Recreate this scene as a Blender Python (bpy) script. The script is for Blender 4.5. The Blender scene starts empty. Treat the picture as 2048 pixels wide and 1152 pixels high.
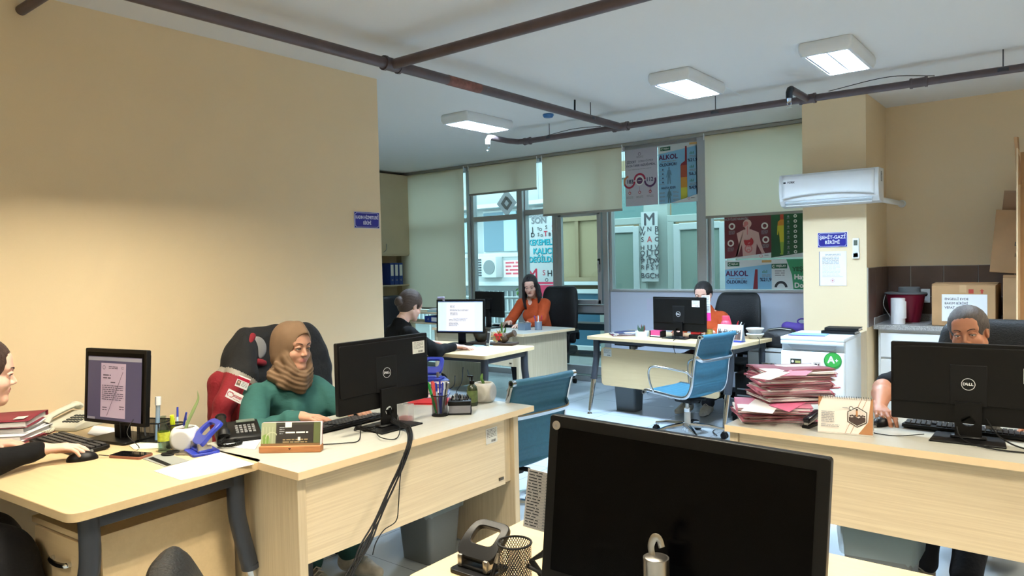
import bpy, bmesh, math, random
import numpy as np
from mathutils import Vector, Matrix, Euler
PI = math.pi
random.seed(7)
S = bpy.context.scene
COL = S.collection

# ------------------------------------------------------------------ camera
F_PX = 1440.64; CAM_Z = 1.48
_y, _p, _r = math.radians(38.1586), math.radians(1.9475), math.radians(1.3107)
_f = np.array([-math.sin(_y)*math.cos(_p), math.cos(_y)*math.cos(_p), -math.sin(_p)])
_x = np.array([math.cos(_y), math.sin(_y), 0.0]); _d = np.cross(_f, _x)
RX = _x*math.cos(_r)+_d*math.sin(_r); DX = -_x*math.sin(_r)+_d*math.cos(_r)
cd = bpy.data.cameras.new('camera'); cam = bpy.data.objects.new('camera', cd); COL.objects.link(cam)
cd.sensor_width = 36; cd.lens = F_PX/2048*36; cd.clip_start = 0.02; cd.clip_end = 200
_m = Matrix.Identity(4)
for i in range(3):
    _m[i][0] = RX[i]; _m[i][1] = -DX[i]; _m[i][2] = -_f[i]
_m[2][3] = CAM_Z
cam.matrix_world = _m
S.camera = cam

# ------------------------------------------------------------------ view, world
S.view_settings.view_transform = 'Standard'; S.view_settings.look = 'None'
S.view_settings.gamma = 1; S.view_settings.use_curve_mapping = False
S.view_settings.exposure = 0.25
try:
    S.cycles.use_denoising = True
    S.cycles.max_bounces = 8; S.cycles.diffuse_bounces = 4; S.cycles.glossy_bounces = 3
    S.cycles.transmission_bounces = 4; S.cycles.transparent_max_bounces = 12
    S.cycles.caustics_reflective = False; S.cycles.caustics_refractive = False
    S.cycles.sample_clamp_indirect = 4
except Exception: pass
W = bpy.data.worlds.new('sky'); S.world = W; W.use_nodes = True
bg = W.node_tree.nodes['Background']
bg.inputs[0].default_value = (0.78, 0.92, 1.0, 1); bg.inputs[1].default_value = 4.3
LAMP_POWER = 1000.0         # radiance of the lamp tubes

# ------------------------------------------------------------------ materials
def lin(c):
    return tuple(((v/255)/12.92 if v/255 <= 0.04045 else ((v/255+0.055)/1.055)**2.4) for v in c)
MC = {}
def mat(name, rgb, rough=0.5, metal=0.0, noise=0.0, nscale=20.0, stretch=(1,1,1), bump=0.0, bscale=60.0, emit=0.0,
        alpha=1.0, spec=0.5, trans=0.0, coat=0.0, sheen=0.0, sss=0.0, ior=1.45, objc=True):
    if name in MC: return MC[name]
    m = bpy.data.materials.new(name); m.use_nodes = True; MC[name] = m
    nt = m.node_tree; N = nt.nodes; L = nt.links; b = N['Principled BSDF']
    c = lin(rgb)
    b.inputs['Base Color'].default_value = (*c, 1); b.inputs['Roughness'].default_value = rough
    b.inputs['Metallic'].default_value = metal; b.inputs['Specular IOR Level'].default_value = spec
    b.inputs['IOR'].default_value = ior
    if trans: b.inputs['Transmission Weight'].default_value = trans
    if coat: b.inputs['Coat Weight'].default_value = coat
    if sheen: b.inputs['Sheen Weight'].default_value = sheen
    if sss:
        b.inputs['Subsurface Weight'].default_value = sss; b.inputs['Subsurface Scale'].default_value = 0.01
    if alpha < 1: b.inputs['Alpha'].default_value = alpha
    if emit:
        b.inputs['Emission Color'].default_value = (*c, 1); b.inputs['Emission Strength'].default_value = emit
    if noise or bump:
        tc = N.new('ShaderNodeTexCoord'); mp = N.new('ShaderNodeMapping'); L.new(tc.outputs['Object'], mp.inputs[0])
        mp.inputs['Scale'].default_value = stretch
    if noise:
        nz = N.new('ShaderNodeTexNoise'); nz.inputs['Scale'].default_value = nscale; nz.inputs['Detail'].default_value = 4
        L.new(mp.outputs[0], nz.inputs['Vector'])
        rp = N.new('ShaderNodeValToRGB'); L.new(nz.outputs[0], rp.inputs[0])
        rp.color_ramp.elements[0].position = 0.3; rp.color_ramp.elements[1].position = 0.7
        rp.color_ramp.elements[0].color = (*[v*(1-noise) for v in c], 1)
        rp.color_ramp.elements[1].color = (*[min(1, v*(1+noise)) for v in c], 1)
        L.new(rp.outputs[0], b.inputs['Base Color'])
    if bump:
        n2 = N.new('ShaderNodeTexNoise'); n2.inputs['Scale'].default_value = bscale; n2.inputs['Detail'].default_value = 3
        L.new(mp.outputs[0], n2.inputs['Vector'])
        bp = N.new('ShaderNodeBump'); bp.inputs['Strength'].default_value = bump; bp.inputs['Distance'].default_value = 0.01
        L.new(n2.outputs[0], bp.inputs['Height']); L.new(bp.outputs[0], b.inputs['Normal'])
    return m
def glass_mat(name, tint=(225, 240, 240), refl=1.0):
    if name in MC: return MC[name]
    m = bpy.data.materials.new(name); m.use_nodes = True; MC[name] = m
    nt = m.node_tree; N = nt.nodes; L = nt.links; N.remove(N['Principled BSDF'])
    t = N.new('ShaderNodeBsdfTransparent'); t.inputs[0].default_value = (*lin(tint), 1)
    g = N.new('ShaderNodeBsdfGlossy'); g.inputs['Roughness'].default_value = 0.02
    lw = N.new('ShaderNodeLayerWeight'); lw.inputs[0].default_value = 0.5
    pw = N.new('ShaderNodeMath'); pw.operation = 'POWER'; pw.inputs[1].default_value = 4; L.new(lw.outputs['Facing'], pw.inputs[0])
    fr = N.new('ShaderNodeMath'); fr.operation = 'MULTIPLY_ADD'; fr.inputs[1].default_value = 0.6*refl; fr.inputs[2].default_value = 0.03; L.new(pw.outputs[0], fr.inputs[0])
    mx = N.new('ShaderNodeMixShader'); L.new(fr.outputs[0], mx.inputs[0]); L.new(t.outputs[0], mx.inputs[1]); L.new(g.outputs[0], mx.inputs[2])
    L.new(mx.outputs[0], N['Material Output'].inputs[0])
    return m
def translucent_mat(name, rgb, amt=0.4, op=1.0):
    if name in MC: return MC[name]
    m = bpy.data.materials.new(name); m.use_nodes = True; MC[name] = m
    nt = m.node_tree; N = nt.nodes; L = nt.links; N.remove(N['Principled BSDF'])
    d = N.new('ShaderNodeBsdfDiffuse'); d.inputs[0].default_value = (*lin(rgb), 1)
    t = N.new('ShaderNodeBsdfTranslucent'); t.inputs[0].default_value = (*lin(rgb), 1)
    mx = N.new('ShaderNodeMixShader'); mx.inputs[0].default_value = amt
    L.new(d.outputs[0], mx.inputs[1]); L.new(t.outputs[0], mx.inputs[2]); out = mx
    if op < 1:
        tr = N.new('ShaderNodeBsdfTransparent'); m2 = N.new('ShaderNodeMixShader'); m2.inputs[0].default_value = op
        L.new(tr.outputs[0], m2.inputs[1]); L.new(mx.outputs[0], m2.inputs[2]); out = m2
    L.new(out.outputs[0], N['Material Output'].inputs[0])
    return m
def wood_mat(name, rgb, axis=0, contrast=0.10, rough=0.42, fine=160):
    """laminate with fine grain lines running along one axis"""
    if name in MC: return MC[name]
    m = mat(name, rgb, rough)
    nt = m.node_tree; N = nt.nodes; L = nt.links; b = N['Principled BSDF']; c = lin(rgb)
    tc = N.new('ShaderNodeTexCoord'); mp = N.new('ShaderNodeMapping'); L.new(tc.outputs['Object'], mp.inputs[0])
    s = [fine]*3; s[axis] = 2.5; mp.inputs['Scale'].default_value = s
    nz = N.new('ShaderNodeTexNoise'); nz.inputs['Scale'].default_value = 1; nz.inputs['Detail'].default_value = 5; nz.inputs['Roughness'].default_value = 0.65
    L.new(mp.outputs[0], nz.inputs['Vector'])
    rp = N.new('ShaderNodeValToRGB'); L.new(nz.outputs[0], rp.inputs[0])
    rp.color_ramp.elements[0].position = 0.32; rp.color_ramp.elements[1].position = 0.68
    rp.color_ramp.elements[0].color = (*[v*(1-contrast*(1+0.35*i)) for i, v in enumerate(c)], 1)
    rp.color_ramp.elements[1].color = (*[min(1, v*(1+contrast*0.6)) for v in c], 1)
    L.new(rp.outputs[0], b.inputs['Base Color'])
    return m

BLACK = mat('black_plastic', (11, 11, 12), 0.42, bump=0.03, bscale=400, spec=0.25)
BLACKM = mat('black_matte', (13, 13, 14), 0.6, spec=0.25)
DKGREY = mat('dark_grey_metal', (50, 54, 62), 0.42, 0.2)
CHROME = mat('chrome', (215, 218, 222), 0.12, 1.0)
STEEL = mat('brushed_steel', (176, 172, 166), 0.32, 1.0)
WHITE = mat('white_paper', (236, 237, 240), 0.75)
WPLAS = mat('white_plastic', (232, 238, 242), 0.35)
INK = mat('ink', (52, 54, 60), 0.8)
GINK = mat('grey_ink', (140, 143, 150), 0.8)
LEATHER = mat('black_leather', (20, 21, 23), 0.45, spec=0.3, bump=0.25, bscale=120)
BLUEF = mat('blue_fabric', (42, 94, 116), 0.6, noise=0.06, nscale=60, bump=0.15, bscale=200)
ALU = mat('anodised_aluminium', (176, 180, 184), 0.42, 0.55)
BEECH = wood_mat('beech_laminate', (208, 184, 144), 0, 0.05, 0.38, 40)
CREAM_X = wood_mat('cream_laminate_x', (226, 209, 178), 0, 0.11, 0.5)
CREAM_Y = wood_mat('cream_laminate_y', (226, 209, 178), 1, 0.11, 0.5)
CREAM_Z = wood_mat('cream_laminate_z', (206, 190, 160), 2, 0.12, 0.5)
TOPW = wood_mat('pale_desk_top_y', (178, 178, 170), 1, 0.07, 0.33)
TOPWX = wood_mat('pale_desk_top_x', (178, 178, 170), 0, 0.07, 0.33)
NAVY = mat('navy_enamel', (36, 38, 130), 0.3)
MAROON = mat('maroon_card', (128, 38, 56), 0.6)
PINK = mat('pink_card', (222, 120, 160), 0.65)
CARD = mat('cardboard', (176, 138, 98), 0.8, noise=0.08, nscale=6)
CARDE = mat('cardboard_edge', (214, 188, 150), 0.85)
TAPE = mat('packing_tape', (196, 160, 120), 0.2)
GREEN = mat('leaf_green', (84, 120, 60), 0.45, noise=0.25, nscale=40)
SOIL = mat('soil', (74, 58, 46), 0.95, noise=0.4, nscale=120)
RED = mat('red_plastic', (190, 30, 42), 0.4)
BLUEP = mat('blue_plastic', (38, 54, 158), 0.3)
GLASS = glass_mat('clear_glass')
CGLASS = glass_mat('bottle_glass', (226, 234, 232), 1.15)
GREYPL = mat('grey_bin_plastic', (112, 118, 122), 0.45)
CONC = mat('concrete_pot', (186, 184, 178), 0.85, noise=0.08, nscale=30)

# ------------------------------------------------------------------ object helpers
def tag(o, label=None, cat=None, group=None, kind=None):
    if label: o['label'] = label
    if cat: o['category'] = cat
    if group: o['group'] = group
    if kind: o['kind'] = kind
    return o
def thing(name, label, cat, loc=(0, 0, 0), rz=0.0, group=None):
    o = bpy.data.objects.new(name, None); COL.objects.link(o)
    o.location = loc; o.rotation_euler = (0, 0, rz); o.empty_display_size = 0.05
    return tag(o, label, cat, group)
def dup(root, loc, rz, label=None, group=None):
    r = root.copy(); COL.objects.link(r); r.location = loc
    r.rotation_euler = rz if isinstance(rz, (tuple, Euler)) else (0, 0, rz)
    if label: r['label'] = label
    if group: r['group'] = group
    for ch in list(root.children):
        c = ch.copy(); COL.objects.link(c); c.parent = r
        for g in list(ch.children):
            d = g.copy(); COL.objects.link(d); d.parent = c
    return r
def smooth_by_angle(me, ang=40):
    me.shade_smooth()
    bm = bmesh.new(); bm.from_mesh(me)
    t = math.radians(ang)
    for e in bm.edges:
        if len(e.link_faces) == 2:
            try: e.smooth = e.calc_face_angle() < t
            except ValueError: e.smooth = True
        else: e.smooth = True
    bm.to_mesh(me); bm.free()

class MB:
    """collects shapes; build() links them as one mesh object"""
    def __init__(s): s.bm = bmesh.new(); s.mats = []
    def mi(s, m):
        if m is None: m = BLACK
        if m not in s.mats: s.mats.append(m)
        return s.mats.index(m)
    def _fin(s, vs, M, m):
        if M is not None: bmesh.ops.transform(s.bm, matrix=M, verts=vs)
        i = s.mi(m)
        fs = set()
        for v in vs:
            for f in v.link_faces: fs.add(f)
        for f in fs: f.material_index = i
        return vs
    def box(s, c, d, m=None, rot=None, bev=0.0, M=None, seg=2):
        r = bmesh.ops.create_cube(s.bm, size=1)['verts']
        bmesh.ops.scale(s.bm, vec=d, verts=r)
        if bev:
            es = list({e for v in r for e in v.link_edges})
            out = bmesh.ops.bevel(s.bm, geom=es, offset=min(bev, min(d)*0.49), segments=seg, affect='EDGES', profile=0.5)
            r = list({v for f in out['faces'] for v in f.verts} | {v for v in r if v.is_valid})
        T = Matrix.Translation(c)
        if rot: T = T @ Euler(rot).to_matrix().to_4x4()
        if M is not None: T = M @ T
        return s._fin(r, T, m)
    def cyl(s, p0, p1, r0, r1=None, m=None, n=20, cap=True, M=None):
        if r1 is None: r1 = r0
        p0 = Vector(p0); p1 = Vector(p1); d = p1-p0
        r = bmesh.ops.create_cone(s.bm, cap_ends=cap, segments=n, radius1=r0, radius2=r1, depth=d.length)['verts']
        T = Matrix.Translation((p0+p1)/2) @ d.to_track_quat('Z', 'Y').to_matrix().to_4x4()
        if M is not None: T = M @ T
        return s._fin(r, T, m)
    def sph(s, c, r, m=None, sc=(1, 1, 1), n=16, rot=None, M=None):
        v = bmesh.ops.create_uvsphere(s.bm, u_segments=n, v_segments=max(6, n//2+2), radius=r)['verts']
        T = Matrix.Translation(c)
        if rot: T = T @ Euler(rot).to_matrix().to_4x4()
        T = T @ Matrix.Diagonal((*sc, 1))
        if M is not None: T = M @ T
        return s._fin(v, T, m)
    def tube(s, pts, r, m=None, n=10, closed=False, M=None, flat=None, caps=True):
        """swept tube through points; r a number or a list; flat=(a,b) makes an elliptical bar"""
        P = [Vector(p) for p in pts]; k = len(P); R = r if isinstance(r, (list, tuple)) else [r]*k
        rings = []; up = None
        for i, p in enumerate(P):
            if closed: t = P[(i+1) % k]-P[i-1]
            else: t = P[min(i+1, k-1)]-P[max(i-1, 0)]
            if t.length < 1e-9: t = Vector((0, 0, 1))
            t.normalize()
            if up is None:
                a = Vector((0, 0, 1)) if abs(t.z) < 0.9 else Vector((0, 1, 0))
                up = (a-t*a.dot(t)).normalized()
            else:
                up = up-t*up.dot(t)
                up = up.normalized() if up.length > 1e-6 else Vector((1, 0, 0))
            sd = t.cross(up); ring = []
            fa, fb = flat if flat else (1, 1)
            for j in range(n):
                a = 2*PI*j/n; q = p+(sd*math.cos(a)*fa+up*math.sin(a)*fb)*R[i]
                if M is not None: q = M @ q
                ring.append(s.bm.verts.new(q))
            rings.append(ring)
        mi = s.mi(m)
        for i in range(k if closed else k-1):
            A = rings[i]; B = rings[(i+1) % k]
            for j in range(n):
                f = s.bm.faces.new((A[j], A[(j+1) % n], B[(j+1) % n], B[j])); f.material_index = mi
        if not closed and caps:
            f = s.bm.faces.new(rings[0][::-1]); f.material_index = mi
            f = s.bm.faces.new(rings[-1]); f.material_index = mi
        return s
    def lathe(s, prof, c=(0, 0, 0), m=None, n=24, M=None, cap=True, sc=(1, 1)):
        rings = []; mi = s.mi(m)
        for r, z in prof:
            ring = []
            for j in range(n):
                a = 2*PI*j/n; q = Vector((c[0]+r*math.cos(a)*sc[0], c[1]+r*math.sin(a)*sc[1], c[2]+z))
                if M is not None: q = M @ q
                ring.append(s.bm.verts.new(q))
            rings.append(ring)
        for A, B in zip(rings, rings[1:]):
            for j in range(n):
                f = s.bm.faces.new((A[j], A[(j+1) % n], B[(j+1) % n], B[j])); f.material_index = mi
        if cap:
            for ring, fl in ((rings[0], True), (rings[-1], False)):
                f = s.bm.faces.new(ring[::-1] if fl else ring); f.material_index = mi
        return s
    def prism(s, poly, th, m=None, M=None, off=0.0, mb=None):
        """2-D polygon in x,z extruded along +y from off to off+th"""
        mi = s.mi(m); A = []; B = []
        for x, z in poly:
            a = Vector((x, off, z)); b = Vector((x, off+th, z))
            if M is not None: a = M @ a; b = M @ b
            A.append(s.bm.verts.new(a)); B.append(s.bm.verts.new(b))
        k = len(poly)
        f = s.bm.faces.new(A); f.material_index = mi
        f = s.bm.faces.new(B[::-1]); f.material_index = mi if mb is None else s.mi(mb)
        for i in range(k):
            f = s.bm.faces.new((A[(i+1) % k], A[i], B[i], B[(i+1) % k])); f.material_index = mi
        return s
    def slab(s, poly, z0, z1, m=None, M=None):
        """2-D polygon in x,y extruded from z0 to z1"""
        mi = s.mi(m); A = []; B = []
        for x, y in poly:
            a = Vector((x, y, z0)); b = Vector((x, y, z1))
            if M is not None: a = M @ a; b = M @ b
            A.append(s.bm.verts.new(a)); B.append(s.bm.verts.new(b))
        k = len(poly)
        for q in (A[::-1], B):
            f = s.bm.faces.new(q); f.material_index = mi
        for i in range(k):
            f = s.bm.faces.new((A[i], A[(i+1) % k], B[(i+1) % k], B[i])); f.material_index = mi
        return s
    def grid(s, fn, nu, nv, m=None, M=None, th=0.0):
        """sheet from fn(u,v)->xyz"""
        mi = s.mi(m); V = []
        for i in range(nu+1):
            row = []
            for j in range(nv+1):
                q = Vector(fn(i/nu, j/nv))
                if M is not None: q = M @ q
                row.append(s.bm.verts.new(q))
            V.append(row)
        for i in range(nu):
            for j in range(nv):
                f = s.bm.faces.new((V[i][j], V[i+1][j], V[i+1][j+1], V[i][j+1])); f.material_index = mi
        return s
    def text(s, body, x, z, size, m, M=None, y=0.0, align='CENTER', bold=0.0, sx=1.0, shear=0.0, rot=0.0):
        """lettering standing in the x,z plane, facing -y"""
        cu = bpy.data.curves.new('t', 'FONT'); cu.body = body; cu.size = size; cu.align_x = align; cu.align_y = 'CENTER'
        cu.shear = shear; cu.resolution_u = 3; cu.fill_mode = 'BOTH'
        ob = bpy.data.objects.new('t', cu); me = bpy.data.meshes.new_from_object(ob)
        b = bold*size*0.8
        for q_, (dx, dz) in enumerate(((-b, 0), (b, 0), (0, b), (0, -b)) if bold else ((0, 0),)):
            n0 = len(s.bm.verts); s.bm.from_mesh(me); s.bm.verts.ensure_lookup_table()
            T = Matrix.Translation((x, y-0.00007*q_, z)) @ Matrix.Rotation(rot, 4, 'Y') @ Matrix.Translation((dx, 0, dz)) @ Matrix.Rotation(PI/2, 4, 'X') @ Matrix.Diagonal((sx, 1, 1, 1))
            if M is not None: T = M @ T
            s._fin(list(s.bm.verts[n0:]), T, m)
        bpy.data.objects.remove(ob); bpy.data.curves.remove(cu); bpy.data.meshes.remove(me)
        return s
    def build(s, name, parent=None, loc=(0, 0, 0), rot=(0, 0, 0), smooth=True, ang=38, bevel=0.0, label=None, solid=0.0, sub=0):
        me = bpy.data.meshes.new(name)
        bmesh.ops.recalc_face_normals(s.bm, faces=s.bm.faces) if len(s.bm.faces) < 60000 and not getattr(s, 'keepn', False) else None
        s.bm.to_mesh(me); s.bm.free()
        for m in s.mats: me.materials.append(m)
        o = bpy.data.objects.new(name, me); COL.objects.link(o)
        o.location = loc; o.rotation_euler = rot
        if parent is not None: o.parent = parent
        if smooth: smooth_by_angle(me, ang)
        if solid:
            md = o.modifiers.new('solid', 'SOLIDIFY'); md.thickness = solid; md.offset = 0
        if bevel:
            md = o.modifiers.new('bevel', 'BEVEL'); md.width = bevel; md.segments = 2; md.limit_method = 'ANGLE'; md.angle_limit = math.radians(40)
        if sub:
            md = o.modifiers.new('sub', 'SUBSURF'); md.levels = sub; md.render_levels = sub
        if label: o['label'] = label
        return o

def rrect(cx, cy, w, h, r, n=5):
    pts = []
    for sx, sy, a0 in ((1, 1, 0), (-1, 1, 90), (-1, -1, 180), (1, -1, 270)):
        for i in range(n+1):
            a = math.radians(a0+90*i/n)
            pts.append((cx+sx*(w/2-r)+r*math.cos(a), cy+sy*(h/2-r)+r*math.sin(a)))
    return pts
def bez(P, n=12):
    """Catmull-Rom through points"""
    P = [Vector(p) for p in P]; out = []
    Q = [2*P[0]-P[1]]+P+[2*P[-1]-P[-2]]
    for i in range(1, len(Q)-2):
        a, b, c, d = Q[i-1], Q[i], Q[i+1], Q[i+2]
        for k in range(n):
            t = k/n
            out.append(0.5*((2*b)+(c-a)*t+(2*a-5*b+4*c-d)*t*t+(3*b-a-3*c+d)*t**3))
    out.append(P[-1]); return out
def disc(cx, cz, r, n=24, a0=0, a1=360):
    return [(cx+r*math.cos(math.radians(a0+(a1-a0)*i/n)), cz+r*math.sin(math.radians(a0+(a1-a0)*i/n))) for i in range(n if a1-a0 >= 360 else n+1)]
class Art(MB):
    """flat print on paper in the x,z plane, facing -y; every ink layer a hair nearer than the last"""
    def __init__(s, w, h, paper, th=0.0008, z0=0.0):
        super().__init__(); s.w = w; s.h = h; s.k = 0
        s.box((0, th/2, z0+h/2), (w, th, h), paper)
    def ply(s, poly, m):
        s.k += 1; mi = s.mi(m); y = -0.00035*s.k
        f = s.bm.faces.new([s.bm.verts.new((x, y, z)) for x, z in poly]); f.material_index = mi
        return s
    def rect(s, x0, z0, x1, z1, m): return s.ply([(x0, z0), (x1, z0), (x1, z1), (x0, z1)], m)
    def disc(s, x, z, r, m, n=24): return s.ply(disc(x, z, r, n), m)
    def ring(s, x, z, r0, r1, m, a0=0, a1=360, n=24):
        s.k += 1; y = -0.00035*s.k; mi = s.mi(m)
        for i in range(n):
            a, b = [math.radians(a0+(a1-a0)*(i+q)/n) for q in (0, 1)]
            q = [(x+r*math.cos(t), z+r*math.sin(t)) for r, t in ((r0, a), (r1, a), (r1, b), (r0, b))]
            f = s.bm.faces.new([s.bm.verts.new((u, y, v)) for u, v in q]); f.material_index = mi
        return s
    def t(s, body, x, z, size, m, **k):
        s.k += 1
        return s.text(body, x, z, size, m, y=-0.00035*s.k, **k)
    def lines(s, x0, z1, w, n, m, gap, th=None, ragged=0.35, seed=1):
        """a paragraph too small to read: word-length dashes in lines"""
        rd = random.Random(seed); th = th or gap*0.42; s.k += 1; y = -0.00035*s.k; mi = s.mi(m)
        for i in range(n):
            z = z1-i*gap; end = x0+w*(1-(ragged*rd.random() if i % 4 == 3 else ragged*0.1*rd.random())); x = x0
            while x < end:
                l = gap*(0.9+2.6*rd.random()); e = min(end, x+l)
                f = s.bm.faces.new([s.bm.verts.new(q) for q in ((x, y, z-th/2), (e, y, z-th/2), (e, y, z+th/2), (x, y, z+th/2))]); f.material_index = mi
                x = e+gap*0.4
        return s
    def bars(s, x0, z0, w, h, m, seed=1):
        rd = random.Random(seed); x = x0
        while x < x0+w:
            b = w/34*(1+2*rd.random()); s.rect(x, z0, min(x+b, x0+w), z0+h, m); s.k -= 1; x += b+w/34*(1+rd.random()*2)
        return s
    def build(s, name, parent=None, **k):
        s.keepn = True; k.setdefault('smooth', False)
        return MB.build(s, name, parent, **k)
def place(o, M):
    """put an object by matrix"""
    o.matrix_basis = M; return o
# ================================================================== the room
CEIL = 2.85; WY = 7.6; LX = -4.034; FLX = -8.15; RXW = 2.6; NY = -2.6
WALL = mat('beige_wall_paint', (225, 204, 168), 0.62, noise=0.012, nscale=3, bump=0.06, bscale=220)
CEILM = mat('ceiling_paint', (232, 233, 232), 0.8, bump=0.04, bscale=150)
def struct(name, mb, parent=None, **k):
    k.setdefault('smooth', False)
    o = mb.build(name, parent, **k)
    if parent is None: o['kind'] = 'structure'
    return o
def floor_mat():
    m = mat('floor_tiles', (178, 190, 200), 0.22)
    nt = m.node_tree; N = nt.nodes; L = nt.links; b = N['Principled BSDF']
    tc = N.new('ShaderNodeTexCoord'); mp = N.new('ShaderNodeMapping'); L.new(tc.outputs['Object'], mp.inputs[0])
    br = N.new('ShaderNodeTexBrick'); br.offset = 0; br.inputs['Scale'].default_value = 1
    br.inputs['Brick Width'].default_value = 0.6; br.inputs['Row Height'].default_value = 0.6
    br.inputs['Mortar Size'].default_value = 0.0022; br.inputs['Mortar Smooth'].default_value = 0.2
    a = lin((180, 190, 198)); c2 = lin((176, 187, 196)); mo = lin((112, 120, 126))
    br.inputs['Color1'].default_value = (*a, 1); br.inputs['Color2'].default_value = (*c2, 1); br.inputs['Mortar'].default_value = (*mo, 1)
    L.new(mp.outputs[0], br.inputs['Vector'])
    nz = N.new('ShaderNodeTexNoise'); nz.inputs['Scale'].default_value = 2.2; nz.inputs['Detail'].default_value = 6
    L.new(mp.outputs[0], nz.inputs['Vector'])
    mx = N.new('ShaderNodeMix'); mx.data_type = 'RGBA'; mx.blend_type = 'MULTIPLY'; mx.inputs[0].default_value = 0.08
    L.new(br.outputs[0], mx.inputs[6]); L.new(nz.outputs[0], mx.inputs[7]); L.new(mx.outputs[2], b.inputs['Base Color'])
    rr = N.new('ShaderNodeMapRange'); rr.inputs[3].default_value = 0.22; rr.inputs[4].default_value = 0.30
    L.new(nz.outputs[0], rr.inputs[0]); L.new(rr.outputs[0], b.inputs['Roughness'])
    return m
mb = MB(); mb.box(((FLX+RXW)/2, (NY+WY)/2, -0.05), (RXW-FLX+0.4, WY-NY+0.4, 0.1), floor_mat()); struct('floor', mb)
mb = MB(); mb.box(((FLX+RXW)/2, (NY+WY)/2, CEIL+0.05), (RXW-FLX+0.4, WY-NY+0.4, 0.1), CEILM); struct('ceiling', mb)
mb = MB(); mb.box((LX-0.1, (NY+3.59)/2, CEIL/2), (0.2, 3.59-NY, CEIL), WALL); struct('wall_left', mb)
mb = MB(); mb.box(((FLX+LX-0.2)/2, 3.49, CEIL/2), (LX-0.2-FLX, 0.2, CEIL), WALL); struct('wall_alcove', mb)
mb = MB(); mb.box((FLX-0.1, (3.39+WY)/2, CEIL/2), (0.2, WY-3.39+0.2, CEIL), WALL); struct('wall_far_left', mb)
mb = MB(); mb.box((RXW+0.1, (NY+7.5)/2, CEIL/2), (0.2, 7.5-NY+0.4, CEIL), WALL); struct('wall_right', mb)
mb = MB(); mb.box(((LX+RXW)/2, NY-0.1, CEIL/2), (RXW-LX+0.4, 0.2, CEIL), WALL); struct('wall_behind', mb)
mb = MB(); mb.box(((-1.41+RXW)/2, 7.6, CEIL/2), (RXW+1.41, 0.2, CEIL), WALL); struct('wall_back', mb)
mb = MB(); mb.box((-1.67, 7.19, CEIL/2), (0.52, 1.02, CEIL), WALL); struct('wall_pillar', mb)
mb = MB(); mb.box((LX+0.006, (NY+3.59)/2, 0.04), (0.012, 3.59-NY, 0.08), CREAM_Y); struct('baseboard_left', mb)
# splash tiles behind the sink
TILE = mat('brown_wall_tile', (92, 74, 66), 0.3, noise=0.12, nscale=8); GROUT = mat('tile_grout', (176, 170, 160), 0.8)
mb = MB(); mb.box((0.55, 7.494, 1.12), (3.9, 0.008, 0.51), GROUT)
x = -1.398
while x < 2.5:
    w = 0.262 if x > -1.3 else 0.19
    for z in (0.99, 1.265): mb.box((x+w/2, 7.487, z+(-0.03 if z < 1.2 else -0.03)), (w-0.006, 0.01, 0.274 if z > 1.2 else 0.266), TILE, bev=0.002)
    x += w
struct('trim_1', mb)
mb = MB(); mb.box((-1.406, 7.09, 1.12), (0.008, 0.8, 0.51), GROUT)
for i in range(3): mb.box((-1.4, 6.83+0.267*i, 1.12), (0.01, 0.262, 0.504), TILE, bev=0.002)
struct('trim_2', mb)

# ------------------------------------------------------------------ window wall
def window(n, x0, x1, z0=0.0, z1=CEIL-0.02, hbars=(), fw=0.05, glaze=True, gz0=None, dep=0.08, left=True, right=True):
    mb = MB()
    if left: mb.box((x0+fw/2, WY, (z0+z1)/2), (fw, dep, z1-z0), ALU, bev=0.004)
    if right: mb.box((x1-fw/2, WY, (z0+z1)/2), (fw, dep, z1-z0), ALU, bev=0.004)
    mb.box(((x0+x1)/2, WY, z1-fw/2), (x1-x0-2*fw, dep, fw), ALU, bev=0.004)
    mb.box(((x0+x1)/2, WY, z0+fw/2), (x1-x0-2*fw, dep, fw), ALU, bev=0.004)
    for z, h in hbars: mb.box(((x0+x1)/2, WY, z), (x1-x0-2*fw, dep, h), ALU, bev=0.004)
    o = struct('window_%d' % n, mb)
    if glaze:
        g = MB(); a = z0+fw if gz0 is None else gz0
        g.box(((x0+x1)/2, WY+0.01, (a+z1-fw)/2), (x1-x0-2*fw, 0.006, z1-fw-a), GLASS); g.build('glass_pane', o, smooth=False)
    return o
window(1, FLX, -6.66, hbars=[(2.1, 0.06), (0.35, 0.06)], fw=0.06)
window(2, -6.66, -5.74, hbars=[(2.1, 0.07), (0.35, 0.06)], fw=0.07)
window(3, -5.74, -5.22, hbars=[(2.14, 0.07), (0.35, 0.06)], fw=0.05)
w4 = window(4, -5.22, -4.45, hbars=[(2.13, 0.07), (0.9, 0.1), (0.14, 0.1)], fw=0.06)
mb = MB()   # opening sash with its handle
for x in (-5.135, -4.56): mb.box((x, WY-0.05, 1.53), (0.055, 0.05, 1.14), ALU, bev=0.006)
for z in (0.985, 2.075): mb.box((-4.85, WY-0.05, z), (0.62, 0.05, 0.06), ALU, bev=0.006)
sash = mb.build('sash', w4, smooth=False)
mb = MB(); mb.box((-4.56, WY-0.085, 1.48), (0.03, 0.02, 0.07), BLACKM, bev=0.004); mb.box((-4.56, WY-0.1, 1.42), (0.02, 0.02, 0.14), ALU, bev=0.006); mb.build('handle', sash, label='black and grey window handle')
window(5, -4.45, -3.27, hbars=[(1.13, 0.03)], fw=0.05, gz0=1.14)
window(6, -3.2, -1.92, hbars=[(1.13, 0.03)], fw=0.05, gz0=1.14)
mb = MB(); mb.box((-3.235, WY-0.02, 1.42), (0.1, 0.14, 2.82), ALU, bev=0.006); mb.box((-5.75, WY-0.02, 1.42), (0.09, 0.14, 2.82), ALU, bev=0.006)
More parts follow.
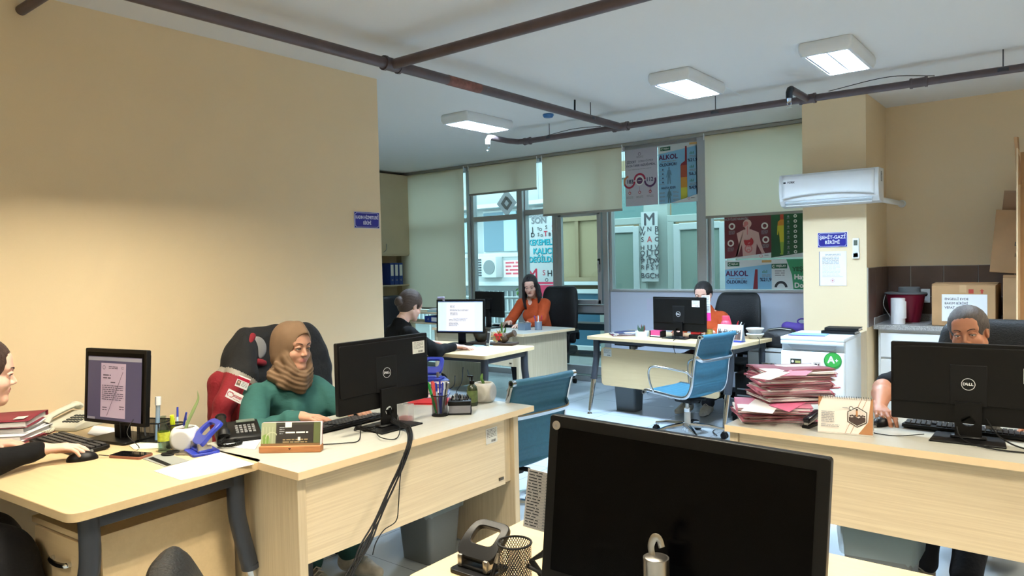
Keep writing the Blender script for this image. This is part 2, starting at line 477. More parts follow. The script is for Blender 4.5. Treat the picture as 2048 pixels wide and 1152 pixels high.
mb.box((-4.47, WY-0.02, 1.42), (0.07, 0.12, 2.82), ALU, bev=0.006); mb.box((-6.67, WY-0.01, 1.42), (0.05, 0.12, 2.82), ALU, bev=0.006)
struct('trim_3', mb)
PANEL = mat('white_glossy_panel', (206, 214, 232), 0.22)
for i, (a, b) in enumerate(((-4.43, -3.29), (-3.18, -1.94))):
    mb = MB(); mb.box(((a+b)/2, WY-0.03, 0.6), (b-a, 0.03, 1.04), PANEL, bev=0.003)
    mb.box(((a+b)/2, WY-0.03, 1.125), (b-a, 0.05, 0.022), ALU, bev=0.003); mb.box(((a+b)/2, WY-0.03, 0.045), (b-a, 0.06, 0.09), DKGREY)
    struct('wall_panel_%d' % (i+1), mb)
mb = MB(); mb.box(((FLX-1.94)/2, WY-0.12, CEIL-0.02), (-1.94-FLX, 0.05, 0.035), mat('track_grey', (150, 148, 140), 0.5, 0.3), bev=0.004)
mb.box(((FLX-1.94)/2, WY-0.07, CEIL-0.012), (-1.94-FLX, 0.02, 0.02), BLACKM)
struct('trim_4', mb)

# ------------------------------------------------------------------ roller blinds
BLIND = translucent_mat('blind_fabric', (238, 230, 208), 0.31)
BAR = mat('blind_bar', (150, 148, 138), 0.5)
def blind(x0, x1, zb, label, seam=None):
    t = thing('roller_blind', label, 'blind', ((x0+x1)/2, WY-0.12, 2.79), 0, 'roller blinds along the window wall')
    w = x1-x0; y = 0.0
    mb = MB(); mb.cyl((-w/2, y, 0), (w/2, y, 0), 0.022, m=BLIND); mb.build('roll', t)
    mb = MB()
    def fn(u, v): return ((u-0.5)*w, -0.024+0.004*math.sin(u*9+v*2)*v, -(2.79-zb)*v)
    mb.grid(fn, 24, 10, BLIND); mb.build('fabric', t)
    mb = MB(); mb.box((0, -0.024, zb-2.79), (w, 0.012, 0.028), BAR, bev=0.004); mb.build('bottom_bar', t)
    for s in (-1, 1): mb = MB(); mb.box((s*(w/2+0.008), 0.0, 0.01), (0.012, 0.06, 0.07), WPLAS, bev=0.003); mb.build('bracket', t)
    mb = MB(); mb.tube([(w/2+0.015, -0.01, -0.02), (w/2+0.016, -0.012, -0.5), (w/2+0.015, -0.01, -(2.79-zb)*0.9)], 0.0015, WPLAS, n=5); mb.build('cord', t)
    return t
blind(-7.95, -6.67, 0.86, 'tall cream roller blind pulled down almost to the sill, leftmost beside the wall cabinet')
blind(-6.57, -5.42, 2.43, 'short cream roller blind rolled nearly all the way up, above the view of the street')
blind(-5.33, -4.19, 2.08, 'cream roller blind half lowered just left of the grey phone number poster')
blind(-3.17, -2.0, 1.93, 'cream roller blind half lowered directly left of the beige pillar')

# ------------------------------------------------------------------ outside
FAC = mat('pale_render', (174, 180, 180), 0.85, noise=0.05, nscale=2); FACG = mat('grey_render', (150, 160, 164), 0.85, noise=0.08, nscale=3)
OGL = mat('far_window_glass', (96, 126, 140), 0.15); OWH = mat('outside_white', (198, 206, 206), 0.6)
STONE = mat('street_paving', (120, 126, 124), 0.85, noise=0.1, nscale=4)
mb = MB(); mb.box((-9, 17, -0.2), (44, 18.5, 0.1), STONE); struct('ground', mb)
b = thing('building', 'pale rendered building across the street with recessed windows and an air conditioner', 'building', (-11.4, 14.2, 0))
mb = MB(); mb.box((-1, 1.3, 4.2), (9, 2, 8.7), FAC); mb.build('wall', b, smooth=False)
mb = MB()
for z in (0.98, 1.70, 2.95, 4.4): mb.box((-1, 0.1, z), (9, 0.5, 0.10), OWH)
mb.box((-1, 0.02, 1.35), (9, 0.3, 0.7), FAC); mb.build('balcony', b, smooth=False, label='projecting balcony bands')
for x in (-5.0, -3.4, -1.8, -0.2, 1.4):
    mb = MB(); mb.box((x, 0.28, 2.3), (1.3, 0.1, 1.1), OWH); f = mb.build('window', b, smooth=False)
    mb = MB(); mb.box((x, 0.21, 2.3), (1.2, 0.05, 1.0), OGL); mb.box((x+0.3, 0.17, 2.3), (0.4, 0.04, 1.0), mat('pale_curtain', (170, 196, 204), 0.7)); mb.build('pane', f, smooth=False)
    mb = MB(); mb.box((x, 0.28, 0.35), (1.4, 0.1, 0.9), FACG); f = mb.build('window', b, smooth=False)
    mb = MB()
    for i in range(9): mb.box((x-0.6+0.15*i, 0.2, 0.35), (0.03, 0.04, 0.85), OWH)
    mb.build('bars', f, smooth=False)
a = thing('air_conditioner_unit', 'white outdoor air conditioner unit with a round grille on the balcony across the street', 'air conditioner', (-11.65, 13.95, 1.40))
mb = MB(); mb.box((0, 0, 0), (0.62, 0.3, 0.52), OWH, bev=0.02); mb.build('casing', a)
mb = MB(); mb.prism(disc(0.10, 0, 0.18), 0.02, mat('unit_grille', (120, 128, 130), 0.6), off=-0.17)
for i in range(7): mb.box((-0.22, -0.16, -0.2+0.065*i), (0.12, 0.03, 0.035), DKGREY)
mb.build('grille', a)
a = Art(0.8, 0.42, mat('sign_pale', (232, 224, 230), 0.6)); a.lines(-0.34, 0.36, 0.68, 4, mat('sign_red', (206, 90, 104), 0.6), 0.09, th=0.05)
tag(a.build('street_sign', loc=(-10.9, 14.066, 1.14)), 'white sign with red writing on the balcony across the street', 'sign')
b2 = thing('building', 'tall blue-grey glazed block standing behind the street building', 'building', (-6.5, 19, 0))
mb = MB(); mb.box((0, 1, 5), (12, 2, 10.5), mat('blue_block', (120, 170, 190), 0.6)); mb.build('wall', b2, smooth=False)
mb = MB()
for i in range(5): mb.box((0, -0.05, 1.0+2*i), (12, 0.2, 0.2), OWH)
mb.build('floor_band', b2, smooth=False)
# cube-link emblem on the upper glass
EM = translucent_mat('frosted_film', (232, 236, 240), 0.5)
mb = MB()
def rh(cx, cz, w, h): return [(cx, cz-h), (cx+w, cz), (cx, cz+h), (cx-w, cz)]
M0 = Matrix.Translation((-6.03, WY-0.0, 2.29))
mb.prism(rh(0, 0, 0.17, 0.19), 0.0012, EM, M=M0)
GRYF = mat('emblem_grey', (150, 160, 166), 0.6)
for s in (1, -1):
    pts = [(-0.09, 0.0), (0.0, 0.1), (0.03, 0.07), (-0.03, 0.0), (0.02, -0.055), (-0.01, -0.085)]
    mb.prism([(s*(x-0.01), s*z) for x, z in pts], 0.001, GRYF, M=M0 @ Matrix.Translation((0, -0.004, 0)))
tag(mb.build('window_sticker', smooth=False), 'frosted diamond-shaped emblem sticker on the glass under the short blind', 'sticker')
# tree and railing outside
t = thing('tree', 'small green tree standing in the street outside the window', 'tree', (-9.15, 12.4, -0.2))
mb = MB(); mb.tube([(0, 0, 0), (0.03, 0, 0.5), (-0.02, 0, 1.0)], [0.05, 0.04, 0.02], mat('bark', (90, 74, 60), 0.9), n=8); mb.build('trunk', t)
mb = MB(); rd = random.Random(3)
for i in range(170):
    a = rd.random()*2*PI; b_ = rd.random()*PI; r = 0.42*rd.random()**0.4
    c = Vector((r*math.sin(b_)*math.cos(a), r*math.sin(b_)*math.sin(a), 1.0+r*1.1*math.cos(b_)))
    mb.sph(c, 0.05, GREEN, (1.0, 0.25, 0.5), n=5, rot=(rd.random()*3, rd.random()*3, rd.random()*3))
mb.build('foliage', t)
t = thing('railing', 'white metal railing outside the street window', 'railing', (-7.9, 8.75, 0))
mb = MB()
for z in (0.72, 0.95): mb.cyl((-1.6, 0, z), (1.6, 0, z), 0.022, m=OWH)
mb.build('rail', t)
for i in range(5):
    mb = MB(); mb.cyl((-1.5+0.75*i, 0, -0.15), (-1.5+0.75*i, 0, 0.97), 0.018, m=OWH); mb.build('post', t)
# red-white banner outside the narrow window
BRED = mat('banner_red', (212, 44, 78), 0.6); BPINK = mat('banner_pink', (240, 70, 110), 0.6); CY = mat('banner_cyan', (60, 196, 214), 0.6)
CYD = mat('banner_teal', (20, 120, 140), 0.6); BW = mat('banner_white', (222, 224, 226), 0.6)
a = Art(1.06, 2.3, BW)
X = 0
a.rect(-0.53, 0.0, 0.53, 0.42, BPINK); a.rect(-0.53, 0.34, 0.53, 0.36, BW)
a.t('M', -0.34, 0.60, 0.46, BRED, bold=0.02); a.t('S', 0.02, 0.66, 0.2, BRED, bold=0.01); a.t('H', 0.2, 0.64, 0.23, INK, bold=0.02); a.t('C', 0.38, 0.76, 0.12, INK, bold=0.01)
a.t('O', 0.1, 0.47, 0.13, INK, bold=0.01); a.t('I', 0.36, 0.48, 0.15, INK, bold=0.01)
for s, z in (('KEKEMELİK', 1.48), ('KALICI', 1.245), ('DEĞİLDİR', 1.02)):
    sx = {'KEKEMELİK': 0.82, 'KALICI': 0.95, 'DEĞİLDİR': 0.88}[s]
    a.t(s, 0.016, z-0.012, 0.215, CYD, bold=0.035, sx=sx); a.t(s, 0, z, 0.215, CY, bold=0.02, sx=sx)
for ch, x, z, s, m in (('O', -0.47, 1.80, .17, BRED), ('J', -0.3, 1.82, .2, INK), ('T', -0.13, 1.84, .1, INK), ('D', -0.05, 1.82, .11, INK), ('S', 0.12, 1.87, .13, INK), ('Ş', 0.38, 1.82, .34, BRED),
                       ('S', -0.49, 1.69, .1, INK), ('D', -0.3, 1.68, .17, INK), ('S', -0.12, 1.69, .12, INK), ('D', -0.02, 1.66, .1, INK), ('T', 0.1, 1.70, .19, BRED), ('B', 0.22, 1.68, .13, INK)):
    a.t(ch, x, z, s, m, bold=0.02)
a.t('SON', -0.1, 2.06, 0.23, GINK, bold=0.035); a.t('akaemeliğe', -0.12, 2.19, 0.13, GINK, bold=0.01, shear=0.2)
bn = a.build('banner', loc=(-6.74, 9.4, 0.62), rot=(0, 0, math.radians(6)))
bn.scale = (0.60, 0.60, 0.60); bn.location.z = 0.92
for s_ in (-1, 1):
    mb = MB(); mb.cyl((s_*0.5, 0.04, -1.75), (s_*0.5, 0.04, 2.3), 0.025, m=ALU, n=10); mb.build('post', bn)
tag(bn, 'tall white street banner with red, black and turquoise lettering outside the narrow window', 'banner')

# neighbouring wing seen through the right-hand windows
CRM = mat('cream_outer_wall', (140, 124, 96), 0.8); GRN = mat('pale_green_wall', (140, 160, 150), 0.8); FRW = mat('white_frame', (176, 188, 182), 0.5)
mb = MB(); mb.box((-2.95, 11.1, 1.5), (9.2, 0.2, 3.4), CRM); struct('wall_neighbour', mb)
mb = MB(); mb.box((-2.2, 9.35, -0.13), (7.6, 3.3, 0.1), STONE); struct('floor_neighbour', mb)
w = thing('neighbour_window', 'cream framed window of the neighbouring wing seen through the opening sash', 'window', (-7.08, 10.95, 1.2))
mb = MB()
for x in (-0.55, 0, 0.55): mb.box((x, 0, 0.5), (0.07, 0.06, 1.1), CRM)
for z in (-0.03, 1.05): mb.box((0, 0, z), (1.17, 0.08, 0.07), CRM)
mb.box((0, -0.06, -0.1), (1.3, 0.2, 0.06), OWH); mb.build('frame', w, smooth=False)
mb = MB(); mb.box((0, 0.03, 0.5), (1.1, 0.02, 1.05), mat('net_curtain', (150, 136, 106), 0.8)); mb.build('curtain', w, smooth=False)
mb = MB(); mb.sph((-5.9, 10.9, 2.42), 0.08, OWH, (1, .7, 1)); mb.tube([(-5.9, 10.9, 2.35), (-5.9, 10.84, 2.22), (-5.84, 10.82, 2.2)], 0.03, OWH)
tag(mb.build('outdoor_lamp'), 'small white lamp on the cream wall seen through the opening sash', 'lamp')
def far_door(x0, x1, label, y=9.6, mid=False):
    t = thing('partition_door', label, 'door', ((x0+x1)/2, y, -0.08), 0)
    w = x1-x0
    mb = MB()
    for x in (-w/2, w/2): mb.box((x, 0, 1.06), (0.1, 0.08, 2.12), FRW, bev=0.008)
    mb.box((0, 0, 2.15), (w+0.1, 0.08, 0.1), FRW, bev=0.008); mb.box((0, 0, 2.85), (w+0.1, 0.08, 0.1), FRW, bev=0.008)
    mb.box((0, 0.02, 2.5), (w, 0.03, 0.62), mat('dark_teal_glass', (120, 152, 150), 0.2)); mb.build('frame', t, smooth=False)
    mb = MB()
    for x in (-w/2+0.1, w/2-0.1): mb.box((x, -0.03, 1.06), (0.1, 0.05, 2.02), OWH, bev=0.01)
    for z in (0.12, 1.02, 2.03): mb.box((0, -0.03, z), (w-0.28, 0.05, 0.1), OWH, bev=0.01)
    lf = mb.build('leaf', t, smooth=False)
    mb = MB(); mb.box((0, -0.02, 1.52), (w-0.28, 0.012, 0.96), mat('greenish_glass', (142, 160, 150), 0.12)); mb.box((0, -0.02, 0.56), (w-0.28, 0.012, 0.84), OWH); mb.build('glass', lf, smooth=False)
    mb = MB(); mb.box((w/2-0.1, -0.08, 1.05), (0.03, 0.04, 0.15), STEEL, bev=0.01); mb.build('handle', lf)
far_door(-5.75, -5.05, 'white framed glazed door of the neighbouring wing, left of the lettered strip')
far_door(-4.6, -3.72, 'white framed glazed door of the neighbouring wing, right of the lettered strip')
mb = MB(); mb.box((-4.88, 9.66, 1.45), (0.42, 0.1, 3.1), FRW); mb.box((-2.7, 9.66, 1.45), (1.9, 0.1, 3.1), GRN); struct('wall_partition', mb)
LT = mat('letter_grey', (88, 88, 94), 0.7); LR = mat('letter_red', (206, 92, 96), 0.7)
a = Art(0.27, 1.02, mat('strip_paper', (204, 210, 210), 0.7))
a.t('M', 0, 0.9, 0.25, LT, bold=0.03)
rows = [('V N B', .76), ('W  C', .70), ('S A C', .62), ('H U V', .50), ('O J T D', .42), ('K E S', .35), ('P I D W', .29), ('R F S Y', .2), ('B G C M', .08)]
xs = {5: .042, 4: .05, 7: .036}
for s, z in rows:
    k = len(s); p = 0.23/max(k-1, 1)
    for i, ch in enumerate(s):
        if ch != ' ': a.t(ch, -0.115+p*i, z+0.008*math.sin(i*3+z*9), 0.085+0.03*abs(math.sin(i*2.2+z*31)), LR if ch == 'A' else LT, bold=0.03)
tag(a.build('lettered_strip', loc=(-4.92, 9.54, 1.17)), 'vertical strip of jumbled grey letters headed by a large M between the neighbouring doors', 'poster')
# bench outside under the sash
t = thing('bench', 'dark metal outdoor bench frame seen through the low pane', 'bench', (-5.3, 8.5, -0.08), 0.1)
mb = MB(); mb.box((0, 0, 0.86), (1.0, 0.16, 0.05), DKGREY); mb.box((0, 0.1, 0.66), (1.2, 0.3, 0.09), DKGREY); mb.build('table_board', t)
mb = MB()
for x in (-0.4, 0.35):
    mb.box((x+0.02, 0, 0.43), (0.08, 0.05, 0.9), DKGREY, rot=(0, 0.08, 0))
mb.box((0, 0, 0.3), (1.1, 0.05, 0.05), DKGREY); mb.box((0, 0, 0.06), (1.2, 0.06, 0.06), DKGREY); mb.build('frame', t)
mb = MB(); mb.box((0, 0, 0.1), (2.2, 0.06, 1.0), mat('blue_board', (40, 92, 116), 0.5)); mb.box((0, -0.02, 0.62), (2.3, 0.1, 0.07), OWH); mb.box((0, -0.02, -0.38), (2.3, 0.3, 0.12), OWH)
tag(mb.build('display_board', loc=(-6.9, 10.6, 0.35), smooth=False), 'blue panel framed in white outside behind the dark bench', 'panel')

# ------------------------------------------------------------------ ceiling lamps
def lamp(x, y, label, cool=True, group='ceiling lamps', power=1.0):
    t = thing('ceiling_lamp', label, 'lamp', (x, y, CEIL), 0, group)
    w, l, h = 0.33, 0.68, 0.085
    mb = MB(); V = WPLAS
    # body: bevelled hollow tray, open below
    def ring(ww, ll, z): return [(px, py, z) for px, py in rrect(0, 0, ww, ll, 0.02, 3)]
    R = [ring(w-0.015, l-0.015, -0.001), ring(w, l, -0.02), ring(w, l, -0.05), ring(w-0.03, l-0.03, -h), ring(w-0.07, l-0.07, -h), ring(w-0.07, l-0.07, -0.012)]
    vs = [[mb.bm.verts.new(p) for p in r] for r in R]; mi = mb.mi(V)
    for A, B in zip(vs, vs[1:]):
        k = len(A)
        for j in range(k): f = mb.bm.faces.new((A[j], A[(j+1) % k], B[(j+1) % k], B[j])); f.material_index = mi
    f = mb.bm.faces.new(vs[-1]); f.material_index = mi
    f = mb.bm.faces.new(vs[0][::-1]); f.material_index = mi
    mb.build('housing', t)
    mb = MB(); A = mat('louvre_aluminium', (200, 216, 232), 0.25, 0.8)
    wi, li = w-0.075, l-0.075
    mb.box((0, 0, -0.052), (0.012, li, 0.05), A)
    for s in (-1, 1): mb.box((s*(wi/2-0.004), 0, -0.052), (0.004, li, 0.05), A)
    for i in range(8): mb.box((0, -li/2+li*(i+0.5)/8, -0.055), (wi, 0.004, 0.042), A)
    mb.build('louvre', t, smooth=False)
    tm = mat('tube_glow_cool' if cool else 'tube_glow_warm', (205, 232, 255) if cool else (255, 243, 218), 0.4, emit=LAMP_POWER*(1.4 if cool else 0.82))
    for s in (-1, 1):
        mb = MB(); mb.cyl((s*0.065, -li/2+0.01, -0.03), (s*0.065, li/2-0.01, -0.03), 0.013, m=tm, n=6); mb.build('tube', t)
    return t
lamp(-4.43, 5.18, 'white louvred ceiling lamp nearest the blinds, leftmost of the three in view')
lamp(-2.33, 5.18, 'white louvred ceiling lamp, middle of the three in view')
lamp(-1.26, 5.18, 'white louvred ceiling lamp nearest the pillar, rightmost of the three in view')
for x, y in ((-2.5, 1.5), (-1.0, 1.3), (-1.6, -1.2), (0.9, 2.6), (1.2, -0.4), (1.1, 5.18)):  # last one is added out of view to brighten the back wall at right
    lamp(x, y, 'white louvred ceiling lamp over the near desks, outside the view', cool=False, group='ceiling lamps over the near desks')

# ------------------------------------------------------------------ pipes
PIPE = mat('brown_pipe_paint', (74, 62, 64), 0.45, noise=0.15, nscale=9); PZ = 2.71
BARE = mat('bare_rusty_pipe', (110, 70, 62), 0.7, noise=0.35, nscale=30)
def pipe(name, pts, r, label, extra=None):
    t = thing(name, label, 'pipe', pts[0]); o = Vector(pts[0]); mb = MB()
    mb.tube([Vector(p)-o for p in pts], r, PIPE, n=14); mb.build('pipe', t)
    if extra: extra(t, o)
    return t
def coll(t, o, items):
    for p, ax, r, l in items:
        mb = MB(); a = Vector(ax)*l/2; p = Vector(p)-o; mb.cyl(p-a, p+a, r, m=PIPE, n=14); mb.cyl(p-a*1.1, p-a*0.8, r*1.12, m=PIPE, n=14); mb.cyl(p+a*0.8, p+a*1.1, r*1.12, m=PIPE, n=14); mb.build('coupling', t)
def hangers(t, o, pts, up):
    for p in pts:
        p = Vector(p)-o; mb = MB(); mb.tube([p+Vector((0, 0, 0.0)), p+Vector((0, 0, up))], 0.004, DKGREY, n=6); mb.lathe([(0.038, -0.012), (0.04, 0), (0.038, 0.012)], p, DKGREY, n=12, cap=False); mb.build('hanger', t)
def ex1(t, o):
    coll(t, o, [((-3.30, 3.06, PZ), (0, 1, 0), 0.04, 0.12)])
    mb = MB(); a = Vector((-3.3, 3.55, PZ))-o; mb.cyl(a, a+Vector((0, 0.33, 0)), 0.0338, m=BARE, n=14); mb.build('bare_patch', t, label='scraped reddish bare patch')
    hangers(t, o, [(-3.3, 0.6, PZ), (-3.3, 5.35, PZ)], CEIL-PZ)
pipe('sprinkler_pipe', [(-3.3, NY, PZ), (-3.3, 1.6, PZ), (-3.3, 5.86, PZ)], 0.033, 'long brown ceiling pipe running parallel to the left wall with a scraped patch', ex1)
def ex2(t, o):
    coll(t, o, [((-3.3, 5.87, PZ), (1, 0.03, 0), 0.038, 0.14), ((-4.37, 5.87, PZ), (1, 0, 0), 0.034, 0.07), ((-1.66, 5.9, PZ), (1, 0, 0), 0.036, 0.11), ((-0.9, 5.92, PZ), (1, 0, 0), 0.034, 0.1)])
    hangers(t, o, [(-4.1, 5.87, PZ), (-2.4, 5.88, PZ), (-0.4, 5.94, PZ)], CEIL-PZ)
    for pts, m_ in (([(-4.1, 5.84, PZ+0.02), (-3.8, 5.85, PZ+0.045), (-3.5, 5.85, PZ+0.03)], BLACKM), ([(-1.5, 5.88, PZ+0.03), (-1.1, 5.9, PZ+0.07), (-0.8, 5.92, PZ+0.03)], BLACKM), ([(-2.2, 5.85, PZ+0.03), (-2.15, 5.8, PZ+0.08), (-2.2, 5.6, CEIL-0.01)], WPLAS)):
        mb = MB(); mb.tube([Vector(p)-o for p in bez(pts, 5)], 0.003, m_, n=5); mb.build('cable', t)
pipe('sprinkler_pipe', [(-4.5, 5.43, PZ), (-4.50, 5.7, PZ), (-4.46, 5.83, PZ), (-4.36, 5.87, PZ), (-3.3, 5.87, PZ), (-1.66, 5.9, PZ), (RXW, 6.05, PZ)], 0.027, 'brown ceiling pipe crossing the far end of the room in front of the blinds', ex2)
pipe('sprinkler_pipe', [(-3.3, 3.06, PZ), (RXW, 3.06, PZ)], 0.031, 'brown branch pipe crossing the top of the view from the junction')
pipe('sprinkler_pipe', [(-1.66, 5.9, PZ), (-1.66, 5.48, PZ)], 0.027, 'short brown pipe stub with an elbow in front of the pillar')
pipe('sprinkler_pipe', [(LX+0.002, 1.33, 2.76), (-3.33, 1.33, 2.76)], 0.024, 'thin brown pipe coming out of the left wall at the top corner')
def sprinkler(x, y, label, body):
    t = thing('fire_sprinkler', label, 'sprinkler', (x, y, PZ)); mb = MB()
    mb.tube([(0, 0.03, 0), (0, 0.0, -0.004), (0, -0.02, -0.03), (0, -0.02, -0.07)], 0.024, body, n=12); mb.build('elbow', t)
    mb = MB(); mb.cyl((0, -0.02, -0.07), (0, -0.02, -0.095), 0.016, m=CHROME)
    for s in (-1, 1): mb.tube([(0, -0.02, -0.09), (s*0.014, -0.02, -0.105), (s*0.012, -0.02, -0.125), (0, -0.02, -0.135)], 0.003, CHROME, n=6)
    mb.cyl((0, -0.02, -0.135), (0, -0.02, -0.139), 0.018, m=CHROME); mb.build('nozzle', t)
sprinkler(-4.5, 5.42, 'white sprinkler head hanging from the left end of the far pipe', WPLAS)
sprinkler(-1.66, 5.46, 'sprinkler head with dark elbow above the pillar', BLACKM)
mb = MB(); mb.lathe([(0.05, 0), (0.052, -0.012), (0.04, -0.03), (0.0, -0.034)], (0, 0, 0), mat('detector_blue', (40, 90, 140), 0.4), cap=False)
tag(mb.build('smoke_detector', loc=(-3.85, 5.5, CEIL)), 'small blue round detector on the ceiling behind the long pipe', 'detector')
mb = MB(); mb.tube([(0, 0, 0), (-0.03, 0.05, 0.1)], 0.008, BLACKM); tag(mb.build('cable_stub', loc=(-3.3, 5.1, PZ+0.03)), 'short black cable end sticking up from the long pipe', 'cable')
# ================================================================== furniture
TOPZ = 0.75
def seg_round(poly_pts, idx, r, n=6):
    """round one corner of a polygon"""
    P = [Vector((*p, 0)) for p in poly_pts]; out = []
    for i, p in enumerate(P):
        if i in idx:
            a = (P[i-1]-p).normalized(); b = (P[(i+1) % len(P)]-p).normalized()
            p0 = p+a*r; p1 = p+b*r
            for k in range(n+1):
                t = k/n; q = p0*(1-t)**2+p*2*t*(1-t)+p1*t*t; out.append((q.x, q.y))
        else: out.append((p.x, p.y))
    return out
def leg_desk(label, loc, rz, L, D, modesty=None, panel_label=None):
    """beech top on a dark steel frame; local x along the length, y depth, origin at the centre on the floor"""
    t = thing('desk', label, 'desk', loc, rz)
    mb = MB(); pl = seg_round([(-L/2, -D/2), (L/2, -D/2), (L/2, D/2), (-L/2, D/2)], {0, 1, 2, 3}, 0.05)
    mb.slab(pl, TOPZ-0.03, TOPZ, BEECH); mb.build('desk_top', t, ang=30, bevel=0.002)
    mb = MB()
    for s in (-1, 1): mb.box((s*(L/2-0.07), 0, TOPZ-0.055), (0.045, D-0.14, 0.05), DKGREY, bev=0.004)
    for s in (-1, 1): mb.box((0, s*(D/2-0.12), TOPZ-0.05), (L-0.16, 0.04, 0.04), DKGREY, bev=0.004)
    mb.build('rail', t)
    for sx in (-1, 1):
        for sy in (-1, 1):
            x = sx*(L/2-0.07); y = sy*(D/2-0.085)
            mb = MB()
            P = bez([(x, y, TOPZ-0.035), (x, y, 0.58), (x, y+sy*0.012, 0.5), (x, y+sy*0.05, 0.34)], 6)
            mb.tube(P, [0.032]*len(P), DKGREY, n=14)
            mb.cyl((x, y+sy*0.05, 0.35), (x, y+sy*0.053, 0.33), 0.034, m=DKGREY)
            lg = mb.build('leg', t)
            mb = MB(); mb.cyl((x, y+sy*0.05, 0.34), (x, y+sy*0.125, 0.03), 0.025, 0.017, m=CHROME); mb.cyl((x, y+sy*0.126, 0.03), (x, y+sy*0.128, 0.012), 0.008, m=CHROME)
            mb.cyl((x, y+sy*0.128, 0.012), (x, y+sy*0.128, 0.0), 0.02, 0.024, m=CHROME); mb.build('foot', lg)
    if modesty:
        y, x0, x1, z0, z1 = modesty; mb = MB()
        Mx = Matrix.Translation((0, y, 0))
        mb.prism(rrect((x0+x1)/2, (z0+z1)/2, x1-x0, z1-z0, 0.04), 0.018, BEECH, M=Mx); mp = mb.build('front_panel', t, ang=30)
    return t
STK = mat('asset_sticker', (226, 226, 220), 0.6)
def asset_sticker(parent, M, w=0.085, h=0.06, name='asset_sticker'):
    a = Art(w, h, STK); a.lines(-w*0.42, h*0.9, w*0.84, 6, INK, h*0.095, th=h*0.03); a.bars(-w*0.05, h*0.08, w*0.42, h*0.16, INK)
    o = a.build(name, parent, label='white printed asset sticker with a barcode'); o.matrix_basis = M; return o
def panel_desk(label, loc, rz, L, D, shortx=None, sticker=True, plate=True):
    """pale board desk: side panels, front modesty board. local x along the length, front is -y"""
    t = thing('desk', label, 'desk', loc, rz)
    mb = MB(); mb.box((0, 0, TOPZ-0.0145), (L, D, 0.029), TOPWX); mb.box((0, -D/2-0.0005, TOPZ-0.0145), (L, 0.002, 0.028), mat('beech_edge_band', (236, 210, 170), 0.45)); 
    for s in (-1, 1): mb.box((s*L/2, 0, TOPZ-0.0145), (0.002, D, 0.028), MC['beech_edge_band'])
    mb.build('desk_top', t, smooth=False)
    for s, x in ((-1, -L/2+0.03), (1, L/2-0.12)):
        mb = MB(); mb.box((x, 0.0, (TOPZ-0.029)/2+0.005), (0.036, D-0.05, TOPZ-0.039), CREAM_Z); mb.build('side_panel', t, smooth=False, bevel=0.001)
    mb = MB(); x0 = -L/2+0.05; x1 = L/2-0.2
    mb.box(((x0+x1)/2, -D/2+0.045, (0.39+TOPZ-0.029)/2), (x1-x0, 0.018, TOPZ-0.029-0.39), CREAM_X); p = mb.build('front_panel', t, smooth=False, bevel=0.001)
    mb = MB(); mb.box((x1+0.03, -D/2+0.06, (0.39+TOPZ-0.029)/2), (0.06, 0.018, TOPZ-0.029-0.39), CREAM_Z); mb.build('filler_strip', t, smooth=False)
    if sticker: asset_sticker(p, Matrix.Translation((x1-0.10, -D/2+0.034, 0.615)), 0.085, 0.075)
    if plate:
        mb = MB(); mb.box((x1-0.035, -D/2+0.033, 0.425), (0.035, 0.005, 0.014), mat('name_plate_brown', (84, 74, 62), 0.4, 0.5), bev=0.001); mb.build('maker_plate', p)
    return t
D1 = leg_desk('beech desk with dark metal legs against the left wall, holding the cream telephone', (-3.205, 1.152, 0), math.radians(4.0), 1.58, 0.70)
D2 = panel_desk('long pale wooden panel desk of the woman in the brown headscarf', (-2.54, 2.235, 0), PI/2, 1.42, 0.70)
D6 = panel_desk('pale wooden panel desk at right carrying the pile of pink folders', (-0.50, 3.375, 0), math.radians(-1.5), 1.42, 0.70, sticker=False, plate=False)
D3 = leg_desk('beech desk with dark bent legs at which the woman with a hair bun sits', (-4.50, 4.66, 0), math.radians(4.0), 1.56, 0.76)
D4 = panel_desk('white panel desk under the windows with mesh pen cups on it', (-5.18, 6.38, 0), math.radians(-7.0), 1.5, 0.82)
D5 = leg_desk('beech desk with bent metal legs and front panel before the whiteboard panels', (-2.99, 6.30, 0), math.radians(-6.0), 1.56, 0.78, modesty=(-0.30, -0.66, 0.60, 0.27, 0.64))
asset_sticker(D5, Matrix.Translation((-0.58, -0.302, 0.555)), 0.095, 0.075)
mb = MB(); mb.box((0, 0, 0), (0.30, 0.2, 0.03), DKGREY, bev=0.004); mb.box((0, 0.02, -0.03), (0.05, 0.05, 0.05), STEEL, bev=0.004); mb.build('keyboard_tray', D5, loc=(-0.42, -0.1, TOPZ-0.08))
# photographer's desk in the foreground
t = thing('desk', 'beech desk in the foreground under the large black monitor', 'desk', (-0.55, 1.60, 0), 0); D7 = t
mb = MB(); mb.slab(seg_round([(-0.69, -0.45), (0.75, -0.45), (0.75, 0.25), (-0.69, 0.25)], {0, 1, 2, 3}, 0.02), TOPZ-0.03, TOPZ, BEECH); mb.build('desk_top', t, ang=30, bevel=0.002)
for x in (-0.62, 0.68):
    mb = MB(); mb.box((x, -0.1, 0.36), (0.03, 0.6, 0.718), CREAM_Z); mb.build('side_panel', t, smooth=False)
D7['label'] = 'beech desk in the foreground under the large black monitor'

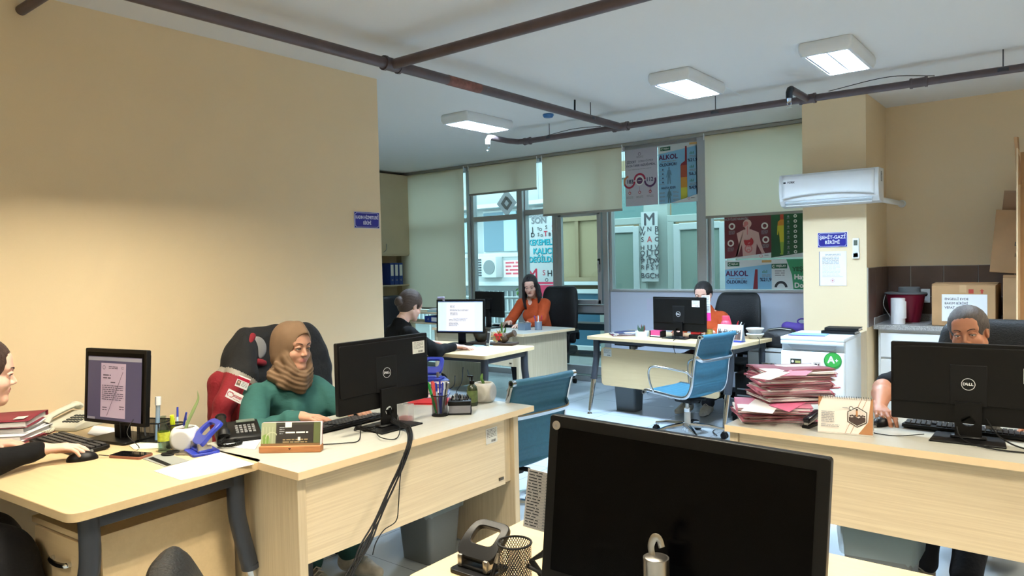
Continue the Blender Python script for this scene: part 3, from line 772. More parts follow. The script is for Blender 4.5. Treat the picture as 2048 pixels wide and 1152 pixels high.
def drawers(label, loc, rz, w=0.42, d=0.55, h=0.62, n=3, side=False, wm=None, wheels=False):
    t = thing('drawer_pedestal', label, 'cabinet', loc, rz); wm = wm or BEECH
    mb = MB(); mb.box((0, 0.01, (h-0.02)/2), (w, d-0.02, h-0.02), wm); mb.build('body', t, smooth=False, bevel=0.001)
    mb = MB(); mb.box((0, 0, h-0.01), (w+0.02, d+0.03, 0.022), wm); mb.build('top', t, smooth=False, bevel=0.001)
    hh = (h-0.06)/n
    for i in range(n):
        z = 0.03+hh*(i+0.5)
        mb = MB(); mb.box((0, -d/2-0.004, z), (w-0.01, 0.018, hh-0.006), wm); dr = mb.build('drawer', t, smooth=False, bevel=0.001)
        mb = MB(); mb.tube(bez([(-0.06, -d/2-0.012, z), (-0.055, -d/2-0.03, z), (0, -d/2-0.034, z-0.004), (0.055, -d/2-0.03, z), (0.06, -d/2-0.012, z)], 4), 0.007, CHROME, n=8, flat=(1, 1.4)); mb.build('handle', dr)
    mb = MB(); mb.cyl((w/2-0.06, -d/2-0.01, h-0.07), (w/2-0.06, -d/2-0.018, h-0.07), 0.011, m=CHROME); mb.box((w/2-0.06, -d/2-0.019, h-0.07), (0.003, 0.003, 0.012), BLACKM); mb.build('lock', t)
    return t
drawers('beech drawer pedestal with a chrome handle under the near left desk', (-2.80, 1.24, 0), math.radians(4), 0.42, 0.52, 0.6)
drawers('grey drawer pedestal beside the small white fridge with handbags on it', (-2.18, 6.78, 0), math.radians(-2), 0.40, 0.5, 0.655, wm=mat('grey_laminate', (176, 178, 176), 0.45))

# ------------------------------------------------------------------ chairs
def castor(mb_par, x, y, name='castor'):
    mb = MB()
    for s in (-1, 1): mb.cyl((x+s*0.011-0.008, y, 0.028), (x+s*0.011+0.008, y, 0.028), 0.027, m=BLACKM, n=14)
    mb.cyl((x, y, 0.03), (x, y, 0.075), 0.007, m=STEEL, n=8); mb.box((x, y, 0.052), (0.032, 0.035, 0.014), BLACKM, bev=0.004); return mb.build(name, mb_par)
def star_base(t, r, m, rot=0.0, z=0.10):
    mb = MB(); mb.cyl((0, 0, z-0.035), (0, 0, z+0.035), 0.03, 0.026, m=m)
    for i in range(5):
        a = rot+2*PI*i/5; c, s_ = math.cos(a), math.sin(a)
        mb.tube([(0.02*c, 0.02*s_, z+0.01), (r*0.6*c, r*0.6*s_, z+0.002), (r*c, r*s_, z-0.022)], [0.024, 0.017, 0.012], m, n=8, flat=(0.9, 1.0))
    b = mb.build('base', t)
    for i in range(5):
        a = rot+2*PI*i/5; castor(b, r*math.cos(a), r*math.sin(a))
def side_curve(k=0.0):
    """profile of the aluminium side rail in (y forward, z up): front lip, seat, bend, back"""
    return [(0.235, 0.435), (0.215, 0.452), (0.10, 0.446), (-0.06, 0.432), (-0.15, 0.432), (-0.2, 0.456), (-0.232, 0.52), (-0.245, 0.60), (-0.262, 0.72), (-0.292, 0.84), (-0.318, 0.915), (-0.330, 0.925)]
def blue_chair(label, loc, rz, sticker=False, low=0.0):
    t = thing('office_chair', label, 'chair', loc, rz, 'blue aluminium office chairs')
    P = [Vector((0, y, z)) for y, z in side_curve()]; C_ = bez(P, 5)
    for s in (-1, 1):
        mb = MB(); mb.tube([Vector((s*0.235, p.y, p.z)) for p in C_], 0.010, CHROME, n=8, flat=(0.8, 1.5))
        for q in (C_[0], C_[-1]): mb.cyl((s*0.222, q.y, q.z), (s*0.248, q.y, q.z), 0.019, m=CHROME, n=16); mb.cyl((s*0.249, q.y, q.z), (s*0.2505, q.y, q.z), 0.010, m=BLACKM, n=12)
        mb.build('side_frame', t)
    def sling(sel, name):
        n = len(sel)-1; mb = MB()
        def fn(u, v):
            x = sel[min(n, int(v*n+1e-6))]; f = v*n-int(v*n+1e-6)
            q = sel[int(v*n+1e-6)].lerp(sel[min(n, int(v*n+1e-6)+1)], f)
            rib = 0.0035*abs(math.sin(v*n*PI/1.6)); sag = -0.016*math.sin(PI*u)
            nrm = Vector((0, -sel[min(n, int(v*n)+1)].z+sel[int(v*n)-0 if int(v*n) < n else n-1].z, 0))
            return ((u-0.5)*0.452, q.y+(sag*0.9+rib if q.y < -0.2 else 0)*(-1 if q.y < -0.2 else 1), q.z+(sag+rib if q.y >= -0.2 else 0))
        mb.grid(fn, 14, n*2, BLUEF); return mb.build(name, t, solid=0.012)
    k = next(i for i, p in enumerate(C_) if p.y < -0.18)
    sling(C_[:k+1], 'seat'); bk = sling(C_[k:], 'backrest')
    mb = MB(); mb.tube([(-0.232, C_[-1].y, C_[-1].z), (0, C_[-1].y-0.004, C_[-1].z-0.004), (0.232, C_[-1].y, C_[-1].z)], 0.019, BLUEF, n=12); mb.build('head_roll', bk)
    mb = MB(); mb.tube([(-0.23, C_[0].y, C_[0].z), (0.23, C_[0].y, C_[0].z)], 0.017, BLUEF, n=12); mb.build('front_roll', t)
    mb = MB()   # back brace
    q = Vector((0, -0.275, 0.745))
    mb.tube(bez([(-0.235, q.y, q.z+0.03), (-0.215, q.y-0.03, q.z), (-0.15, q.y-0.035, q.z-0.012), (0.15, q.y-0.035, q.z-0.012), (0.215, q.y-0.03, q.z), (0.235, q.y, q.z+0.03)], 5), 0.011, CHROME, n=8, flat=(0.8, 1.6)); mb.build('back_brace', t)
    mb = MB(); mb.tube([(-0.235, -0.02, 0.418), (0, -0.02, 0.41), (0.235, -0.02, 0.418)], 0.014, CHROME, n=8); mb.box((0, -0.02, 0.375), (0.12, 0.18, 0.05), BLACKM, bev=0.015); mb.tube([(0, 0.09, 0.39), (0.0, -0.02, 0.385), (0, -0.2, 0.40)], 0.013, BLACKM); mb.build('mechanism', t)
    for s in (-1, 1):
        A = bez([(s*0.24, 0.13, 0.447), (s*0.255, 0.15, 0.50), (s*0.265, 0.165, 0.60), (s*0.265, 0.14, 0.655), (s*0.265, 0.06, 0.665), (s*0.265, -0.13, 0.655), (s*0.26, -0.21, 0.645), (s*0.24, -0.25, 0.61)], 5)
        mb = MB(); mb.tube(A, 0.0085, CHROME, n=10); mb.build('armrest', t)
    mb = MB(); mb.cyl((0, -0.02, 0.36), (0, -0.02, 0.2), 0.014, m=STEEL); mb.cyl((0, -0.02, 0.3), (0, -0.02, 0.1), 0.025, m=CHROME)
    mb.build('gas_lift', t)
    if sticker:
        mb = MB()
        for i in range(9):
            a0 = 0.2+i*0.2
        mb.lathe([(0.0262, 0.17), (0.0262, 0.27)], (0, -0.02, 0), STK, cap=False); mb.build('asset_sticker', t, label='white printed sticker wrapped round the column')
    for c in t.children: c.location.z -= low
    star_base(t, 0.31, CHROME, 0.3)
    return t
blue_chair('empty blue office chair with chrome arms standing in the aisle before the far desk', (-2.56, 5.55, 0), math.radians(78), True, low=0.05)
c3 = blue_chair('blue office chair seen from behind, just beyond the end of the headscarf woman\'s desk', (-2.60, 3.20, 0), math.radians(82), low=0.07)
def exec_chair(label, loc, rz, h=1.13, name='office_chair', w=0.52, arms=True, seat_z=0.47, recline=0.10):
    t = thing(name, label, 'chair', loc, rz)
    mb = MB(); mb.box((0, 0.0, seat_z-0.045), (w-0.02, 0.50, 0.09), LEATHER, bev=0.035, seg=3); mb.build('seat', t)
    mb = MB(); n = 14; z0 = seat_z+0.02; H = h-z0
    def sh(v): return -0.235-recline*v-0.03*math.sin(PI*v)*-1
    def wd(v): return (w/2)*(0.90+0.12*math.sin(PI*min(1, v*1.1)))*(1 if v < 0.9 else math.sqrt(max(0.0, 1-((v-0.9)/0.1)**2*0.35)))
    F = []; B = []
    for i in range(n+1):
        v = i/n; th = 0.042*(1 if 0.05 < v < 0.93 else 0.6)
        rowF = []; rowB = []
        for j in range(9):
            u = j/8*2-1; e = 1-abs(u)**6*0.75
            y = sh(v)+0.03*u*u; x = u*wd(v)
            rowF.append(mb.bm.verts.new((x, y+th*e, z0+H*v))); rowB.append(mb.bm.verts.new((x, y-th*e, z0+H*v)))
        F.append(rowF); B.append(rowB)
    mi = mb.mi(LEATHER)
    for i in range(n):
        for j in range(8):
            f = mb.bm.faces.new((F[i][j], F[i][j+1], F[i+1][j+1], F[i+1][j])); f = mb.bm.faces.new((B[i][j+1], B[i][j], B[i+1][j], B[i+1][j+1]))
        for j in (0, 8):
            q = (F[i][j], F[i+1][j], B[i+1][j], B[i][j]); mb.bm.faces.new(q if j == 0 else q[::-1])
    for i in (0, n):
        for j in range(8): q = (F[i][j], B[i][j], B[i][j+1], F[i][j+1]); mb.bm.faces.new(q if i == n else q[::-1])
    mb.build('backrest', t, sub=1, ang=80)
    mb = MB(); mb.tube(bez([(0, 0.02, seat_z-0.1), (0, -0.22, seat_z-0.1), (0, -0.30, seat_z-0.02), (0, -0.30, seat_z+0.18)], 5), 0.02, BLACKM, n=8, flat=(1.6, 0.7)); mb.box((0, 0, seat_z-0.105), (0.2, 0.22, 0.03), BLACKM, bev=0.008); mb.build('mechanism', t)
    if arms:
        for s in (-1, 1):
            mb = MB(); x = s*(w/2+0.025)
            mb.tube(bez([(x-s*0.05, 0.1, seat_z-0.07), (x, 0.12, seat_z), (x, 0.10, seat_z+0.17), (x, -0.14, seat_z+0.17), (x-s*0.03, -0.22, seat_z+0.08)], 5), 0.014, BLACKM, n=8, flat=(1, 1.5)); ar = mb.build('armrest', t)
            mb = MB(); mb.box((x, -0.01, seat_z+0.19), (0.055, 0.28, 0.035), LEATHER, bev=0.015, seg=3); mb.build('arm_pad', ar)
    mb = MB(); mb.cyl((0, 0, seat_z-0.1), (0, 0, 0.1), 0.025, m=BLACKM); mb.build('gas_lift', t)
    star_base(t, 0.30, BLACKM, 0.2)
    return t
exec_chair('black high-backed chair draped with the red and black jacket', (-3.31, 2.36, 0), math.radians(-90), 1.11, arms=True)
exec_chair('black high-backed chair of the woman with long dark hair by the windows', (-5.0, 7.10, 0), math.radians(188), 1.19)
exec_chair('black chair behind the woman whose face shows above the far monitor', (-2.78, 7.02, 0), math.radians(176), 1.13)
exec_chair('wide black leather chair of the woman at the right-hand desk', (-0.33, 4.36, 0), math.radians(180), 1.12, w=0.60)
exec_chair('black leather chair whose top edge shows at the very bottom of the view', (-1.27, 0.96, 0), math.radians(-25), 0.885, arms=False, w=0.48)
exec_chair('dark office chair with a chrome armrest under the woman at the left edge', (-3.12, 0.30, 0), math.radians(-8), 0.98)
blue_chair('blue office chair on which the woman with the hair bun sits', (-4.47, 3.84, 0), math.radians(0))
exec_chair('empty black high-backed chair standing beside the wall cabinet', (-7.0, 6.2, 0), math.radians(80), 1.12)

# ------------------------------------------------------------------ monitors
def monitor(label, loc, rz, w=0.535, h=0.315, zc=0.99, tilt=0.0, scr=None, back_logo=True, sticker=None, stand='keyhole', art=None, bezel=0.014, roll=0.0):
    """screen faces local -y; stand behind"""
    t = thing('monitor', label, 'monitor', loc, rz)
    MT = Matrix.Translation((0, 0, zc)) @ Matrix.Rotation(roll, 4, 'Y') @ Matrix.Rotation(tilt, 4, 'X')
    mb = MB(); mb.prism(rrect(0, 0, w, h, 0.006, 3), 0.022, BLACK, off=-0.012); 
    mb.prism(rrect(0, 0.03, w*0.97, h*0.72, 0.01, 3), 0.008, BLACK, off=0.008); mb.prism([(-0.062, -0.085), (0.062, -0.085), (0.062, 0.075), (-0.062, 0.075)], 0.004, BLACKM, off=0.014)
    b = mb.build('case', t, ang=30, bevel=0.002); b.matrix_basis = MT
    mb = MB(); mb.box((0, -0.0125, 0.0), (w-2*bezel, 0.001, h-2*bezel-0.004), scr or mat('dark_screen', (3, 3, 4), 0.2, spec=0.08)); s = mb.build('screen', t, smooth=False); s.matrix_basis = MT
    if art:
        o = art(); o.parent = t; o.matrix_basis = MT @ Matrix.Translation((0, -0.0142, -(h-2*bezel-0.004)/2))
    if back_logo:
        LG = mat('logo_silver', (226, 228, 230), 0.4)
        a = MB(); MBk = Matrix.Rotation(PI, 4, 'Z')
        a.prism([(q[0], q[1]) for q in disc(0, 0, 0.0, 3)], 0.0001, LG, M=MBk) if False else None
        n = 40; mi = a.mi(LG)
        for i in range(n):
            t0, t1 = 2*PI*i/n, 2*PI*(i+1)/n
            a.bm.faces.new([a.bm.verts.new((r*math.cos(u), 0.0192, 0.0+r*math.sin(u))) for r, u in ((0.0215, t0), (0.0235, t0), (0.0235, t1), (0.0215, t1))])
        a.text('D', 0.0118, 0.02, 0.0145, LG, y=0, M=Matrix.Translation((0, 0.0253, 0)) @ MBk @ Matrix.Translation((-0.0236, 0, 0)), bold=0.06, sx=1.0) if False else None
        for ch, x, r in (('D', -0.0130, 0), ('E', -0.0030, 0.7), ('L', 0.0055, 0), ('L', 0.0130, 0)):
            a.text(ch, x, 0, 0.0150, LG, M=Matrix.Translation((0, 0.0193, 0.0)) @ MBk, bold=0.05, rot=-r)
        a.keepn = True; lo = a.build('logo', t, smooth=False, label='round silver maker emblem'); lo.matrix_basis = MT
    if sticker: 
        o = asset_sticker(t, MT @ Matrix.Translation((sticker[0], 0.0172, sticker[1]-0.03)) @ Matrix.Rotation(PI, 4, 'Z') @ Matrix.Rotation(sticker[2] if len(sticker) > 2 else 0, 4, 'Y'), 0.078, 0.058)
    # stand
    y0 = 0.018; zb = 0.75; mb = MB()
    if stand == 'keyhole':
        # column with a cable hole: built as two cheeks, a top and a bottom
        W2 = 0.045; zt = zc-0.07; zh = zb+0.075; r = 0.024
        out = [(-W2, zb+0.01), (W2, zb+0.01), (W2*0.9, zt), (-W2*0.9, zt)]
        ring = [(r*math.cos(a), zh+r*0.85*math.sin(a)) for a in [2*PI*i/24 for i in range(24)]]
        def outer(a):
            c, s_ = math.cos(a), math.sin(a); k = min(W2/abs(c) if abs(c) > 1e-6 else 9, ((zt-zh) if s_ > 0 else (zh-zb-0.01))/abs(s_) if abs(s_) > 1e-6 else 9)
            return (c*k, zh+s_*k)
        mi = mb.mi(BLACK); th = 0.012
        for i in range(24):
            a0, a1 = 2*PI*i/24, 2*PI*(i+1)/24
            cs = [a0, a1]; q = [ring[i], outer(a0), outer(a1), ring[(i+1) % 24]]
            for ca in (math.atan2(zt-zh, W2), math.atan2(zt-zh, -W2), math.atan2(-(zh-zb-0.01), -W2) % (2*PI), math.atan2(-(zh-zb-0.01), W2) % (2*PI)):
                if a0 < ca < a1: q = [ring[i], outer(a0), outer(ca), outer(a1), ring[(i+1) % 24]]
            mb.prism(q, th, BLACK, off=y0)
        c_ = mb.build('stand_column', t, smooth=False)
        mb = MB(); mb.slab([(-0.115, -0.075), (0.115, -0.075), (0.125, 0.115), (-0.125, 0.115)], zb, zb+0.008, BLACK); mb.box((0, y0, zb+0.012), (0.12, 0.05, 0.01), BLACK, bev=0.004); mb.build('stand_base', t, bevel=0.003)
    else:
        mb.box((0, y0, (zb+zc)/2), (0.07, 0.035, zc-zb), BLACK, bev=0.008); mb.box((0, y0+0.012, zc), (0.12, 0.03, 0.10), BLACK, bev=0.006); mb.build('stand_column', t)
        mb = MB(); mb.slab(rrect(0, 0.02, 0.25, 0.18, 0.02), zb, zb+0.012, BLACK); mb.build('stand_base', t, bevel=0.003)
    return t
# headscarf woman's monitor: back towards the camera
monitor('black monitor seen from behind on the headscarf woman\'s desk, cables trailing from it', (-2.485, 2.205, 0), math.radians(-90), 0.54, 0.315, 0.998, sticker=(-0.205, 0.095))
monitor('black monitor seen from behind on the right-hand desk before the grey-haired woman', (-0.335, 3.31, 0), math.radians(180+3), 0.54, 0.315, 0.968, sticker=(-0.215, 0.045))
monitor('black monitor seen from behind on the far desk before the whiteboard panels', (-2.915, 6.22, 0), math.radians(180-5), 0.55, 0.315, 0.975, sticker=(-0.18, 0.10))
monitor('plain black monitor seen from behind on the white desk by the windows', (-5.30, 6.32, 0), math.radians(180-10), 0.50, 0.29, 1.02, back_logo=False, stand='block')
# big black monitor in the foreground: screen towards the camera
def fg_dot():
    a = MB(); a.prism(disc(-0.247, 0.330, 0.0085, 20), 0.001, mat('silver_sticker', (168, 160, 150), 0.4, 0.4), off=-0.003); a.text('e', -0.247, 0.330, 0.011, GINK, y=-0.0035)
    return a.build('round_sticker', smooth=False, label='small round silver sticker')

def scr_lines(x, z1, w, n, gap, a, m, seed): a.lines(x, z1, w, n, m, gap, seed=seed)
fg = monitor('large black monitor with a blank dark screen in the foreground', (-0.555, 1.145, 0), math.radians(4), 0.505, 0.315, 1.020, tilt=math.radians(-5), roll=math.radians(2.2), back_logo=False, art=None, bezel=0.02, stand='block')
d = fg_dot(); d.parent = fg; d.matrix_basis = Matrix.Translation((0.005, -0.012, 1.020)) @ Matrix.Rotation(math.radians(2.2), 4, 'Y') @ Matrix.Rotation(math.radians(-5), 4, 'X') @ Matrix.Translation((0.006, 0, -0.1905))
SW = mat('screen_page', (178, 160, 178), 0.4, emit=0.35); SB = mat('screen_slate', (74, 72, 104), 0.4, emit=0.25); SI = mat('screen_ink', (96, 84, 104), 0.5); SG = mat('screen_bar', (150, 150, 165), 0.4, emit=0.25)
def art1():
    a = Art(0.345, 0.275, SB, th=0.0004)
    a.rect(-0.172, 0.257, 0.172, 0.272, SG); a.rect(-0.172, 0.0, -0.12, 0.010, SG)
    a.rect(-0.085, 0.012, 0.075, 0.247, SW)
    a.ring(-0.066, 0.228, 0.007, 0.009, SI); a.lines(-0.035, 0.232, 0.06, 2, SI, 0.007); a.lines(-0.07, 0.195, 0.05, 2, SI, 0.012)
    a.lines(-0.02, 0.165, 0.03, 1, SI, 0.01); a.lines(-0.075, 0.150, 0.14, 8, SI, 0.0085, seed=4); a.lines(-0.07, 0.055, 0.03, 2, SI, 0.01); a.lines(0.04, 0.062, 0.03, 2, SI, 0.01)
    a.t('12', 0.055, 0.228, 0.016, INK)
    a.ply([(-0.04, 0.02), (-0.037, 0.02), (0.062, 0.212), (0.059, 0.212)], SI)
    return a.build('screen_image', label='screen showing a pink-tinted letter on a slate background')
monitor('black monitor showing a letter, on the near left desk', (-3.285, 1.385, 0), math.radians(13), 0.395, 0.325, 0.985, back_logo=False, stand='block', art=art1, tilt=math.radians(-4))
SW2 = mat('screen_white', (236, 236, 246), 0.4, emit=0.75); SC2 = mat('screen_mint', (214, 234, 230), 0.4, emit=0.7); SB2 = mat('screen_title', (96, 120, 170), 0.4, emit=0.4)
def art2():
    a = Art(0.44, 0.275, SC2, th=0.0004)
    a.rect(-0.22, 0.268, 0.22, 0.275, SB2); a.rect(-0.22, 0.0, 0.22, 0.006, SB2); a.rect(-0.135, 0.006, 0.135, 0.256, SW2)
    a.lines(-0.10, 0.236, 0.05, 3, GINK, 0.009); a.lines(-0.10, 0.2, 0.19, 2, GINK, 0.009, seed=3); a.lines(-0.1, 0.17, 0.08, 3, GINK, 0.009)
    a.lines(-0.07, 0.12, 0.15, 1, GINK, 0.009); a.lines(-0.11, 0.108, 0.17, 2, GINK, 0.009, seed=8); a.lines(-0.11, 0.08, 0.1, 4, GINK, 0.009, seed=2)
    return a.build('screen_image', label='bright screen showing a white text page')
monitor('black monitor with a bright text page on the bun-haired woman\'s desk', (-4.42, 4.86, 0), math.radians(19), 0.475, 0.31, 1.01, back_logo=False, stand='block', art=art2, tilt=math.radians(-3))
# the monitor's little card and photo clipped on the edge
def AC():
    t = thing('air_conditioner', 'white wall-mounted split air conditioner high on the pillar', 'air conditioner', (-1.675, 6.68, 2.06), 0)
    prof = [(0, -0.14), (-0.06, -0.145), (-0.15, -0.13), (-0.19, -0.09), (-0.205, 0.0), (-0.20, 0.10), (-0.18, 0.14), (0, 0.145)]
    V = WPLAS; mb = MB(); R = Matrix.Rotation(PI/2, 4, 'Z')
    L = 0.80
    mi = mb.mi(V); A = [mb.bm.verts.new((-L/2, y, z)) for y, z in prof]; B = [mb.bm.verts.new((L/2, y, z)) for y, z in prof]
    mb.bm.faces.new(A); mb.bm.faces.new(B[::-1])
    for i in range(len(prof)): k = (i+1) % len(prof); mb.bm.faces.new((A[i], A[k], B[k], B[i]))
    mb.build('casing', t, ang=28, bevel=0.006)
    mb = MB()
    # curved front panel plate
    def fn(u, v):
        x = (u-0.5)*(L-0.06); zlow = -0.075+0.032*math.sin(PI*min(1, max(0, u)))**0.7
        z = 0.128+(zlow-0.128)*v
        y = -0.2055-0.006 if z < 0.09 else -0.2055-0.006+(z-0.09)*0.5
        return (x, y-0.0*v, z)
    mb.grid(fn, 24, 12, mat('gloss_white', (240, 246, 250), 0.12, coat=0.5)); mb.build('front_cover', t, solid=0.006)
    mb = MB(); mb.box((0, -0.172, -0.103), (L-0.1, 0.045, 0.03), mat('flap_grey', (196, 206, 212), 0.4), rot=(0.75, 0, 0), bev=0.004); mb.box((0, -0.155, -0.125), (L-0.11, 0.05, 0.008), WPLAS, rot=(0.3, 0, 0)); mb.build('air_flap', t)  # air flap in a greyer white than the casing
    mb = MB(); mb.box((L/2+0.002, -0.1, 0.07), (0.004, 0.03, 0.08), mat('vent_grey', (110, 116, 120), 0.5)); 
    for i in range(6): mb.box((L/2+0.005, -0.1, 0.04+0.012*i), (0.003, 0.028, 0.004), WPLAS)
    mb.build('side_vent', t)
    mb = MB(); mb.keepn = True; mb.text('YORK', -0.292, 0.068, 0.024, INK, y=-0.2155, bold=0.05, shear=0.2); mb.box((-0.345, -0.2150, 0.068), (0.02, 0.001, 0.014), INK); mb.build('lettering', t, smooth=False, label='small dark maker lettering')
    mb = MB(); mb.tube([(L/2-0.1, -0.06, -0.11), (L/2+0.05, -0.06, -0.10), (L/2+0.09, 0.05, -0.13), (L/2-0.13+0.01, 0.45, -0.145)], 0.022, WPLAS, n=10)
    return t
AC()
mb = MB(); mb.tube(bez([(-1.36, 6.64, 1.955), (-1.30, 6.70, 1.945), (-1.27, 6.9, 1.94), (-1.28, 7.49, 1.95)], 5), 0.022, WPLAS, n=10); mb.lathe([(0.035, 0), (0.035, 0.006)], (0, 0, 0), WPLAS, M=Matrix.Translation((-1.28, 7.492, 1.95)) @ Matrix.Rotation(PI/2, 4, 'X'))
tag(mb.build('drain_pipe'), 'short white pipe running from the air conditioner into the back wall', 'pipe')
def enamel(loc, rz, w, h, lines, sz, label, sx=1.0):
    a = Art(w, h, mat('sign_white', (226, 228, 240), 0.35), th=0.004)
    a.rect(-w/2+0.003, 0.003, w/2-0.003, h-0.003, NAVY)
    def cc(i, r=0.012):
        x0, x1, z0, z1 = -w/2+i, w/2-i, i, h-i; return [(x0+r, z0), (x1-r, z0), (x1, z0+r), (x1, z1-r), (x1-r, z1), (x0+r, z1), (x0, z1-r), (x0, z0+r)]
    a.ply(cc(0.008), MC['sign_white']); a.ply(cc(0.0102), NAVY)
    for s, z in lines: a.t(s, 0, z, sz, MC['sign_white'], bold=0.03, sx=sx)
    o = a.build('door_sign', loc=loc, rot=(0, 0, rz)); return tag(o, label, 'sign')
enamel((-1.682, 6.675, 1.558), 0, 0.245, 0.13, [('ŞEHİT-GAZİ', 0.086), ('BİRİMİ', 0.042)], 0.040, 'blue enamel sign with white lettering on the pillar above the sheet of paper', 0.95)
enamel((LX+0.005, 3.455, 1.757), PI/2, 0.235, 0.118, [('KADIN HİZMETLERİ', 0.077), ('BİRİMİ', 0.037)], 0.032, 'blue enamel sign with white lettering at the end of the left wall', 0.72)
a = Art(0.225, 0.30, WHITE); a.rect(-0.1125, 0, -0.105, 0.3, GINK); a.lines(-0.06, 0.275, 0.13, 2, GINK, 0.009, seed=5); a.lines(-0.085, 0.25, 0.14, 7, GINK, 0.0095, seed=2)
a.lines(-0.085, 0.18, 0.15, 9, mat('faint_ink', (206, 208, 214), 0.8), 0.011, seed=3); a.rect(-0.085, 0.078, 0.085, 0.0795, GINK)
a.ring(0.0, 0.045, 0.014, 0.017, mat('seal_pink', (206, 150, 160), 0.8)); a.disc(0, 0.045, 0.008, MC['seal_pink'])
tag(a.build('paper_notice', loc=(-1.682, 6.676, 1.222)), 'typed white sheet in a punched plastic sleeve taped to the pillar', 'paper')
t = thing('remote_control', 'white remote control in its holder on the pillar beside the blue sign', 'remote control', (-1.492, 6.672, 1.46), 0)
mb = MB(); mb.box((0, 0, 0.085), (0.05, 0.02, 0.17), WPLAS, bev=0.006); mb.build('body', t)
mb = MB(); mb.box((0, -0.0105, 0.13), (0.03, 0.002, 0.045), mat('lcd', (90, 100, 92), 0.3)); mb.build('display', t)
mb = MB()
for i in range(3):
    for j in range(2): mb.box((-0.01+0.02*j, -0.0108, 0.088-0.014*i), (0.012, 0.003, 0.007), WPLAS, bev=0.001)
mb.build('buttons', t)
mb = MB(); mb.box((0, 0.003, 0.02), (0.056, 0.026, 0.05), WPLAS, bev=0.004); mb.build('holder', t)
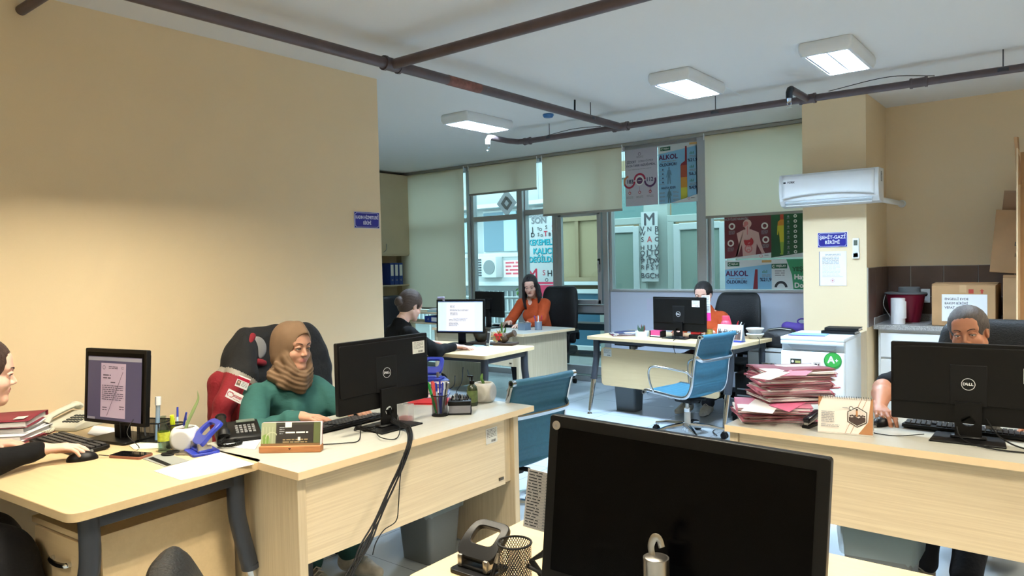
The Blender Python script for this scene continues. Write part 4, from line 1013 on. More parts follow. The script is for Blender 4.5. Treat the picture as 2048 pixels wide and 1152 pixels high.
# ================================================================== people
class Field:
    """implicit surface from smoothly joined rounded cones and ellipsoids"""
    def __init__(s, lo, hi, h):
        s.h = h; s.lo = np.array(lo, float); n = np.ceil((np.array(hi)-s.lo)/h).astype(int)+1
        s.n = n; s.f = np.full(n, 0.5, np.float32)
        s.ax = [s.lo[i]+h*np.arange(n[i]) for i in range(3)]
    def _sub(s, lo, hi):
        a = np.maximum(0, np.floor((np.array(lo)-s.lo)/s.h).astype(int)); b = np.minimum(s.n, np.ceil((np.array(hi)-s.lo)/s.h).astype(int)+1)
        if (b <= a).any(): return None, None
        sl = tuple(slice(a[i], b[i]) for i in range(3))
        return sl, np.meshgrid(*[s.ax[i][sl[i]] for i in range(3)], indexing='ij')
    def _mix(s, sl, d, k, sub):
        f = s.f[sl]; d = d.astype(np.float32)
        if sub: d = -d; h = np.clip(0.5-0.5*(d-f)/k*-1*-1, 0, 1) if False else np.clip(0.5+0.5*(d-f)/k, 0, 1); s.f[sl] = f*(1-h)+d*h+k*h*(1-h)
        else: h = np.clip(0.5+0.5*(f-d)/k, 0, 1); s.f[sl] = f*(1-h)+d*h-k*h*(1-h)
    def cap(s, p0, p1, r0, r1=None, k=0.02, sub=False, wob=None):
        r1 = r0 if r1 is None else r1; p0 = np.array(p0, float); p1 = np.array(p1, float); m = max(r0, r1)+k*2+s.h*3
        sl, g = s._sub(np.minimum(p0, p1)-m, np.maximum(p0, p1)+m)
        if sl is None: return s
        v = p1-p0; L = v@v+1e-12; w = [g[i]-p0[i] for i in range(3)]
        t = np.clip((w[0]*v[0]+w[1]*v[1]+w[2]*v[2])/L, 0, 1)
        d = np.sqrt(sum((w[i]-t*v[i])**2 for i in range(3)))-(r0+(r1-r0)*t)
        if wob is not None: d = d+wob(g, t)
        s._mix(sl, d, k, sub); return s
    def chain(s, P, R, k=0.02, **kw):
        for i in range(len(P)-1): s.cap(P[i], P[i+1], R[i], R[i+1], k, **kw)
        return s
    def ell(s, c, r, k=0.02, R=None, sub=False):
        c = np.array(c, float); r = np.array(r, float); m = max(r)+k*2+s.h*3
        sl, g = s._sub(c-m, c+m)
        if sl is None: return s
        q = [g[i]-c[i] for i in range(3)]
        if R is not None: q = [sum(R[j][i]*q[j] for j in range(3)) for i in range(3)]
        k0 = np.sqrt(sum((q[i]/r[i])**2 for i in range(3)))+1e-9; k1 = np.sqrt(sum((q[i]/r[i]**2)**2 for i in range(3)))+1e-9
        s._mix(sl, k0*(k0-1)/k1, k, sub); return s
    def warp(s, fn): s.f += fn(*np.meshgrid(*s.ax, indexing='ij')).astype(np.float32); return s
    def mesh(s):
        f = s.f; n = f.shape; ins = f < 0
        c = np.zeros([n[0]-1, n[1]-1, n[2]-1], np.int8)
        for i in (0, 1):
            for j in (0, 1):
                for k in (0, 1): c += ins[i:n[0]-1+i, j:n[1]-1+j, k:n[2]-1+k]
        act = (c > 0) & (c < 8); idx = np.full(act.shape, -1, np.int64); A = np.argwhere(act); idx[act] = np.arange(len(A))
        acc = np.zeros((len(A), 3)); cnt = np.zeros(len(A)); cs = [(i, j, k) for i in (0, 1) for j in (0, 1) for k in (0, 1)]
        for a in cs:
            for ax in range(3):
                if a[ax]: continue
                b = list(a); b[ax] = 1
                fa = f[A[:, 0]+a[0], A[:, 1]+a[1], A[:, 2]+a[2]]; fb = f[A[:, 0]+b[0], A[:, 1]+b[1], A[:, 2]+b[2]]
                m = (fa < 0) != (fb < 0); t = np.where(m, fa/np.where(m, fa-fb, 1), 0)
                p = np.array(a, float)[None, :].repeat(len(A), 0); p[:, ax] += t
                acc[m] += p[m]; cnt[m] += 1
        V = s.lo+(A+acc/cnt[:, None])*s.h
        Q = []
        for ax in range(3):
            u, v = (ax+1) % 3, (ax+2) % 3
            sl0 = [slice(None)]*3; sl1 = [slice(None)]*3; sl0[ax] = slice(0, -1); sl1[ax] = slice(1, None)
            ch = ins[tuple(sl0)] != ins[tuple(sl1)]; E = np.argwhere(ch)
            E = E[(E[:, u] > 0) & (E[:, v] > 0) & (E[:, u] < n[u]-1) & (E[:, v] < n[v]-1)]
            flip = ins[E[:, 0], E[:, 1], E[:, 2]]
            def cell(du, dv): q = E.copy(); q[:, u] -= du; q[:, v] -= dv; return idx[q[:, 0], q[:, 1], q[:, 2]]
            q = np.stack([cell(0, 0), cell(1, 0), cell(1, 1), cell(0, 1)], 1); q[~flip] = q[~flip][:, ::-1]
            Q.append(q)
        Q = np.concatenate(Q); Q = Q[(Q >= 0).all(1)]
        return V, Q
def mesh_obj(name, VQ, mats, parent=None, matfn=None, label=None, smooth_it=0):
    V, Q = VQ; me = bpy.data.meshes.new(name)
    if smooth_it:
        for _ in range(smooth_it):
            acc = np.zeros_like(V); c = np.zeros(len(V))
            for i in range(4):
                for j in ((i+1) % 4, (i+3) % 4): np.add.at(acc, Q[:, i], V[Q[:, j]]); np.add.at(c, Q[:, i], 1)
            V = V*0.5+0.5*acc/np.maximum(c, 1)[:, None]
    me.vertices.add(len(V)); me.vertices.foreach_set('co', V.astype(np.float32).ravel())
    me.loops.add(Q.size); me.loops.foreach_set('vertex_index', Q.ravel().astype(np.int32))
    me.polygons.add(len(Q)); me.polygons.foreach_set('loop_start', np.arange(0, Q.size, 4, dtype=np.int32)); me.polygons.foreach_set('loop_total', np.full(len(Q), 4, np.int32))
    for m in mats: me.materials.append(m)
    if matfn is not None: me.polygons.foreach_set('material_index', matfn(V[Q].mean(1)).astype(np.int32))
    me.update(calc_edges=True); me.validate(); me.shade_smooth()
    o = bpy.data.objects.new(name, me); COL.objects.link(o)
    if parent is not None: o.parent = parent
    if label: o['label'] = label
    return o
def joinVQ(L):
    V = []; Q = []; n = 0
    for v, q in L: V.append(v); Q.append(q+n); n += len(v)
    return np.concatenate(V), np.concatenate(Q)
def xf(VQ, M):
    M = np.array(M); V, Q = VQ; return V @ M[:3, :3].T+M[:3, 3], Q
EYEW = mat('eye_white', (226, 222, 216), 0.25); IRIS = mat('iris_brown', (44, 28, 20), 0.15); BROW = mat('brow_hair', (44, 32, 28), 0.8); LASH = mat('lash_dark', (26, 20, 20), 0.7)
def skin_mat(name, rgb): return mat(name, rgb, 0.48, noise=0.03, nscale=25, sss=0.08, spec=0.35)
def head_field(ears=True):
    f = Field((-0.10, -0.13, -0.20), (0.10, 0.135, 0.135), 0.0034)
    f.ell((0, -0.018, 0.032), (0.073, 0.092, 0.084), 0.02)
    f.ell((0, 0.018, -0.028), (0.060, 0.070, 0.080), 0.02)
    for s in (-1, 1):
        f.cap((s*0.052, -0.005, -0.055), (s*0.016, 0.066, -0.094), 0.021, 0.016, 0.03)
        f.ell((s*0.036, 0.056, -0.034), (0.024, 0.022, 0.022), 0.025)
        f.cap((s*0.012, 0.080, 0.020), (s*0.046, 0.066, 0.022), 0.010, 0.008, 0.02)
    f.ell((0, 0.068, -0.096), (0.017, 0.017, 0.015), 0.025)
    f.ell((0, 0.052, 0.052), (0.052, 0.030, 0.035), 0.03)
    for s in (-1, 1): f.ell((s*0.030, 0.094, 0.000), (0.019, 0.017, 0.011), 0.012, sub=True)
    f.cap((0, 0.080, 0.012), (0, 0.102, -0.027), 0.0062, 0.0088, 0.012)
    for s in (-1, 1): f.ell((s*0.0095, 0.092, -0.033), (0.0072, 0.009, 0.0065), 0.008)
    for s in (-1, 1):
        f.cap((s*0.016, 0.081, 0.0045), (s*0.030, 0.0850, 0.0078), 0.0042, 0.0056, 0.004); f.cap((s*0.030, 0.0850, 0.0078), (s*0.045, 0.074, 0.003), 0.0056, 0.004, 0.004)
        f.cap((s*0.017, 0.081, -0.007), (s*0.031, 0.083, -0.0105), 0.003, 0.0035, 0.005); f.cap((s*0.031, 0.083, -0.0105), (s*0.044, 0.073, -0.004), 0.0035, 0.0025, 0.005)
    f.ell((0, 0.076, -0.060), (0.026, 0.0145, 0.016), 0.014)
    f.cap((-0.023, 0.081, -0.0575), (0, 0.0905, -0.0540), 0.003, 0.0042, 0.005); f.cap((0.023, 0.081, -0.0575), (0, 0.0905, -0.0540), 0.003, 0.0042, 0.005)
    f.cap((-0.014, 0.0845, -0.0635), (0.014, 0.0845, -0.0635), 0.0058, 0.0058, 0.006)
    f.cap((-0.022, 0.0890, -0.0590), (0.022, 0.0890, -0.0590), 0.0016, 0.0016, 0.003, sub=True)
    if ears:
        for s in (-1, 1):
            f.ell((s*0.076, -0.008, -0.004), (0.008, 0.017, 0.030), 0.008); f.ell((s*0.083, -0.002, 0.0), (0.005, 0.009, 0.017), 0.004, sub=True)
    f.cap((0, -0.022, -0.05), (0, -0.038, -0.195), 0.050, 0.052, 0.03)
    return f.mesh()
HEAD = head_field()
def head_mat(C):
    x, y, z = C[:, 0], C[:, 1], C[:, 2]
    lip = ((x/0.0235)**2+((z+0.0590)/0.0090)**2 < 1) & (y > 0.07)
    return lip.astype(int)
def hand_mesh(side, curl=0.5, spread=0.1, thumb=0.5):
    """local: wrist at 0, +y to the finger tips, z up = back of the hand; side +1: thumb towards +x"""
    f = Field((-0.075, -0.06, -0.075), (0.075, 0.205, 0.05), 0.0032)
    f.cap((0, -0.055, 0), (0, 0.0, 0), 0.026, 0.024, 0.01)
    f.ell((0, 0.012, 0), (0.028, 0.03, 0.019), 0.015)
    for i, x in enumerate((0.027, 0.009, -0.009, -0.026)):
        f.cap((x*0.6*side, 0.01, 0.0), (x*side, 0.078-0.004*i*(i > 1), 0.002), 0.0135, 0.0108, 0.010)
    L = [(0.040, 0.025, 0.020), (0.045, 0.028, 0.021), (0.041, 0.026, 0.020), (0.032, 0.020, 0.018)]
    for i, x in enumerate((0.027, 0.009, -0.009, -0.026)):
        p = np.array([x*side, 0.078-0.004*i*(i > 1), 0.002]); a = 0.12+curl*0.25; yaw = (1.5-i)*spread*side
        r = (0.0092, 0.0095, 0.0090, 0.0080)[i]
        for j, l in enumerate(L[i]):
            d = np.array([math.sin(yaw)*math.cos(a), math.cos(yaw)*math.cos(a), -math.sin(a)])
            q = p+d*l; f.cap(p, q, r-0.0006*j, r-0.0006*(j+1), 0.0028); p = q; a += curl*(0.75+0.1*i)
    p = np.array([0.018*side, 0.015, -0.006]); q = np.array([0.044*side, 0.045, -0.018]); w = np.array([(0.052-0.01*thumb)*side, 0.078, -0.024]); e = np.array([(0.050-0.018*thumb)*side, 0.104, -0.026])
    f.cap(p, q, 0.0155, 0.0125, 0.01); f.cap(q, w, 0.0120, 0.0098, 0.004); f.cap(w, e, 0.0098, 0.0080, 0.003)
    return f.mesh()
def frame_from(o, fwd, up):
    f = Vector(fwd).normalized(); u = Vector(up); u = (u-f*u.dot(f)).normalized(); r = f.cross(u)
    M = Matrix.Identity(4)
    for i in range(3): M[i][0] = r[i]; M[i][1] = f[i]; M[i][2] = u[i]; M[i][3] = o[i]
    return M
def ik(S_, W_, l1, l2, hint):
    S_, W_ = Vector(S_), Vector(W_); d = W_-S_; D = d.length
    if D > (l1+l2)*0.985:
        k = D/((l1+l2)*0.985); l1 *= k; l2 *= k
    a = (l1*l1-l2*l2+D*D)/(2*D); h = math.sqrt(max(0, l1*l1-a*a)); n = Vector(hint); dn = d.normalized(); n = (n-dn*n.dot(dn)).normalized()
    return S_+dn*a+n*h
def wr(amp, f1=34, f2=61, ph=0.0):
    """soft cloth folds"""
    return lambda x, y, z: amp*(np.sin(x*f1+z*f2*0.8+2*np.sin(y*21+ph)+ph)*np.sin(y*f1*1.1-z*f1*0.9+1.7*np.sin(x*18)+ph*2)+0.5*np.sin((x+y)*f2+z*19+ph))
def person(label, hip, yaw, head, hyaw=0.0, hpitch=0.0, hroll=0.0, handR=None, handL=None, dirR=None, dirL=None, elbR=(0.6, -0.4, -0.6), elbL=(-0.6, -0.4, -0.6),
           skin='skin_a', rgb=(214, 168, 146), top=(60, 60, 60), topname='black_knit', sleeve=1.0, puff=0.0, trousers=(36, 38, 44), shoes=(190, 184, 172), hair=None, hairc=(38, 28, 26),
           curl=(0.35, 0.35), elbows=None, skirt=0, feet=None, bulk=1.0, topnoise=0.0016, eyes=True, wide=1.0, neckopen=0.0, lipc=(178, 116, 106)):
    """hip: pelvis centre; head: centre of the head; local +y is where the body faces"""
    root = thing('person', label, 'person', (hip[0], hip[1], 0)); O = Vector((hip[0], hip[1], 0))
    Rz = Matrix.Rotation(yaw, 4, 'Z')
    def L2(v): return Rz @ Vector(v)
    H = Vector(hip)-O; HD = Vector(head)-O
    SK = skin_mat(skin, rgb); LIP = mat(skin+'_lip', lipc, 0.4)
    MH = Matrix.Translation(HD) @ Matrix.Rotation(yaw+hyaw, 4, 'Z') @ Matrix.Rotation(hpitch, 4, 'X') @ Matrix.Rotation(hroll, 4, 'Y')
    neck = MH @ Vector((0, -0.034, -0.15)); 
    base = neck+Vector((0, 0, -0.05))+L2((0, -0.015, 0))
    chest = H.lerp(base, 0.62)+L2((0, 0.0, 0)); waist = H.lerp(base, 0.33)+L2((0, 0.005, 0))
    sw = 0.165*wide
    sh = {s: base+L2((s*sw, 0.0, -0.045)) for s in (-1, 1)}
    wrist = {1: Vector(handR)-O if handR else H+L2((0.25, 0.3, 0.12)), -1: Vector(handL)-O if handL else H+L2((-0.25, 0.3, 0.12))}
    hd = {1: Vector(dirR) if dirR else L2((-0.15, 1, 0)), -1: Vector(dirL) if dirL else L2((0.15, 1, 0))}
    elb = {s: ik(sh[s], wrist[s], 0.27, 0.25, L2(elbR if s > 0 else elbL)) for s in (1, -1)}
    if elbows:
        for s_ in elbows: elb[s_] = Vector(elbows[s_])-O
    hips = {s: H+L2((s*0.085, 0.02, -0.01)) for s in (-1, 1)}
    fl = feet or {1: (0.10, 0.42), -1: (-0.10, 0.40)}
    ank = {s: Vector((L2((fl[s][0], fl[s][1], 0)).x, L2((fl[s][0], fl[s][1], 0)).y, 0.085))+Vector((H.x, H.y, 0)) for s in (1, -1)}
    knee = {s: ik(hips[s], ank[s], 0.43, 0.41, L2((s*0.12, 1, 0.9))) for s in (1, -1)}
    allp = [H, base, waist]+list(sh.values())+list(elb.values())+list(wrist.values())+list(knee.values())+list(ank.values())
    lo = [min(p[i] for p in allp)-0.26 for i in range(3)]; hi = [max(p[i] for p in allp)+0.26 for i in range(3)]
    lo[2] = max(lo[2], -0.05)
    # body: skin surface, one mesh
    f = Field(lo, hi, 0.0075)
    f.cap(neck+Vector((0, 0, 0.02)), base, 0.050, 0.058, 0.03)
    f.chain([base+Vector((0, 0, -0.05)), chest, waist, H], [0.085*bulk, 0.105*bulk, 0.10*bulk, 0.115*bulk], 0.05)
    f.cap(sh[-1], sh[1], 0.045, 0.045, 0.05)
    for s in (1, -1):
        f.cap(base+L2((s*0.03, 0, 0.0)), sh[s], 0.04, 0.045, 0.04)
        f.chain([sh[s], elb[s]], [0.045*bulk, 0.037*bulk], 0.02); f.chain([elb[s], elb[s].lerp(wrist[s], 0.3), wrist[s]], [0.036*bulk, 0.037*bulk, 0.0245], 0.015)
        f.chain([hips[s], knee[s]], [0.085*bulk, 0.055], 0.04); f.chain([knee[s], knee[s].lerp(ank[s], 0.35), ank[s]], [0.052, 0.052, 0.036], 0.02)
    parts = [f.mesh()]
    def matf(C): return np.zeros(len(C))
    hs = HEAD; Hm = xf(hs, MH); parts.append(Hm)
    n0 = len(parts[0][1]); lipidx = head_mat(hs[0][hs[1]].mean(1)); idx = np.zeros(n0, int); idxs = [idx, lipidx]
    for s in (1, -1):
        hm = hand_mesh(-s, curl[0 if s > 0 else 1]); up = (0, 0, 1); d_ = hd[s]
        M = frame_from(wrist[s], d_, up); q = xf(hm, M); parts.append(q); idxs.append(np.zeros(len(q[1]), int))
    V, Q = joinVQ(parts); mi = np.concatenate(idxs)
    body = mesh_obj('body', (V, Q), [SK, LIP], root, matfn=lambda C: mi)
    # nails
    # eyes, brows
    if eyes:
        for s in (-1, 1):
            mb = MB(); mb.sph((s*0.0305, 0.0718, -0.001), 0.0126, EYEW, n=16, M=MH); e = mb.build('eye', body)
            mb = MB(); mb.sph((s*0.0300, 0.0782, -0.0025), 0.0067, IRIS, (1, 0.95, 1), n=12, M=MH); mb.build('iris', e)
            mb = MB(); mb.tube([MH @ Vector(p) for p in bez([(s*0.017, 0.0845, 0.000), (s*0.024, 0.0895, 0.0030), (s*0.034, 0.0880, 0.0028), (s*0.045, 0.0775, -0.001)], 4)], [0.0006]+[0.0013]*11+[0.0006], LASH, n=5); mb.build('lashes', body)
            mb = MB(); mb.tube([MH @ Vector(p) for p in bez([(s*0.012, 0.0915, 0.0195), (s*0.026, 0.0905, 0.0265), (s*0.040, 0.081, 0.0265), (s*0.051, 0.069, 0.0200)], 4)], [0.0012]+[0.0021]*6+[0.0018]*3+[0.0013]*2+[0.0006], BROW, n=6); mb.build('eyebrow', body)
    # top
    TM = mat(topname, top, 0.85, noise=0.05, nscale=30, bump=0.25, bscale=22, stretch=(1, 1, 2.5), spec=0.2)
    g = Field(lo, hi, 0.0075); e = 0.014
    g.cap(base+Vector((0,0,-0.03)), base+Vector((0,0,0.022)), 0.084, 0.076, 0.03)
    g.chain([base+Vector((0, 0, -0.075)), chest, waist, H+Vector((0, 0, -0.02))], [(0.083+e)*bulk, (0.112+e)*bulk, (0.108+e)*bulk, (0.125+e)*bulk], 0.06)
    g.cap(sh[-1], sh[1], 0.052, 0.052, 0.06)
    for s in (-1, 1):
        g.ell(chest+L2((s*0.07, 0.085*bulk, -0.01)), (0.07, 0.055, 0.065), 0.05)
        g.cap(base+L2((s*0.045, -0.005, -0.015)), sh[s], 0.042, 0.053, 0.03)
    for s in (1, -1):
        fr = sleeve; r0, r1, r2 = (0.060+puff*0.3)*bulk, (0.052+puff)*bulk, 0.036+puff*0.3
        if sleeve >= 1: g.chain([sh[s], elb[s], elb[s].lerp(wrist[s], 0.8), wrist[s].lerp(elb[s], 0.06)], [r0, r1, r2+puff*0.5, 0.033], 0.02)
        elif sleeve > 0.5:
            g.chain([sh[s], elb[s], elb[s].lerp(wrist[s], (sleeve-0.5)*2)], [r0, r1, r2+0.01], 0.02)
        else: g.chain([sh[s], sh[s].lerp(elb[s], sleeve*2)], [r0, r1+0.01], 0.02)
    g.cap(neck+Vector((0, 0, 0.05))+L2((0, 0.012, 0)), base+L2((0, 0.012, 0.03)), 0.054, 0.050+neckopen*0.3, 0.010, sub=True)
    if neckopen: g.cap(base+L2((0, 0.10, -0.02)), base+L2((0, 0.12, -0.02-neckopen)), 0.035, 0.008, 0.015, sub=True)
    g.warp(wr(topnoise*1.5, ph=hip[0]))
    mesh_obj('blouse', g.mesh(), [TM], root, smooth_it=1)
    # trousers and shoes
    TR = mat('trousers_%02x%02x%02x' % trousers, trousers, 0.85, bump=0.2, bscale=60)
    t = Field(lo, hi, 0.009)
    t.cap(hips[-1], hips[1], 0.125*bulk, 0.125*bulk, 0.05)
    for s in (1, -1):
        t.chain([hips[s], knee[s]], [0.105*bulk, 0.078], 0.04); t.chain([knee[s], ank[s]+Vector((0, 0, 0.03))], [0.076, 0.062], 0.03)
    if skirt:
        for s in (1, -1): t.chain([H+Vector((0, 0, 0.02)), knee[s].lerp(hips[s], 0.2)+Vector((0, 0, -0.02)), knee[s]+Vector((0, 0, -0.16))], [0.15, skirt, skirt*0.9], 0.08)
    t.warp(wr(0.002, 25, 40)); mesh_obj('trousers', t.mesh(), [TR], root)
    SH = mat('shoe_%02x%02x%02x' % shoes, shoes, 0.7, noise=0.12, nscale=50); SO = mat('shoe_sole', (206, 200, 188), 0.7)
    for s in (1, -1):
        a = ank[s]; u = Field((a.x-0.22, a.y-0.22, -0.02), (a.x+0.22, a.y+0.22, 0.16), 0.006); fw = L2((s*0.12, 1, 0)).normalized()
        u.chain([a+Vector((0, 0, 0.01)), a-fw*0.03+Vector((0, 0, -0.035))], [0.047, 0.042], 0.03); u.chain([a+Vector((0, 0, -0.03)), a+fw*0.09+Vector((0, 0, -0.045)), a+fw*0.17+Vector((0, 0, -0.052))], [0.042, 0.040, 0.03], 0.03)
        V_, Q_ = u.mesh(); V_[:, 2] = np.maximum(V_[:, 2], 0.012)
        so = mesh_obj('shoe', (V_, Q_), [SH, SO], root, matfn=lambda C: (C[:, 2] < 0.032).astype(int))
        mb = MB()
        for i in range(5):
            c = a+fw*(0.045+0.02*i)+Vector((0, 0, 0.030-0.010*i)); sd = Vector((-fw.y, fw.x, 0))
            mb.tube([c-sd*0.026-Vector((0, 0, 0.012)), c+Vector((0, 0, 0.003)), c+sd*0.026-Vector((0, 0, 0.012))], 0.0036, SO, n=5)
        mb.build('laces', so)
    # hair
    if hair: hair(root, MH, mat('hair_%02x%02x%02x' % hairc, hairc, 0.5, noise=0.35, nscale=60, stretch=(6, 1, 1), bump=0.5, bscale=180), dict(base=base, sh=sh, L2=L2))
    return root
def cap_hair(extra, backdepth=0.0, z0=0.033, line=0.055, vol=1.0):
    def fn(root, MH, HM, K):
        f = Field((-0.14, -0.22, -0.33), (0.14, 0.13, 0.15), 0.0042)
        f.ell((0, -0.020, 0.036), (0.087*vol, 0.106, 0.097*vol), 0.02)
        f.ell((0, -0.055, -0.01), (0.070*vol, 0.066, 0.075), 0.03)
        # face opening
        f.ell((0, 0.118, -0.034), (0.080, 0.088, 0.096+line*0.1), 0.015, sub=True)
        f.ell((0, 0.09, 0.0), (0.052, 0.05, line+0.008), 0.012, sub=True)
        for s in (-1, 1): f.ell((s*0.080, 0.012, -0.025), (0.02, 0.035, 0.04), 0.01, sub=True)
        extra(f)
        f.warp(lambda x, y, z: 0.0006*np.sin(np.arctan2(x, z+0.06)*46+3*np.sin(y*40)))
        o = mesh_obj('hair', xf(f.mesh(), MH), [HM], root, smooth_it=1)
        return o
    return fn
def hair_bun(f):
    f.ell((0.0, -0.125, -0.005), (0.042, 0.034, 0.042), 0.008); f.cap((-0.03, -0.12, 0.0), (0.03, -0.125, -0.02), 0.022, 0.02, 0.008)
def hair_tied(f):
    f.ell((0, -0.115, -0.03), (0.028, 0.025, 0.03), 0.01)
def hair_long(f):
    rd = random.Random(5)
    for s in (-1, 1):
        for i in range(6):
            x = s*(0.055+0.008*i*0.6); y = -0.075+0.022*i
            f.chain([(x*0.9, y*0.8, 0.04), (s*0.082, y, -0.05), (s*(0.085+0.01*rd.random()), y+0.012, -0.14), (s*(0.082+0.012*rd.random()), y+0.03, -0.23), (s*0.07, y+0.045, -0.30+0.02*rd.random())], [0.02, 0.019, 0.018, 0.016, 0.006], 0.012)
    for i in range(6): f.chain([(-0.05+0.02*i, -0.09, 0.02), (-0.055+0.022*i, -0.105, -0.12), (-0.05+0.02*i, -0.095, -0.28)], [0.02, 0.02, 0.012], 0.014)
def part_top(f): f.cap((0.012, 0.085, 0.10), (0.0, -0.05, 0.132), 0.003, 0.003, 0.01, sub=True)
# --- headscarf
def hijab(root, MH, HM, K):
    SM = mat('brown_scarf', (118, 93, 70), 0.85, noise=0.05, nscale=30, bump=0.06, bscale=300)
    f = Field((-0.17, -0.19, -0.31), (0.17, 0.18, 0.16), 0.0042)
    f.ell((0, -0.022, 0.028), (0.090, 0.114, 0.098), 0.02)
    f.ell((0, -0.03, -0.05), (0.088, 0.095, 0.100), 0.04)
    f.cap((0, 0.080, 0.068), (0, 0.03, 0.108), 0.014, 0.02, 0.04)
    f.chain([(-0.062, 0.035, -0.05), (-0.050, 0.062, -0.112), (0.0, 0.085, -0.142), (0.050, 0.062, -0.112), (0.062, 0.035, -0.05)], [0.026]*5, 0.02)
    f.chain([(-0.078, 0.0, -0.09), (-0.062, 0.055, -0.148), (0.0, 0.085, -0.180), (0.062, 0.055, -0.148), (0.078, 0.0, -0.09)], [0.026]*5, 0.014)
    f.chain([(-0.09, -0.03, -0.14), (-0.07, 0.04, -0.185), (-0.01, 0.075, -0.205), (0.07, 0.04, -0.18), (0.09, -0.03, -0.14)], [0.026]*5, 0.02)
    f.ell((0, -0.03, -0.16), (0.10, 0.085, 0.06), 0.03)
    f.ell((0, 0.100, -0.006), (0.052, 0.074, 0.084), 0.008, sub=True)
    f.warp(lambda x, y, z: 0.0021*np.sin(np.sqrt((x*1.15)**2+((z+0.0)*0.85)**2+(y*0.35)**2)*330+1.6*np.sin(x*20+1)+1.2*np.sin(z*26)+0.8*np.sin(y*24))*np.clip((0.0-z)*14, 0.10, 1))
    o = mesh_obj('headscarf', xf(f.mesh(), MH), [SM], root, smooth_it=1)
    g = Field((-0.1, -0.1, -0.1), (0.1, 0.13, 0.15), 0.005)
    g.ell((0, -0.015, 0.032), (0.079, 0.098, 0.090), 0.01); g.ell((0, 0.11, -0.028), (0.075, 0.08, 0.080), 0.01, sub=True)
    mesh_obj('under_cap', xf(g.mesh(), MH), [mat('under_cap_brown', (62, 44, 36), 0.8)], root, label='dark brown under-cap at the forehead')
R_ = math.radians
person('woman in a brown headscarf and teal blouse sitting at the long pale desk', (-3.27, 2.34, 0.55), R_(-90), (-3.145, 2.185, 1.085), hyaw=R_(3), hpitch=R_(-6), hroll=R_(-3),
       handR=(-2.86, 2.02, 0.785), handL=(-2.80, 2.28, 0.785), dirR=(1, 0.35, -0.05), dirL=(1, -0.15, -0.05), elbR=(0.9, -0.2, -0.7), elbL=(-0.8, -0.3, -0.7),
       skin='skin_light', rgb=(192, 145, 122), top=(50, 92, 88), topname='teal_blouse', sleeve=1.0, puff=0.016, trousers=(36, 78, 76), hair=hijab, bulk=1.04, wide=1.0, topnoise=0.002,
       feet={1: (0.34, 0.46), -1: (0.13, 0.50)})
person('woman in a black top at the left edge with her hand on the mouse', (-3.10, 0.42, 0.55), R_(-8), (-3.11, 0.85, 1.13), hyaw=R_(-3), hpitch=R_(-10),
       skirt=0.13, elbows={1: (-3.04, 0.80, 0.805)}, handR=(-3.11, 1.03, 0.812), handL=(-3.52, 0.98, 0.785), dirR=(0.38, 1, -0.05), dirL=(0.45, 0.8, -0.05), elbR=(0.8, -0.6, -0.5), elbL=(-0.8, -0.5, -0.5),
       skin='skin_pale', rgb=(226, 182, 164), top=(12, 12, 14), topname='black_knit', sleeve=1.0, trousers=(20, 20, 24), hair=cap_hair(hair_bun), hairc=(58, 40, 34), curl=(0.38, 0.6), feet={1: (0.12, 0.45), -1: (-0.12, 0.35)})
person('woman with a low hair bun in a black top, turned towards the bright screen', (-4.50, 3.98, 0.56), R_(-20), (-4.40, 4.22, 1.145), hyaw=R_(10), hpitch=R_(-22),
       handR=(-4.17, 4.50, 0.785), handL=(-4.62, 4.60, 0.785), dirR=(0.75, 0.7, -0.05), dirL=(0.3, 1, 0), elbR=(0.7, -0.5, -0.6), elbL=(-0.7, -0.4, -0.6),
       skin='skin_pale', top=(12, 12, 14), topname='black_knit', sleeve=1.0, puff=0.004, trousers=(22, 22, 26), hair=cap_hair(hair_bun, vol=1.05), hairc=(66, 50, 42), curl=(0.25, 0.3), bulk=1.05)
person('woman with long dark hair in an orange blouse at the white desk by the windows', (-5.03, 6.98, 0.58), R_(186), (-5.09, 6.83, 1.215), hyaw=R_(22), hpitch=R_(-20), hroll=R_(4),
       handR=(-5.22, 6.55, 0.79), handL=(-4.92, 6.50, 0.79), dirR=(0.1, -1, 0), dirL=(-0.5, -1, 0), skin='skin_pale', top=(176, 74, 38), topname='orange_blouse', sleeve=0.85, puff=0.012, trousers=(40, 42, 50),
       hair=cap_hair(lambda f: (hair_long(f), part_top(f))), hairc=(30, 24, 26), neckopen=0.07)
person('woman in an orange top mostly hidden behind the far monitor', (-2.86, 6.92, 0.54), R_(178), (-2.93, 6.80, 1.128), hyaw=R_(6), hpitch=R_(-14),
       handR=(-3.06, 6.52, 0.785), handL=(-2.70, 6.50, 0.785), dirR=(0.2, -1, 0), dirL=(-0.3, -1, 0), skin='skin_pale', top=(176, 74, 38), topname='orange_blouse', sleeve=0.95, puff=0.01, trousers=(40, 42, 50), hair=cap_hair(hair_tied), hairc=(26, 22, 24))
person('woman with greying tied-back hair in a black T-shirt behind the right-hand monitor', (-0.42, 4.22, 0.55), R_(180), (-0.415, 4.10, 1.095), hyaw=R_(-4), hpitch=R_(-4), hroll=R_(7),
       handR=(-0.69, 3.50, 0.798), handL=(-0.10, 3.56, 0.79), dirR=(0.42, -1, -0.06), dirL=(-0.4, -1, -0.05), elbows={1: (-0.735, 3.80, 0.84)}, elbL=(-0.9, -0.2, -0.5),
       skin='skin_tan', rgb=(176, 122, 96), top=(14, 15, 20), topname='black_tee', sleeve=0.42, trousers=(30, 32, 40), hair=cap_hair(hair_tied), hairc=(70, 62, 60), curl=(0.5, 0.4), bulk=1.15, wide=1.1, lipc=(150, 84, 76), feet={1: (0.12, 0.62), -1: (-0.05, 0.66)})
